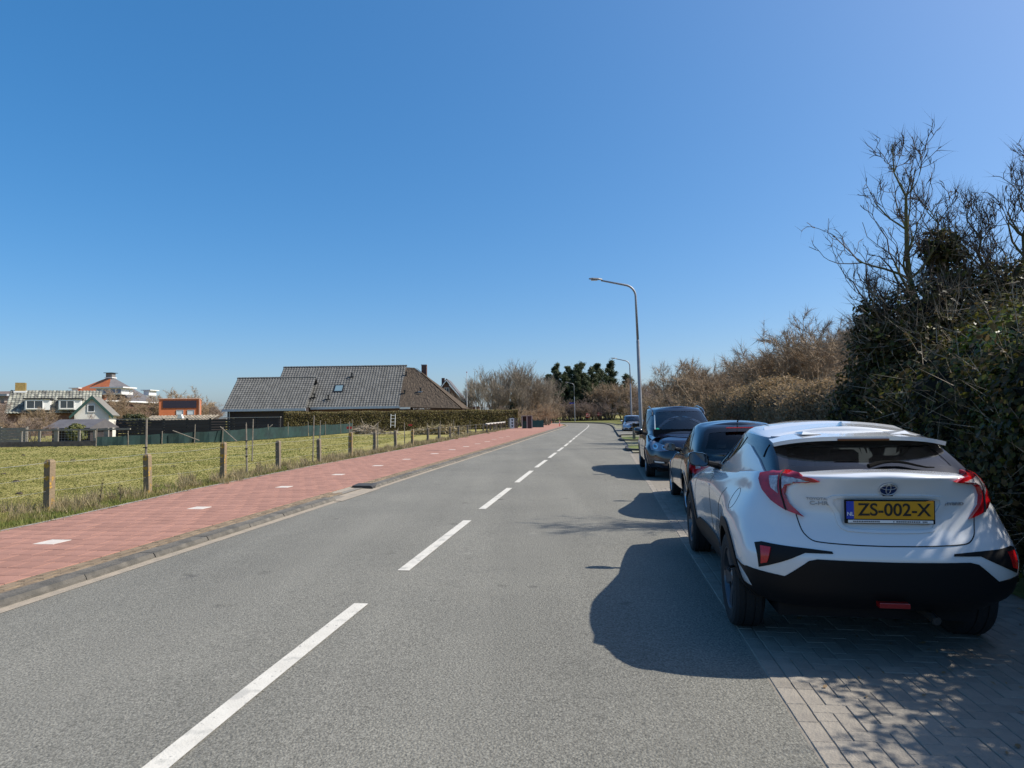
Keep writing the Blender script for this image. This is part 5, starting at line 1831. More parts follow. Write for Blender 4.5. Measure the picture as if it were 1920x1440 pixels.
# pasture fence: square concrete posts, thin stakes, wires
M_POST = mat('concrete_post', (0.25, 0.185, 0.11), 0.9, col2=(0.17, 0.13, 0.085), scale=6, bump=0.7, bscale=25, spots=[((0.44, 0.25, 0.03), 6.0, 0.535)])
M_POST2 = mat('plain_post', (0.21, 0.17, 0.12), 0.9, col2=(0.14, 0.115, 0.085), scale=6, bump=0.5, bscale=25, spots=[((0.36, 0.22, 0.05), 5.0, 0.64)])
M_STICK = mat('weathered_stake', (0.23, 0.20, 0.16), 0.9, var=0.35, scale=9)
M_WIRE = mat('fence_wire', (0.33, 0.34, 0.32), 0.5, metal=0.3)
fe = thing('pasture_fence', 'pasture fence of square lichened concrete posts with thin stakes and wires along the red path', 'fence')
def fence_pt(s):
    y = np.interp(s, CS, CQ[:, 1])
    return cl(s, float(np.interp(y, [0, 10, 25, 48, 75], [-7.7, -8.0, -8.25, -9.0, -9.6])))
def s_for_px(px):
    lo, hi = s_at(5), s_at(80)
    for _ in range(50):
        mid = (lo + hi) / 2
        x, y = fence_pt(mid)
        if 960 + 1200 * x / y < px:
            lo = mid
        else:
            hi = mid
    return lo
post_px = [95, 279, 419, 522, 598, 657, 702, 741, 772, 801, 822, 843, 859, 876, 891, 905, 918, 928, 938]
post_s = [s_for_px(p) for p in post_px]
post_s = [post_s[0] - (post_s[1] - post_s[0])] + post_s
pw = 0.062
pm = MB()
pm.v = [(sx * pw, sy * pw, z) for z in (-0.3, 0.86) for sx, sy in ((-1, -1), (1, -1), (1, 1), (-1, 1))] + [(sx * (pw - 0.02), sy * (pw - 0.02), 0.905) for sx, sy in ((-1, -1), (1, -1), (1, 1), (-1, 1))]
pm.f = [(3, 2, 1, 0)] + [(a + i, a + (i + 1) % 4, a + 4 + (i + 1) % 4, a + 4 + i) for a in (0, 4) for i in range(4)] + [(8, 9, 10, 11)]
pme = [pm.mesh('post'), pm.mesh('post')]
pme[0].materials.append(M_POST)
pme[1].materials.append(M_POST2)
tops = []
for i, s in enumerate(post_s):
    x, y = fence_pt(s)
    o_ = bpy.data.objects.new('post', pme[0 if i in (1, 2, 3, 6, 9) else 1])
    C.objects.link(o_)
    o_.parent = fe
    m4 = road_xf(s, 0, 0)
    hz = random.uniform(0.93, 1.05) * (1.08 if i in (3, 6) else 1.0)
    o_.matrix_local = Matrix.Translation((x, y, 0)) @ Matrix.Rotation(m4.to_euler().z + random.uniform(-0.08, 0.08), 4, 'Z') @ Matrix.Rotation(R(random.uniform(-1.6, 1.6)), 4, 'X') @ Matrix.Rotation(R(random.uniform(-1.5, 1.5)), 4, 'Y') @ Matrix.Diagonal((1, 1, hz, 1))
    tops.append((x, y))
for k, z in enumerate((0.86, 0.60, 0.34)):
    w_ = MB()
    pts = []
    for i in range(len(tops) - 1):
        a, b = Vector((*tops[i], z)), Vector((*tops[i + 1], z))
        for t in (0, 0.25, 0.5, 0.75):
            p = a.lerp(b, t)
            p.z -= 0.10 * t * (1 - t)
            pts.append(p)
    w_.tube(pts, 0.0022 if k else 0.0034, 4)
    w_.build('wire', M_WIRE, fe)
for px, h, dx in ((279, 1.65, -0.10), (477, 1.45, -0.25), (600, 1.7, -0.3), (663, 1.45, -0.25), (627, 1.6, -3.2), (726, 1.35, -0.5), (771, 1.3, -0.4), (716, 1.5, -3.0), (811, 1.2, -0.4), (838, 1.3, -0.5), (862, 1.35, -0.5), (889, 1.2, -0.4)):
    s = s_for_px(px)
    x, y = fence_pt(s)
    lean = random.uniform(-0.05, 0.05)
    st = MB().tube([(x + dx, y + 0.1, -0.1), (x + dx + lean * 0.5, y + 0.1, h * 0.5), (x + dx + lean, y + 0.12, h)], [0.028, 0.024, 0.02], 6)
    o_ = st.build('stake', M_STICK, fe)
    if px in (477, 279):
        for z in ((0.5, 0.72, 0.95) if px == 477 else (0.98,)):
            MB().box(x + dx - 0.07, x + dx + 0.02, y + 0.07, y + 0.10, z, z + 0.025).build('insulator', M_BLACK, o_)
for px, z in ((718, 1.15), (818, 1.1)):
    s = s_for_px(px)
    x, y = fence_pt(s)
    MB().box(x - 2.0, x - 1.75, y + 1.0, y + 1.02, z - 0.1, z + 0.02).build('red_tag', mat('tag_red', (0.5, 0.04, 0.03), 0.6), fe)

# green windbreak netting round the paddock
gm_ = mat('green_netting', (0.003, 0.018, 0.018), 0.8, col2=(0.007, 0.035, 0.032), scale=1.5)
nf = thing('netting_fence', 'dark green windbreak netting on thin stakes across the field', 'fence')
NP = [(-26.6, 41.0, 0.62), (-25.2, 42.1, 0.66), (-23.6, 43.2, 0.72), (-22.0, 44.4, 0.78), (-20.6, 45.6, 0.85), (-19.9, 48, 0.9), (-19.4, 51, 0.95), (-18.9, 54, 0.95), (-18.3, 57.5, 0.98), (-17.8, 61, 1.0), (-17.4, 65, 1.0), (-17.2, 69, 1.05)]
for i in range(len(NP) - 1):
    a, b = NP[i], NP[i + 1]
    q = MB()
    n = 6
    for k in range(n):
        t0, t1 = k / n, (k + 1) / n
        sag = lambda t: 0.05 * math.sin(math.pi * t) + random.uniform(0, 0.01)
        P0 = [a[j] + (b[j] - a[j]) * t0 for j in range(3)]
        P1 = [a[j] + (b[j] - a[j]) * t1 for j in range(3)]
        w0, w1 = 0.06 * math.sin(t0 * 9 + i), 0.06 * math.sin(t1 * 9 + i)
        q.quad((P0[0] + w0, P0[1] - w0, 0.02), (P1[0] + w1, P1[1] - w1, 0.02), (P1[0], P1[1], P1[2] - sag(t1)), (P0[0], P0[1], P0[2] - sag(t0)))
    q.build('netting', gm_, nf)
for i, p in enumerate(NP):
    MB().tube([(p[0], p[1] - 0.05, -0.1), (p[0] + random.uniform(-0.05, 0.05), p[1] - 0.05, p[2] + random.uniform(0.15, 0.55))], 0.03, 6).build('stake', M_STICK, nf)
for (a, b) in (((-20.7, 45.4, 1.1), (-19.3, 44.9, 0.05)), ((-19.3, 51.6, 1.15), (-20.4, 51.0, 0.05)), ((-23.0, 43.4, 0.9), (-21.3, 43.6, 0.2))):
    MB().tube([a, b], 0.035, 6).build('brace', M_STICK, nf)

# dark horizontal board fence
bf_ = thing('board_fence', 'tall dark fence of horizontal boards in front of the farmhouse wing', 'fence')
bm1 = mat('dark_boards', (0.045, 0.042, 0.042), 0.85, var=0.4, scale=5, per_object=0.25, stretch=(0.4, 1, 5))
x = -34.0
while x < -19.5:
    MB().box(x - 0.06, x + 0.06, 55.05, 55.2, -0.1, 1.72).build('post', M_STICK if int(x * 2) % 3 == 0 else bm1, bf_)
    if x < -21.5:
        for k in range(7):
            z = 0.08 + k * 0.225 + random.uniform(-0.01, 0.01)
            MB().box(x - 0.02, x + 1.98, 54.98 - (k % 2) * 0.02, 55.04, z, z + 0.19).build('board', bm1, bf_)
    x += 2.0
MB().box(-34.1, -19.9, 54.92, 55.22, 1.72, 1.77).build('cap_board', mat('pale_cap', (0.33, 0.30, 0.26), 0.8), bf_)
# rail fence with glazed cold-frame panels
rfn = thing('rail_fence', 'grey timber rail fence with wire panels at the far edge of the field', 'fence')
for x in (-32.2, -31.0, -29.9, -28.4, -27.4, -26.6):
    w = 0.12 if x in (-29.9, -26.6) else 0.05
    MB().box(x - w, x + w, 41.95, 42.1, -0.1, 1.1 if w < 0.1 else 1.16).build('post', mat('grey_timber', (0.25, 0.23, 0.2), 0.9, var=0.3, scale=5), rfn)
MB().box(-32.4, -25.0, 41.9, 42.0, 1.02, 1.12).build('rail', MATS['grey_timber'], rfn)
MB().box(-33.5, -26.5, 41.92, 42.02, 0.0, 0.32).build('kick_board', mat('kick', (0.16, 0.13, 0.11), 0.9, var=0.4, scale=4), rfn)
for x0, x1 in ((-32.1, -31.05), (-30.9, -29.98), (-29.75, -28.45), (-28.35, -27.45), (-27.3, -26.7)):
    pw_ = MB()
    for i in range(7):
        xx = x0 + (x1 - x0) * i / 6
        pw_.tube([(xx, 42.0, 0.3), (xx, 42.0, 1.05)], 0.006, 3)
    for i in range(5):
        pw_.tube([(x0, 42.0, 0.35 + i * 0.16), (x1, 42.0, 0.35 + i * 0.16)], 0.006, 3)
    pw_.build('wire_panel', M_GALV, rfn)['kind'] = 'stuff'
sp_ = thing('windbreak_fence', 'weathered grey board panel at the end of the rail fence', 'fence')
for k in range(6):
    MB().box(-35.2, -33.4, 44.0, 44.06, 0.05 + k * 0.2, 0.235 + k * 0.2).build('board', MATS['grey_timber'], sp_)
for x in (-35.2, -33.4):
    MB().box(x - 0.05, x + 0.05, 44.06, 44.16, -0.1, 1.3).build('post', MATS['grey_timber'], sp_)

# gate, bin store, green low fence, ladder
gt = thing('white_gate_panel', 'narrow white panel with dark slots between grey posts by the hedge', 'gate', (-0.05, 77.5, 0))
for x in (-0.45, 0.42, 0.62):
    MB().box(x - 0.06, x + 0.06, -0.06, 0.06, -0.1, 1.30).build('post', M_STICK, gt)
MB().box(-0.30, 0.26, -0.03, 0.03, 0.0, 1.28).build('panel', M_WFRAME, gt)
for z in (0.2, 0.55, 0.92):
    MB().prism([(-0.12, z + 0.22), (0.14, z + 0.22), (0.05, z), (-0.02, z)], 'y', -0.04, -0.03).build('slot', M_BLACK, gt)
bs_ = thing('bin_store', 'open bin store of dark boards between pale posts beside the red path', 'shed', (1.7, 75.2, 0))
for x in (-0.58, 0.0, 0.58):
    MB().box(x - 0.05, x + 0.05, -0.05, 0.05, -0.1, 1.5).build('post', mat('pale_post', (0.42, 0.36, 0.32), 0.85), bs_)
MB().box(-0.66, 0.66, -0.1, 1.0, 1.5, 1.56).build('roof', MATS['pale_post'], bs_)
MB().box(-0.53, -0.05, 0.8, 0.9, 0.0, 1.5).build('back_board', mat('store_brown', (0.07, 0.04, 0.038), 0.85), bs_)
MB().box(0.05, 0.53, 0.0, 0.05, 0.0, 1.5).build('front_board', MATS['store_brown'], bs_)
wbn = thing('wheelie_bin', 'dark green wheelie bin inside the bin store', 'bin', (1.42, 75.5, 0))
MB().prism([(-0.22, 0.05), (0.22, 0.05), (0.26, 0.85), (-0.26, 0.85)], 'y', -0.2, 0.25).build('body', mat('bin_green', (0.012, 0.05, 0.04), 0.6), wbn)
MB().bbox(-0.28, 0.28, -0.24, 0.3, 0.85, 0.92, 0.02).build('lid', MATS['bin_green'], wbn)
gf = thing('green_panel_fence', 'low dark green panel fence beyond the bin store', 'fence', (3.0, 80, 0))
for i in range(4):
    MB().box(-0.85 + i * 0.43, -0.45 + i * 0.43, -0.02, 0.02, 0.08, 0.95).build('panel', mat('green_panel', (0.012, 0.075, 0.07), 0.6), gf)
for i in range(5):
    MB().box(-0.89 + i * 0.43, -0.85 + i * 0.43, -0.04, 0.04, -0.1, 1.0).build('post', MATS['green_panel'], gf)
ld = thing('ladder', 'small white ladder leaning against the clipped hedge', 'ladder', (-13.3, 71.2, 0.45))
for x in (-0.24, 0.24):
    MB().tube([(x, 0, 0), (x, 0.25, 1.5)], 0.03, 6).build('rail', M_WFRAME, ld)
for k in range(4):
    MB().tube([(-0.24, 0.04 + 0.06 * k, 0.25 + 0.36 * k), (0.24, 0.04 + 0.06 * k, 0.25 + 0.36 * k)], 0.025, 6).build('rung', M_WFRAME, ld)
vf = thing('verge_rail', 'pale horizontal rail on short dark posts in front of the hedge', 'fence')
for i, y in enumerate(np.linspace(60, 73, 7)):
    x = fence_pt(s_at(y))[0] + 0.2
    MB().box(x - 0.06, x + 0.06, y - 0.06, y + 0.06, -0.1, 0.85).build('post', M_POST2, vf)
a, b = fence_pt(s_at(59.5)), fence_pt(s_at(73.5))
MB().tube([(a[0] + 0.1, a[1], 0.78), (b[0] + 0.1, b[1], 0.80)], 0.11, 4).build('rail', mat('pale_rail', (0.40, 0.37, 0.33), 0.85, var=0.2, scale=3), vf)

# red and white signs at the bend, bollards
def sign(x, y, w, z0, z1, label, seed):
    rnd = random.Random(seed)
    t = thing('warning_sign', label, 'sign', (x, y, 0), R(34), 'red and white boards at the bend')
    MB().box(-w / 2, w / 2, -0.02, 0.02, z0, z1).build('board', mat('sign_red', (0.55, 0.03, 0.045), 0.5), t)
    for row in (0.62, 0.2):
        n = 4
        for i in range(n):
            xx = -w / 2 + w * (i + 0.15) / n
            zz = z0 + (z1 - z0) * (row + rnd.uniform(-0.06, 0.06))
            MB().prism([(xx, zz), (xx + w * 0.17, zz + 0.04), (xx + w * 0.15, zz + (z1 - z0) * 0.24), (xx + 0.02, zz + (z1 - z0) * 0.2)], 'y', -0.03, -0.021).build('mark', mat('sign_white', (0.75, 0.72, 0.72), 0.5), t)
    for sx in (-1, 1):
        MB().box(sx * w * 0.42 - 0.04, sx * w * 0.42 + 0.04, 0.021, 0.1, -0.1, z1).build('post', M_STICK, t)
sign(16.5, 140, 1.2, 0.95, 1.75, 'red and white board on low wooden posts near the dark pines', 3)
sign(19.1, 140.5, 1.15, 1.25, 2.1, 'red and white board raised in front of the bare bushes', 5)
for (x, y), lb in zip(((6.35, 86.6), (7.4, 121.5)), ('red bollard on the tip of the red path before the bend', 'small red bollard further round the bend')):
    b_ = thing('bollard', lb, 'bollard', (x, y, 0.03), 0, 'red bollards on the path')
    MB().lathe([(0.0, 0.0), (0.10, 0.0), (0.10, 0.04), (0.05, 0.07), (0.045, 0.75), (0.03, 0.8), (0.0, 0.81)], n=12).build('shaft', mat('bollard_red', (0.62, 0.10, 0.06), 0.5), b_)
    MB().lathe([(0.047, 0.5), (0.05, 0.5), (0.05, 0.65), (0.046, 0.65)], n=12).build('white_band', M_WFRAME, b_)
wp = MB().bbox(-0.07, 0.07, -0.07, 0.07, -0.1, 0.95, 0.015).build('wooden_post', M_STICK)
tag(wp, 'short wooden post with a plate on the grass island behind the people carrier', 'post')
wp.location = cl(s_at(38.2), 3.7) + (0.12,)
MB().box(-0.09, 0.5, -0.09, -0.07, 0.72, 0.92).build('plate', M_BLACK, wp)


# ================================================================== vegetation
def unit(v):
    return v / (np.linalg.norm(v) + 1e-9)

# ---- clouds of leaves / twigs -----------------------------------------------------------------------------------
def ellipsoid_points(rng, n, c, rad, shell=0.35):
    d_ = rng.normal(0, 1, (n, 3))
    d_ /= np.linalg.norm(d_, axis=1)[:, None]
    q = 1 - shell * rng.random(n) ** 1.5
    q *= 1 + 0.10 * np.sin(d_[:, 0] * 7 + d_[:, 2] * 5 + c[0] * 3) + 0.07 * np.sin(d_[:, 1] * 11 + c[1])
    return np.array(c) + d_ * q[:, None] * np.array(rad), d_

def leaf_verts(rng, P, Nrm, size, aspect=0.8, tilt=0.8):
    n = len(P)
    nr = Nrm + rng.normal(0, tilt, (n, 3))
    nr /= np.linalg.norm(nr, axis=1)[:, None]
    ref = rng.normal(0, 1, (n, 3))
    a = np.cross(nr, ref)
    a /= np.linalg.norm(a, axis=1)[:, None]
    b = np.cross(nr, a)
    s_ = (size * rng.uniform(0.6, 1.3, n))[:, None]
    fold = nr * s_ * 0.12
    return np.stack([P - a * s_, P + b * s_ * aspect * 0.75 + fold, P + a * s_, P - b * s_ * aspect * 0.75 + fold], axis=1)

def twig_verts(rng, P, D, length, width):
    n = len(P)
    D = D / np.linalg.norm(D, axis=1)[:, None]
    ref = rng.normal(0, 1, (n, 3))
    a = np.cross(D, ref)
    a /= np.linalg.norm(a, axis=1)[:, None]
    L_ = (length * rng.uniform(0.5, 1.5, n))[:, None]
    w_ = (width * rng.uniform(0.6, 1.3, n))[:, None]
    return np.stack([P - a * w_, P + a * w_, P + D * L_], axis=1)

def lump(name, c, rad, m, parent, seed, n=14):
    """uneven dark inner mass added so that the plant blocks light"""
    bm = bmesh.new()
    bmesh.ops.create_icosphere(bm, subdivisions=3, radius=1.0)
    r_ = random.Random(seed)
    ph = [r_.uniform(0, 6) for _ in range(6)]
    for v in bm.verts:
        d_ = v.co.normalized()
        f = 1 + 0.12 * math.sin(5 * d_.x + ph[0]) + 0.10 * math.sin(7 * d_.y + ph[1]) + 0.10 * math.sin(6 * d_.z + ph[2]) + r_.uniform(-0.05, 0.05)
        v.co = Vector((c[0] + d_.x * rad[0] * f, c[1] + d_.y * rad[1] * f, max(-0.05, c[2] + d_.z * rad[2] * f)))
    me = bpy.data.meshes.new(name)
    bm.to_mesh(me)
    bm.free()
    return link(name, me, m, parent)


class Tree:
    """bare tree skeleton grown by splitting; tubes kept apart as trunk (thick wood) and crown (twigs)"""
    def __init__(s, seed):
        s.r = np.random.default_rng(seed)
        s.parts = {'trunk': ([], []), 'crown': ([], [])}
        s.tips = []

    def tube(s, pts, rad, sides, key):
        V, F = s.parts[key]
        n = len(V)
        pts = np.array(pts)
        for i in range(len(pts)):
            t = unit(pts[min(i + 1, len(pts) - 1)] - pts[max(i - 1, 0)])
            ref = np.array((0, 0, 1.0)) if abs(t[2]) < 0.9 else np.array((1.0, 0, 0))
            a = unit(np.cross(t, ref))
            b = np.cross(t, a)
            for k in range(sides):
                w = 2 * math.pi * k / sides
                V.append(tuple(pts[i] + (a * math.cos(w) + b * math.sin(w)) * rad[i]))
        for i in range(len(pts) - 1):
            for k in range(sides):
                k2 = (k + 1) % sides
                F.append((n + i * sides + k, n + i * sides + k2, n + (i + 1) * sides + k2, n + (i + 1) * sides + k))

    def grow(s, p, d, L, r, lvl, P):
        R_ = s.r
        nseg = 4 if lvl < 2 else 3
        pts, rad = [np.array(p, float)], [r]
        d = unit(np.array(d, float))
        r1 = r * P['taper']
        for i in range(nseg):
            d = unit(d + R_.normal(0, P['wobble'] * (1 + 0.3 * lvl), 3) + np.array((0, 0, P['up'])))
            pts.append(pts[-1] + d * L / nseg)
            rad.append(max(P['rmin'], r + (r1 - r) * (i + 1) / nseg))
        s.tube(pts, rad, (7, 5, 4, 3, 3, 3, 3)[lvl], 'trunk' if lvl < P.get('split', 2) else 'crown')
        if lvl >= P['levels']:
            s.tips.append((pts[-1], d, pts[0]))
            return
        n = P['fork'][min(lvl, len(P['fork']) - 1)]
        for k in range(n):
            t = 1.0 if k == 0 and P.get('leader', True) else R_.uniform(P.get('low', 0.35), 1.0)
            i = min(int(t * nseg), nseg - 1)
            f = t * nseg - i
            q = pts[i] * (1 - f) + pts[i + 1] * f
            side = unit(np.cross(d, R_.normal(0, 1, 3)))
            ang = R(R_.uniform(*P['angle'])) * (0.5 if (k == 0 and P.get('leader', True)) else 1.0)
            nd = d * math.cos(ang) + side * math.sin(ang)
            s.grow(q, nd, L * R_.uniform(*P['len']), max(P['rmin'], r1 * (0.95 if k == 0 else R_.uniform(0.55, 0.8))), lvl + 1, P)

    def meshes(s, name):
        out = {}
        for k, (V, F) in s.parts.items():
            me = bpy.data.meshes.new(name + '_' + k)
            me.from_pydata(V, [], F)
            out[k] = me
        return out

M_BARK = mat('bark', (0.15, 0.12, 0.085), 0.95, col2=(0.09, 0.075, 0.055), scale=4, bump=0.4, bscale=20)
M_TWIG = mat('brown_twigs', (0.37, 0.27, 0.17), 0.9, col2=(0.25, 0.185, 0.12), scale=0.6, per_object=0.20)
M_TWIG_G = mat('grey_twigs', (0.30, 0.25, 0.185), 0.9, col2=(0.21, 0.175, 0.13), scale=0.6, per_object=0.15)
M_TWIG_P = mat('purple_twigs', (0.30, 0.22, 0.17), 0.9, col2=(0.21, 0.16, 0.125), scale=0.6, per_object=0.18)
M_MOSSY = mat('mossy_bark', (0.10, 0.085, 0.052), 0.95, col2=(0.11, 0.115, 0.03), scale=5, bump=0.5, bscale=25)
M_DTWIG = mat('dark_twigs', (0.085, 0.060, 0.045), 0.9, col2=(0.060, 0.045, 0.036), scale=3)

def tree_proto(name, seed, H, stems, P, spread=0.35, r0=0.12, mats=(None, None)):
    t = Tree(seed)
    for k in range(stems):
        a = 2 * math.pi * (k + t.r.uniform(-0.3, 0.3)) / stems
        tilt = spread * t.r.uniform(0.4, 1.1) if stems > 1 else 0.03
        d_ = (math.cos(a) * tilt, math.sin(a) * tilt, 1)
        t.grow((0.12 * stems ** 0.5 * math.cos(a) * (stems > 1), 0.12 * stems ** 0.5 * math.sin(a) * (stems > 1), -0.1), d_, H * t.r.uniform(0.30, 0.42), r0 * t.r.uniform(0.7, 1.1), 0, P)
    ms = t.meshes(name)
    ms['trunk'].materials.append(mats[0] or M_BARK)
    ms['crown'].materials.append(mats[1] or M_TWIG)
    return ms, t

def add_twigs(ms, t, per, length, width, m, cone=0.45):
    P0 = np.array([q[0] for q in t.tips])
    P1 = np.array([q[2] for q in t.tips])
    D0 = np.array([q[1] for q in t.tips])
    rg = np.random.default_rng(len(P0))
    f = rg.random((per, len(P0), 1))
    P_ = (P1[None] * (1 - f) + P0[None] * f).reshape(-1, 3)
    D_ = np.repeat(D0[None], per, 0).reshape(-1, 3) + rg.normal(0, cone, (per * len(P0), 3)) + np.array((0, 0, 0.15))
    ms['twigs'] = poly_cloud('twigs', twig_verts(rg, P_, D_, length, width), 3)
    ms['twigs'].materials.append(m)
    return ms

def plant_tree(ms, name, label, loc, rz=0.0, sc=1.0, group=None, cat='tree', szy=1.0):
    o = thing(name, label, cat, loc, rz, group)
    o.scale = (sc, sc, sc * szy)
    for k in ('trunk', 'crown', 'twigs'):
        if k in ms and len(ms[k].vertices):
            pt = link(k, ms[k], None, o)
            if k != 'trunk':
                pt['kind'] = 'stuff'
    return o

BUSH = dict(levels=4, fork=(3, 3, 3, 3), angle=(18, 48), len=(0.55, 0.85), taper=0.62, wobble=0.10, up=0.05, rmin=0.008, low=0.3)
VASE = dict(levels=4, fork=(3, 3, 3, 3), angle=(12, 32), len=(0.55, 0.88), taper=0.62, wobble=0.07, up=0.10, rmin=0.009, low=0.35)
def proto_set(n, seed, H, stems, P, spread, r0, bark, twig, per, ln, wd, cone):
    out = []
    for i in range(n):
        ms, t = tree_proto('bare_bush', seed + i, H, stems, P, spread, r0, (bark, twig))
        out.append(add_twigs(ms, t, per, ln, wd, twig, cone))
    return out
bushes = proto_set(5, 100, 5.5, 6, BUSH, 0.60, 0.09, None, M_TWIG, 34, 0.36, 0.0075, 0.85)
bushes_p = proto_set(3, 140, 5.5, 6, BUSH, 0.60, 0.09, None, M_TWIG_P, 34, 0.36, 0.008, 0.85)
vases = proto_set(4, 200, 9.5, 4, VASE, 0.30, 0.13, mat('grey_bark', (0.20, 0.17, 0.13), 0.95, col2=(0.13, 0.11, 0.085), scale=3), M_TWIG_G, 16, 0.70, 0.012, 0.36)

# dune behind the road on the right, far rise on the horizon
def dune_z(x, y):
    off = np.interp(y, [0, 30, 60, 100, 140, 200], [16, 16, 19, 26, 32, 38])
    t = np.clip((x - off) / 28.0, 0, 1)
    return 0.05 + 6.5 * (t * t * (3 - 2 * t)) + 0.35 * np.sin(x * 0.35 + y * 0.2) * t
n1, n2 = 40, 50
V, F = [], []
for j in range(n2 + 1):
    y = 8 + 200 * j / n2
    for i in range(n1 + 1):
        off = float(np.interp(y, [0, 30, 60, 100, 140, 200], [16, 16, 19, 26, 32, 38])) - 3
        x = off + 90 * (i / n1) ** 1.5
        V.append((x, y, float(dune_z(x, y)) - 0.06))
for j in range(n2):
    for i in range(n1):
        k = j * (n1 + 1) + i
        F.append((k, k + 1, k + n1 + 2, k + n1 + 1))
me = bpy.data.meshes.new('dune')
me.from_pydata(V, [], F)
struct('dune', me, mat('dune_scrub', (0.10, 0.085, 0.055), 0.95, col2=(0.07, 0.062, 0.04), scale=0.6, bump=1.0, bscale=3), True)

rr = np.random.default_rng(5)
# front row of bare bushes along the right verge
k = 0
for y in np.arange(36, 122, 4.2):
    s_ = s_at(float(y)) if y < 100 else s_at(99.0) + (y - 99)
    x, yy = cl(s_, 8.2 + rr.uniform(-0.6, 1.6) + (7 if y > 96 else 0) + (1.0 if 50 < y < 68 else 0))
    ms = (bushes + bushes_p)[k % 8] if k % 3 else bushes[k % 5]
    plant_tree(ms, 'bare_bush', 'bare brown multi-stemmed bush along the verge below the dune', (x, yy, 0.0), rr.uniform(0, 6.28), rr.uniform(0.72, 1.0), 'bare bushes along the right verge', 'bush')
    k += 1
# wood on the dune: trees one can tell apart on its near side and skyline
for i in range(92):
    y = 26 + 108 * (i / 92.0) + rr.uniform(-3, 3)
    off = float(np.interp(y, [0, 30, 60, 100, 140, 200], [13, 14, 17, 24, 30, 36]))
    x = off + rr.uniform(0, 30) * (0.5 + 0.5 * rr.random())
    if x / y > 0.86:
        x = y * rr.uniform(0.3, 0.8)
    q_ = int(rr.integers(0, 8))
    plant_tree((bushes_p + bushes)[q_], 'bare_tree', 'bare purplish brown tree in the wood on the dune' if q_ < 3 else 'bare light brown tree in the wood on the dune', (x, y, float(dune_z(x, y)) - 0.1), rr.uniform(0, 6.28), rr.uniform(0.75, 1.15), 'bare trees on the dune')
# bare trees behind the clipped hedge, left of the bend
for i, (x, y, h) in enumerate(((-7.6, 99, 0.62), (-5.9, 103, 0.82), (-4.4, 100, 0.80), (-3.0, 105, 0.93), (-1.6, 101, 0.90), (-0.3, 106, 1.0), (0.9, 102, 0.97), (2.2, 107, 1.0), (3.2, 102, 0.92), (4.4, 106, 0.90), (5.2, 101, 0.72), (6.2, 108, 0.75), (1.5, 97, 0.7), (-2.2, 97, 0.7))):
    plant_tree(vases[i % 4], 'bare_tree', 'tall grey bare tree with many upright stems behind the clipped hedge', (x, y, 0), i * 1.7, h * 0.98, 'upright bare trees left of the bend')
for i, (x, y, h) in enumerate(((4.4, 95.5, 0.5), (5.3, 97.5, 0.55), (3.0, 94.0, 0.48), (1.0, 93, 0.5), (-1.5, 93, 0.45), (6.6, 101, 0.6), (7.6, 106, 0.75), (8.2, 112, 0.8), (6.9, 116, 0.85), (4.5, 114, 0.9))):
    plant_tree(bushes[i % 5], 'bare_bush', 'low bare brown bush at the foot of the upright trees', (x, y + (16 if x > 6 else 0), 0), i * 2.1, h * 1.1, 'bare bushes left of the bend', 'bush')
# far scrub and trees on the horizon to the left
for i in range(26):
    x = -112 + i * 4.4 + rr.uniform(-1.5, 1.5)
    y = 140 + rr.uniform(-6, 14)
    if -95 < x < -20 or i % 2:
        plant_tree(bushes_p[i % 3], 'bare_tree', 'bare brown tree on the horizon beyond the village', (x, y, 0), rr.uniform(0, 6), rr.uniform(0.85, 1.15), 'bare trees beyond the village')
for i, (x, y, h) in enumerate(((-63, 96, 1.0), (-60, 98, 1.12), (-58, 99, 0.95), (-68, 128, 1.5), (-66, 130, 1.4), (-61, 112, 1.15), (-57, 114, 1.0))):
    plant_tree(bushes[i % 5], 'bare_tree', 'bare garden tree standing between the village houses', (x, y, 0), i, h, 'bare garden trees')

# pines at the bend
M_NEEDLE = leaf_mat('pine_needles', ((0.03, 0.045, 0.018), (0.055, 0.075, 0.028), (0.10, 0.115, 0.045)), 0.6, 0.25)
def pine_proto(seed, H, wide):
    rg = np.random.default_rng(seed)
    t = Tree(seed)
    top = np.array((rg.normal(0, 0.3), rg.normal(0, 0.3), H))
    t.tube([(0, 0, -0.2), (0.05, 0, H * 0.5), top], [0.22, 0.15, 0.04], 7, 'trunk')
    Q = []
    for k in range(58):
        f = 0.10 + 0.90 * k / 58
        a = rg.uniform(0, 6.28)
        L_ = wide * (1.03 - f) ** 0.85 * rg.uniform(0.45, 1.15) + 0.2
        p0 = np.array((0, 0, H * f))
        p1 = p0 + np.array((math.cos(a) * L_, math.sin(a) * L_, 0.25 * L_ + rg.uniform(-0.2, 0.3)))
        t.tube([p0, (p0 + p1) / 2 + (0, 0, -0.08 * L_), p1], [0.06, 0.04, 0.02], 4, 'trunk')
        for q in range(4):
            c_ = p0 + (p1 - p0) * rg.uniform(0.30, 1.05)
            w_ = 0.30 + 0.62 * (1 - f)
            P_, N_ = ellipsoid_points(rg, 90, c_, (w_, w_, w_), 0.9)
            P_ = c_ + rg.normal(0, 1, P_.shape) * np.array((0.62, 0.62, 0.42)) * w_ * rg.uniform(0.7, 1.3)
            Q.append(leaf_verts(rg, P_, N_, 0.19, 0.4, 1.0))
    ms = t.meshes('pine')
    ms['trunk'].materials.append(M_BARK)
    ms['crown'] = poly_cloud('pine_crown', np.concatenate(Q), 4)
    ms['crown'].materials.append(M_NEEDLE)
    return ms
pines = [pine_proto(300, 11.0, 4.0), pine_proto(301, 12.5, 3.4), pine_proto(302, 10.0, 4.6)]
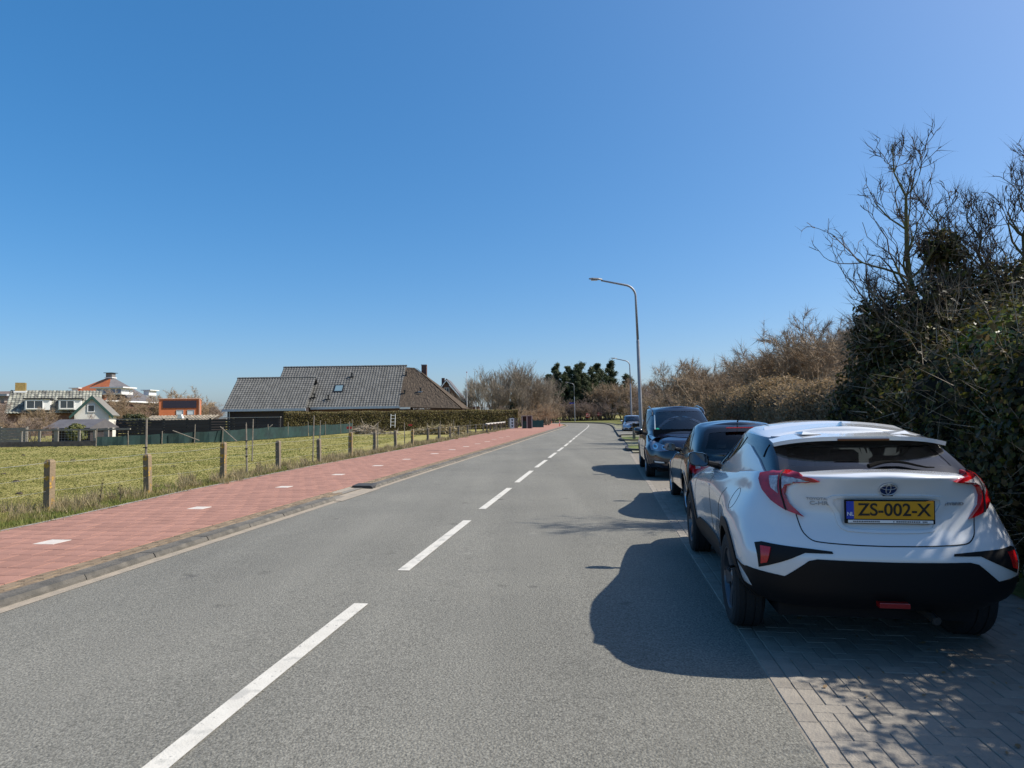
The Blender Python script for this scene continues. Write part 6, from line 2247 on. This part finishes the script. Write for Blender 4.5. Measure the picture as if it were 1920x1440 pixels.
for i, (x, y, h) in enumerate(((8.6, 150, 0.98), (10.6, 153, 1.06), (12.2, 149, 1.02), (13.5, 152, 1.16), (15.0, 148, 0.85), (16.0, 151, 1.30), (17.4, 149, 0.92), (19.0, 152, 0.98), (20.4, 150, 0.74), (21.9, 162, 1.28), (25.6, 166, 1.18), (29.8, 166, 1.12), (14.2, 146, 0.7), (16.8, 146, 0.75), (11.6, 147, 0.72), (6.2, 152, 0.85), (3.6, 156, 0.8), (0.5, 158, 0.75), (-3, 160, 0.7))):
    lb = 'tallest dark pine, rising above the others beyond the bend' if h == 1.30 else 'pine showing over the bare bushes behind the slim street lamp' if y >= 162 else 'pine behind the upright bare trees left of the bend' if x < 7 else 'low dark pine filling the foot of the pine group' if h < 0.8 else 'dark green pine in the group beyond the bend'
    plant_tree(pines[i % 3], 'pine_tree', lb, (x, y, 0.3), i * 1.3, h, 'pines beyond the bend')
for i in range(18):
    x, y = 5 + i * 0.95 + rr.uniform(-0.4, 0.4), 141.5 + rr.uniform(-1.5, 2.5)
    plant_tree(bushes_p[i % 3], 'understorey_bush', 'dark bare bush under the pines at the bend', (x, y, 0.2), i, rr.uniform(0.5, 0.85), 'bushes under the pines', 'bush')
for i in range(12):
    x, y = 20.5 + i * 1.5, 146 + rr.uniform(-3, 7)
    plant_tree(bushes[i % 5], 'bare_bush', 'bare brown bush behind the red and white boards', (x, y, 0.3), i * 2.2, rr.uniform(1.25, 1.75), 'bare bushes behind the boards', 'bush')

# clipped hedge in front of the farmhouse
def box_hedge(name, label, A_, B_, w, h, mats, n, size, seed, core, round_top=0.25, twigs=0, lumpy=0.06):
    rg = np.random.default_rng(seed)
    o = thing(name, label, 'hedge', (A_[0], A_[1], 0))
    a, b = np.array(A_, float), np.array(B_, float)
    L_ = np.linalg.norm(b - a)
    u = (b - a) / L_
    v = np.array((u[1], -u[0]))
    def place(t, ang_side, z):
        return None
    # points on the rounded box section: parametrise the outline
    def outline(q):
        # q in 0..1: up one side, over the top, down the other
        P_ = []
        hh, ww = h, w / 2
        per = 2 * (hh - round_top) + math.pi * round_top / 2 * 2 + (w - 2 * round_top)
        s_ = q * per
        out = np.zeros((len(q), 4))
        for i, ss in enumerate(s_):
            if ss < hh - round_top:
                out[i] = (-ww, ss, -1, 0)
            elif ss < hh - round_top + math.pi / 2 * round_top:
                w0 = (ss - (hh - round_top)) / round_top
                out[i] = (-ww + round_top - round_top * math.cos(w0), hh - round_top + round_top * math.sin(w0), -math.cos(w0), math.sin(w0))
            elif ss < per - (hh - round_top) - math.pi / 2 * round_top:
                out[i] = (-ww + round_top + (ss - (hh - round_top) - math.pi / 2 * round_top), hh, 0, 1)
            elif ss < per - (hh - round_top):
                w0 = math.pi / 2 - (per - (hh - round_top) - ss) / round_top
                w0 = (ss - (per - (hh - round_top) - math.pi / 2 * round_top)) / round_top
                out[i] = (ww - round_top + round_top * math.sin(w0), hh - round_top + round_top * math.cos(w0), math.sin(w0), math.cos(w0))
            else:
                out[i] = (ww, per - ss, 1, 0)
        return out
    def pts(n_):
        t = rg.random(n_)
        O = outline(rg.random(n_))
        bump_ = lumpy * (np.sin(t * L_ * 2.1) + np.sin(t * L_ * 0.9 + O[:, 1] * 3) + rg.normal(0, 0.8, n_))
        inn = -0.10 * rg.random(n_)
        off = O[:, 0] + O[:, 2] * (bump_ + inn)
        z = np.clip(O[:, 1] + O[:, 3] * (bump_ + inn), 0.02, None)
        P_ = np.c_[u[0] * t * L_ + v[0] * off, u[1] * t * L_ + v[1] * off, z]
        N_ = np.c_[v[0] * O[:, 2], v[1] * O[:, 2], O[:, 3]]
        return P_, N_
    P_, N_ = pts(n)
    # the two ends
    ne = n // 14
    for endt in (0.0, 1.0):
        off = rg.uniform(-w / 2, w / 2, ne)
        z = rg.uniform(0, h, ne)
        e_ = np.c_[u[0] * L_ * endt + v[0] * off + u[0] * rg.uniform(-0.1, 0.1, ne), u[1] * L_ * endt + v[1] * off + u[1] * rg.uniform(-0.1, 0.1, ne), z]
        P_ = np.r_[P_, e_]
        N_ = np.r_[N_, np.tile(np.array((*(u * (1 if endt else -1)), 0.0)), (ne, 1))]
    k = 0
    lv = leaf_verts(rg, P_, N_, size, 0.8, 0.7)
    link('foliage', poly_cloud('foliage', lv, 4), mats[0], o)
    if twigs:
        P_, N_ = pts(twigs)
        D_ = N_ * 0.6 + rg.normal(0, 0.55, (len(P_), 3)) + np.array((0, 0, 0.45))
        link('twigs', poly_cloud('twigs', twig_verts(rg, P_ - N_ * 0.05, D_, 0.16, 0.0045), 3), mats[1], o)
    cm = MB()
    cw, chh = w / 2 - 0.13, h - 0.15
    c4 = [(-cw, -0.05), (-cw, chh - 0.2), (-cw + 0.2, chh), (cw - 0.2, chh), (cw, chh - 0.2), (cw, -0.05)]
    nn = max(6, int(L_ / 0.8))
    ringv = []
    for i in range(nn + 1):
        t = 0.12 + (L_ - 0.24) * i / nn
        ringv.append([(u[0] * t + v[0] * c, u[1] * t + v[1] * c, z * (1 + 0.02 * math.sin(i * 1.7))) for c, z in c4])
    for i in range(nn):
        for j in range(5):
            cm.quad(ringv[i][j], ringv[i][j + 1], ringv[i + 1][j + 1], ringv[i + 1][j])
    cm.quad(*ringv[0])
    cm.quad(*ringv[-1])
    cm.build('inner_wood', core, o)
    return o

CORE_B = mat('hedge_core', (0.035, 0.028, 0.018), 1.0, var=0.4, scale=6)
L_OLIVE = leaf_mat('olive_leaves', ((0.11, 0.085, 0.03), (0.17, 0.14, 0.045), (0.22, 0.185, 0.06), (0.14, 0.09, 0.045)), 0.7, 0.3)
L_BEECH = leaf_mat('dry_beech_leaves', ((0.25, 0.165, 0.085), (0.36, 0.25, 0.14), (0.18, 0.13, 0.06), (0.30, 0.21, 0.10)), 0.75, 0.42)
box_hedge('clipped_hedge', 'long clipped olive brown hedge in front of the farmhouse', (-25.4, 71.5), (0.4, 80.0), 1.3, 2.32, (L_OLIVE, M_TWIG), 34000, 0.075, 11, CORE_B, 0.15, 9000, 0.03)
def road_pt(y, off):
    return cl(s_at(y), off)
box_hedge('beech_hedge', 'rounded brown beech hedge next to the ivy, on the bay side', road_pt(10.0, 6.5), road_pt(17.2, 6.7), 1.6, 2.15, (L_BEECH, M_TWIG), 42000, 0.034, 12, CORE_B, 0.6, 26000, 0.07)
box_hedge('beech_hedge', 'rounded brown beech hedge further along, ending near the street lamp', road_pt(17.8, 6.8), road_pt(27.0, 7.1), 1.7, 2.35, (L_BEECH, M_TWIG), 30000, 0.042, 13, CORE_B, 0.65, 20000, 0.08)
# big bare bushes behind the beech hedges
for i, (x, y, h) in enumerate(((11.6, 27, 0.92), (13.6, 28.5, 0.95), (10.0, 30, 0.72), (15.5, 25, 0.9), (12.8, 22, 0.66), (9.6, 34, 0.85), (17.5, 30, 1.1), (10.8, 20.0, 0.55))):
    plant_tree(bushes[i % 5], 'bare_bush', 'dense bare brown bush rising behind the beech hedges', (x, y, 0.1), i * 1.9, h, 'bare bushes behind the beech hedges', 'bush')

# ---- ivy bank beside the white crossover -------------------------------------------------------------------------
L_IVY = leaf_mat('ivy_leaves', ((0.022, 0.026, 0.007), (0.04, 0.045, 0.011), (0.075, 0.058, 0.020), (0.05, 0.06, 0.012), (0.14, 0.14, 0.025), (0.045, 0.04, 0.014), (0.12, 0.08, 0.036), (0.03, 0.036, 0.010)), 0.45, 0.40, 0.28)
L_IVYB = leaf_mat('backlit_ivy_leaves', ((0.06, 0.11, 0.015), (0.10, 0.16, 0.02), (0.14, 0.17, 0.03), (0.05, 0.09, 0.015)), 0.35, 0.35, 0.6)  # backlit brightness put into the leaf colours
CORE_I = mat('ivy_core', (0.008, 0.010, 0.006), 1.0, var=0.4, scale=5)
def ivy_clump(name, label, balls, n, size, seed, m, twigs=900, core=0.72):
    rg = np.random.default_rng(seed)
    o = thing(name, label, 'ivy', (balls[0][0][0], balls[0][0][1], 0))
    o.location = (0, 0, 0)
    area = [b[1][0] * b[1][2] + b[1][1] * b[1][2] for b in balls]
    Q, TW = [], []
    for (c_, r_), ar in zip(balls, area):
        k = int(n * ar / sum(area))
        P_, N_ = ellipsoid_points(rg, k, c_, r_, 0.34)
        P_[:, 2] = np.abs(P_[:, 2])
        Q.append(leaf_verts(rg, P_, N_ + np.array((0, 0, 0.35)), size, 0.9, 0.55))
        kt = int(twigs * ar / sum(area))
        P_, N_ = ellipsoid_points(rg, kt, c_, r_, 0.2)
        P_[:, 2] = np.abs(P_[:, 2])
        TW.append(twig_verts(rg, P_, N_ + rg.normal(0, 0.7, (kt, 3)) + np.array((0, 0, 0.4)), 0.34, 0.005))
        lump('dark_core', c_, [q * core for q in r_], CORE_I, o, seed + k)  # solid dark core added to block light through the leaves
    link('foliage', poly_cloud('foliage', np.concatenate(Q), 4), m, o)
    link('twigs', poly_cloud('twigs', np.concatenate(TW), 3), M_TWIG_G, o)
    return o
ivy_clump('ivy_bank', 'dense dark ivy bank beside the white crossover', [((5.6, 2.5, 1.65), (1.5, 1.5, 1.75)), ((5.7, 0.6, 1.6), (1.5, 1.6, 1.7)), ((5.5, 3.4, 1.55), (1.5, 1.55, 1.70)), ((5.5, 5.3, 1.30), (1.45, 1.5, 1.5)), ((5.75, 7.0, 1.25), (1.40, 1.5, 1.45)), ((5.95, 8.5, 1.2), (1.25, 1.2, 1.35)),
                                                                      ((6.6, 6.3, 1.9), (1.2, 1.9, 1.15)), ((7.0, 8.6, 1.95), (1.3, 1.2, 1.05)), ((8.6, 8.2, 1.9), (1.4, 1.6, 1.3))], 180000, 0.036, 21, L_IVY, 8000)
ivy_clump('ivy_bush', 'rounded dark ivy bush at the end of the beech hedge', [((5.55, 9.1, 1.75), (0.85, 0.7, 0.72)), ((5.25, 9.3, 1.2), (0.7, 0.7, 0.9))], 17000, 0.034, 22, L_IVY, 500)
ivy_clump('backlit_ivy', 'yellow green ivy on the dark ivy bank, leaf colour brightened as if backlit', [((5.45, 6.9, 2.15), (0.62, 0.5, 0.42)), ((5.1, 6.2, 1.6), (0.5, 0.55, 0.5)), ((6.3, 7.1, 2.55), (0.6, 0.6, 0.35))], 5200, 0.05, 23, L_IVYB, 200, 0.7)
ivy_clump('ivy_column', 'ivy wrapped round the upright trunk of the bare tree', [((6.45, 9.35, 3.35), (0.34, 0.32, 0.75)), ((6.3, 9.3, 3.95), (0.28, 0.28, 0.30)), ((6.55, 9.3, 2.7), (0.45, 0.4, 0.6)), ((5.15, 9.2, 2.75), (0.20, 0.2, 0.45)), ((5.35, 9.2, 2.45), (0.30, 0.3, 0.30))], 5200, 0.042, 24, L_IVY, 700, 0.35)
ivy_clump('scrub_ivy', 'tangle of ivy and brown stems on top of the bank', [((6.1, 8.9, 2.55), (0.9, 0.6, 0.42)), ((7.2, 8.8, 2.85), (0.9, 0.7, 0.40)), ((8.2, 9.0, 3.0), (0.8, 0.7, 0.40)), ((6.0, 9.2, 3.0), (0.75, 0.5, 0.45)), ((5.35, 9.2, 2.5), (0.5, 0.5, 0.45)), ((7.2, 9.3, 3.35), (0.8, 0.5, 0.40))], 9500, 0.038, 25, L_IVY, 3200, 0.4)

# the gnarled bare trees above the ivy
GN = dict(levels=5, fork=(4, 3, 3, 2, 2), angle=(20, 58), len=(0.45, 0.75), taper=0.55, wobble=0.11, up=0.17, rmin=0.0048, low=0.2, split=2)
def gnarled(seed, base, top, r0, label, P=GN, first=0.45):
    t = Tree(seed)
    b, e = np.array(base, float), np.array(top, float)
    d_ = e - b
    L_ = np.linalg.norm(d_)
    rg = t.r
    n = 9
    pts, rad = [np.zeros(3)], [r0]
    for i in range(1, n + 1):
        pts.append(d_ * i / n + (rg.normal(0, 0.05, 3) if i < n else 0))
        rad.append(max(0.007, r0 * (1 - i / n) ** 0.8))
    t.tube(pts, rad, 7, 'trunk')
    for i in range(2, n):
        for q in range(P['fork'][0] - 1):
            f = i / n
            a = rg.uniform(0, 6.28)
            el = rg.uniform(0.3, 1.1)
            dd = np.array((math.cos(a), math.sin(a) * 0.7, el))
            t.grow(pts[i], dd, L_ * rg.uniform(0.13, 0.27) * (1.15 - 0.7 * f), max(0.008, rad[i] * 0.55), 1, P)
    ms = t.meshes('gnarled')
    ms['trunk'].materials.append(M_MOSSY)
    ms['crown'].materials.append(M_DTWIG)
    add_twigs(ms, t, 3, 0.20, 0.0028, M_DTWIG, 0.45)
    return plant_tree(ms, 'gnarled_tree', label, tuple(b), 0, 1.0)
GN2 = dict(GN, levels=4, wobble=0.13)
gnarled(401, (6.05, 9.25, 1.9), (5.62, 9.2, 5.5), 0.062, 'gnarled bare tree with a tall pointed leader above the ivy', GN2)
gnarled(402, (6.5, 9.3, 2.2), (6.35, 9.4, 4.55), 0.055, 'short gnarled bare tree beside the ivy wrapped trunk', GN2)
gnarled(403, (7.1, 9.4, 2.4), (6.85, 9.4, 4.7), 0.05, 'slender bare tree between the ivy wrapped trunk and the leaning tree', GN2)
gnarled(404, (7.0, 9.2, 2.6), (7.85, 9.2, 5.3), 0.055, 'bare tree leaning away from the road above the ivy', GN2)
gnarled(405, (5.6, 9.2, 1.8), (5.2, 9.3, 3.4), 0.035, 'low bare tree leaning out over the parking bay', GN2)


# ================================================================== grass, weeds, small shrubs
_sg = np.linspace(s_at(3.5), s_at(98), 500)
_c0 = np.array([cl(q, 0.0) for q in _sg])
_c1 = np.array([cl(q, 1.0) for q in _sg])
_pl = np.array([path_l(q) for q in _sg])
def at_road(s_, off):
    x0, y0 = np.interp(s_, _sg, _c0[:, 0]), np.interp(s_, _sg, _c0[:, 1])
    nx, ny = np.interp(s_, _sg, _c1[:, 0]) - x0, np.interp(s_, _sg, _c1[:, 1]) - y0
    return x0 + nx * off, y0 + ny * off

def blades(name, label, X, Y, h, w, m, rng, lean=0.35, z0=-0.03, cat='grass'):
    n = len(X)
    a = rng.uniform(0, 2 * math.pi, n)
    P_ = np.c_[X, Y, np.full(n, z0)]
    side = np.c_[np.cos(a), np.sin(a), np.zeros(n)] * w[:, None] / 2
    b = rng.uniform(0, 2 * math.pi, n)
    ln = rng.random(n) * lean
    tip = P_ + np.c_[np.cos(b) * ln, np.sin(b) * ln, np.ones(n)] * h[:, None]
    o = link(name, poly_cloud(name, np.stack([P_ - side, P_ + side, tip], 1), 3), m)
    return tag(o, label, cat, None, 'stuff')

G_GREEN = leaf_mat('verge_grass', ((0.10, 0.14, 0.025), (0.16, 0.19, 0.04), (0.22, 0.22, 0.06), (0.12, 0.16, 0.03)), 0.6, 0.3, 0.4, (1.1, (0.25, 0.20, 0.09), 0.8))
G_FIELD = leaf_mat('field_grass', ((0.25, 0.24, 0.07), (0.31, 0.285, 0.09), (0.39, 0.33, 0.14), (0.26, 0.255, 0.07), (0.34, 0.30, 0.105)), 0.65, 0.5, 0.3, (0.22, (0.19, 0.215, 0.055), 0.85))
G_DRY = leaf_mat('dry_grass', ((0.34, 0.27, 0.15), (0.42, 0.34, 0.20), (0.27, 0.21, 0.11), (0.22, 0.20, 0.08)), 0.75, 0.3)
rg = np.random.default_rng(77)
# green verge between path and fence
n = 70000
y = 6 + 72 * rg.random(n) ** 2.0
s_ = np.interp(y, _c0[:, 1], _sg)
edge = np.interp(s_, _sg, _pl) - 0.05
t = rg.random(n) ** 1.4
off = edge - t * 1.15 - 0.03 * np.sin(s_ * 5)
keep = np.sin(s_ * 1.7) + np.sin(s_ * 0.6 + 1) + 1.4 * rg.random(n) > -0.9
X, Y = at_road(s_, off)
X, Y, y, t = X[keep], Y[keep], y[keep], t[keep]
blades('verge_grass', 'green grass along the edge of the red path', X, Y, rg.uniform(0.03, 0.10, len(X)) * (0.6 + 0.7 * t), 0.008 + 0.0009 * y, G_GREEN, rg, 0.6)
# tufts of tall dry grass round the fence posts, thin at the near end and thick further on
nc = 620
yc = 9.5 + 66 * rg.random(nc) ** 1.5
sc_ = np.interp(yc, _c0[:, 1], _sg)
oc = np.interp(yc, [0, 10, 25, 48, 75], [-7.7, -8.0, -8.25, -9.0, -9.6]) + rg.normal(0.0, 0.42, nc)
keep = rg.random(nc) < np.interp(yc, [9, 16, 26, 75], [0.45, 0.5, 1, 1])
sc_, oc, yc = sc_[keep], oc[keep], yc[keep]
per = 58
rad_ = np.repeat(rg.uniform(0.05, 0.22, len(yc)), per)
hh = np.repeat(rg.uniform(0.10, 0.34, len(yc)), per)
CX, CY = at_road(sc_, oc)
n = len(yc) * per
a, q = rg.uniform(0, 6.28, n), np.sqrt(rg.random(n)) * rad_
X, Y = np.repeat(CX, per) + np.cos(a) * q, np.repeat(CY, per) + np.sin(a) * q
blades('dry_grass', 'tall dry straw coloured grass round the fence posts', X, Y, hh * rg.uniform(0.35, 1.1, n), 0.005 + 0.0007 * np.repeat(yc, per), G_DRY, rg, 0.85)
# short tufty pasture
n = 150000
y = 8.5 + 52 * rg.random(n) ** 2.1
x = -8.0 - rg.random(n) * (0.85 * y - 4)
fx = np.interp(y, _c0[:, 1], _c0[:, 0]) - 8.0
x = np.minimum(x, fx - rg.random(n) * 0.6)
tuft = np.sin(x * 1.9 + np.sin(y * 1.1) * 1.5) * np.sin(y * 1.6 + np.cos(x * 0.8) * 2)
keep = rg.random(n) < 0.75 + 0.25 * tuft
x, y, tuft = x[keep], y[keep], tuft[keep]
blades('pasture_grass', 'short yellow green grazed grass of the field', x, y, rg.uniform(0.015, 0.04, len(x)) * (1 + 0.5 * tuft), 0.014 + 0.0018 * y, G_FIELD, rg, 1.6)

# brown shrubs in front of the village
for i, (x, y, h) in enumerate(((-41.5, 50, 0.42), (-39.6, 49, 0.46), (-38.0, 50, 0.44), (-36.6, 49, 0.36), (-43, 52, 0.50), (-35.8, 54.5, 0.36), (-38.6, 47.5, 0.33), (-45, 54, 0.55), (-40.5, 47.5, 0.36), (-47, 57, 0.6), (-48.5, 66, 0.6), (-45.6, 70, 0.6))):
    plant_tree(bushes_p[i % 3] if i % 2 else bushes[i % 5], 'brown_shrub', 'reddish brown bare shrub in front of the village houses', (x, y, 0), i * 1.3, h, 'shrubs in front of the village', 'shrub')
for i, (x, y, h) in enumerate(((-33.8, 56, 0.33), (-49.5, 86, 0.50), (-52.0, 90, 0.5), (-55.5, 95, 0.55))):
    plant_tree(bushes[i % 5], 'bare_shrub', 'pale bare shrub between the white outbuilding and the orange house', (x, y, 0), i * 2.3, h, 'shrubs beside the orange house', 'shrub')
ivy_clump('evergreen_shrub', 'dark rounded evergreen shrub beside the white outbuilding', [((-33.3, 56.4, 1.35), (1.25, 0.9, 0.85))], 3000, 0.11, 31, leaf_mat('dark_evergreen', ((0.045, 0.05, 0.015), (0.07, 0.075, 0.02), (0.10, 0.09, 0.03)), 0.6, 0.25), 100)
ivy_clump('evergreen_shrub', 'green shrub in front of the white outbuilding', [((-34.0, 50.0, 0.75), (0.75, 0.6, 0.7))], 1600, 0.11, 32, leaf_mat('willow_green', ((0.16, 0.17, 0.05), (0.22, 0.22, 0.08), (0.12, 0.14, 0.04)), 0.6, 0.3), 200)
ivy_clump('evergreen_shrub', 'dark green shrub at the far end of the rail fence', [((-37.2, 46.0, 0.6), (0.8, 0.6, 0.75))], 1800, 0.10, 33, MATS['dark_evergreen'], 100)

# heap of straw and a pile of cut branches in the field
def heap(name, label, c_, r_, n, m, ln, wd, seed, cat):
    rg_ = np.random.default_rng(seed)
    P_, N_ = ellipsoid_points(rg_, n, c_, r_, 0.5)
    P_[:, 2] = np.abs(P_[:, 2])
    D_ = rg_.normal(0, 1, (n, 3)) * np.array((1, 1, 0.35))
    o = link(name, poly_cloud(name, twig_verts(rg_, P_, D_, ln, wd), 3), m)
    return tag(o, label, cat)
heap('straw_heap', 'low straw coloured heap behind the pasture fence posts', (-6.6, 58.5, 0), (2.6, 1.2, 0.75), 2600, G_DRY, 0.5, 0.05, 61, 'heap')
heap('brush_pile', 'pile of cut branches lying in the field near the netting', (-14.4, 63.0, 0), (1.1, 0.8, 0.75), 700, M_TWIG_G, 0.9, 0.03, 62, 'heap')
heap('brush_pile', 'flat scatter of cut sticks beside the pile of branches', (-12.0, 60.5, 0), (1.6, 0.7, 0.22), 160, M_TWIG_G, 1.1, 0.03, 63, 'heap')

# leafy weeds by the first fence post
def weed(x, y, h, seed, label):
    rg_ = np.random.default_rng(seed)
    o = thing('weed', label, 'plant', (x, y, -0.02), 0, 'weeds by the fence')
    st = MB()
    Q = []
    for k in range(2):
        a = rg_.uniform(0, 6.28)
        top = np.array((math.cos(a) * 0.10, math.sin(a) * 0.1, h * rg_.uniform(0.75, 1.0)))
        st.tube([(0, 0, 0), tuple(top * 0.5 + (0.01, 0, 0.02)), tuple(top)], [0.006, 0.005, 0.003], 4)
        f = rg_.uniform(0.25, 1.0, 18)[:, None]
        P_ = top[None] * f + rg_.normal(0, 0.02, (18, 3))
        Q.append(leaf_verts(rg_, P_, rg_.normal(0, 1, (18, 3)), 0.022, 0.6, 0.5))
    st.build('stem', M_DTWIG, o)
    link('leaves', poly_cloud('leaves', np.concatenate(Q), 4), MATS['dark_evergreen'], o)
weed(-7.95, 12.35, 0.52, 71, 'thin leafy weed beside the first lichened fence post')
weed(-7.75, 12.7, 0.46, 72, 'bent leafy weed between the first two fence posts')
weed(-7.35, 18.6, 0.40, 73, 'small leafy weed near the insulator stake')

# fallen leaves and dirt flecks along the left verge and on the bays
rg = np.random.default_rng(91)
n = 900
y = 5.5 + 20 * rg.random(n) ** 1.6
s_ = np.interp(y, _c0[:, 1], _sg)
off = np.interp(s_, _sg, _pl) - 0.02 + np.abs(rg.normal(0, 0.10, n)) * 1.0 - 0.05
X, Y = at_road(s_, off)
P_ = np.c_[X, Y, np.full(n, 0.066)]
o = link('leaf_litter', poly_cloud('leaf_litter', leaf_verts(rg, P_, np.tile(np.array((0, 0, 1.0)), (n, 1)), 0.016, 0.7, 0.35), 4), G_DRY)
tag(o, 'dry leaf litter along the edge of the red path', 'leaves', None, 'stuff')
n = 420
y = 2.8 + 9 * rg.random(n)
s_ = np.interp(y, _c0[:, 1], _sg)
s_ = np.where(y < 3.6, s_at(2.8) + (y - 2.8), s_)
X = np.interp(y, _c0[:, 1], _c0[:, 0]) + 3.1 + 2.4 * rg.random(n) ** 0.6
P_ = np.c_[X, y, np.full(n, 0.016)]
o = link('fallen_leaves', poly_cloud('fallen_leaves', leaf_verts(rg, P_, np.tile(np.array((0, 0, 1.0)), (n, 1)), 0.017, 0.7, 0.3), 4), L_BEECH)
tag(o, 'small fallen leaves scattered on the brick parking bay', 'leaves', None, 'stuff')

# dark clods lying about the field
rc = random.Random(17)
for i, (x, y) in enumerate(((-13.6, 17.6), (-11.9, 22.5), (-18.5, 27.0), (-14.0, 31.0), (-11.2, 14.6), (-21.0, 24.5), (-9.9, 34.0), (-16.0, 20.2), (-24.0, 31.5))):
    cm = MB()
    k = 9
    rx, ry, hz = rc.uniform(0.07, 0.13), rc.uniform(0.05, 0.09), rc.uniform(0.015, 0.03)
    ring = [(x + rx * math.cos(a) * rc.uniform(0.8, 1.2), y + ry * math.sin(a) * rc.uniform(0.8, 1.2), -0.03) for a in np.linspace(0, 2 * math.pi, k + 1)[:-1]]
    mid = [(x + (p[0] - x) * 0.6, y + (p[1] - y) * 0.6, hz * rc.uniform(0.6, 1.0)) for p in ring]
    for j in range(k):
        cm.quad(ring[j], ring[(j + 1) % k], mid[(j + 1) % k], mid[j])
    cm.quad(*mid)
    tag(cm.build('earth_clod', mat('dark_clod', (0.06, 0.045, 0.03), 0.95, var=0.4, scale=12)), 'small dark clod lying in the grazed field', 'clod', 'dark clods in the field')
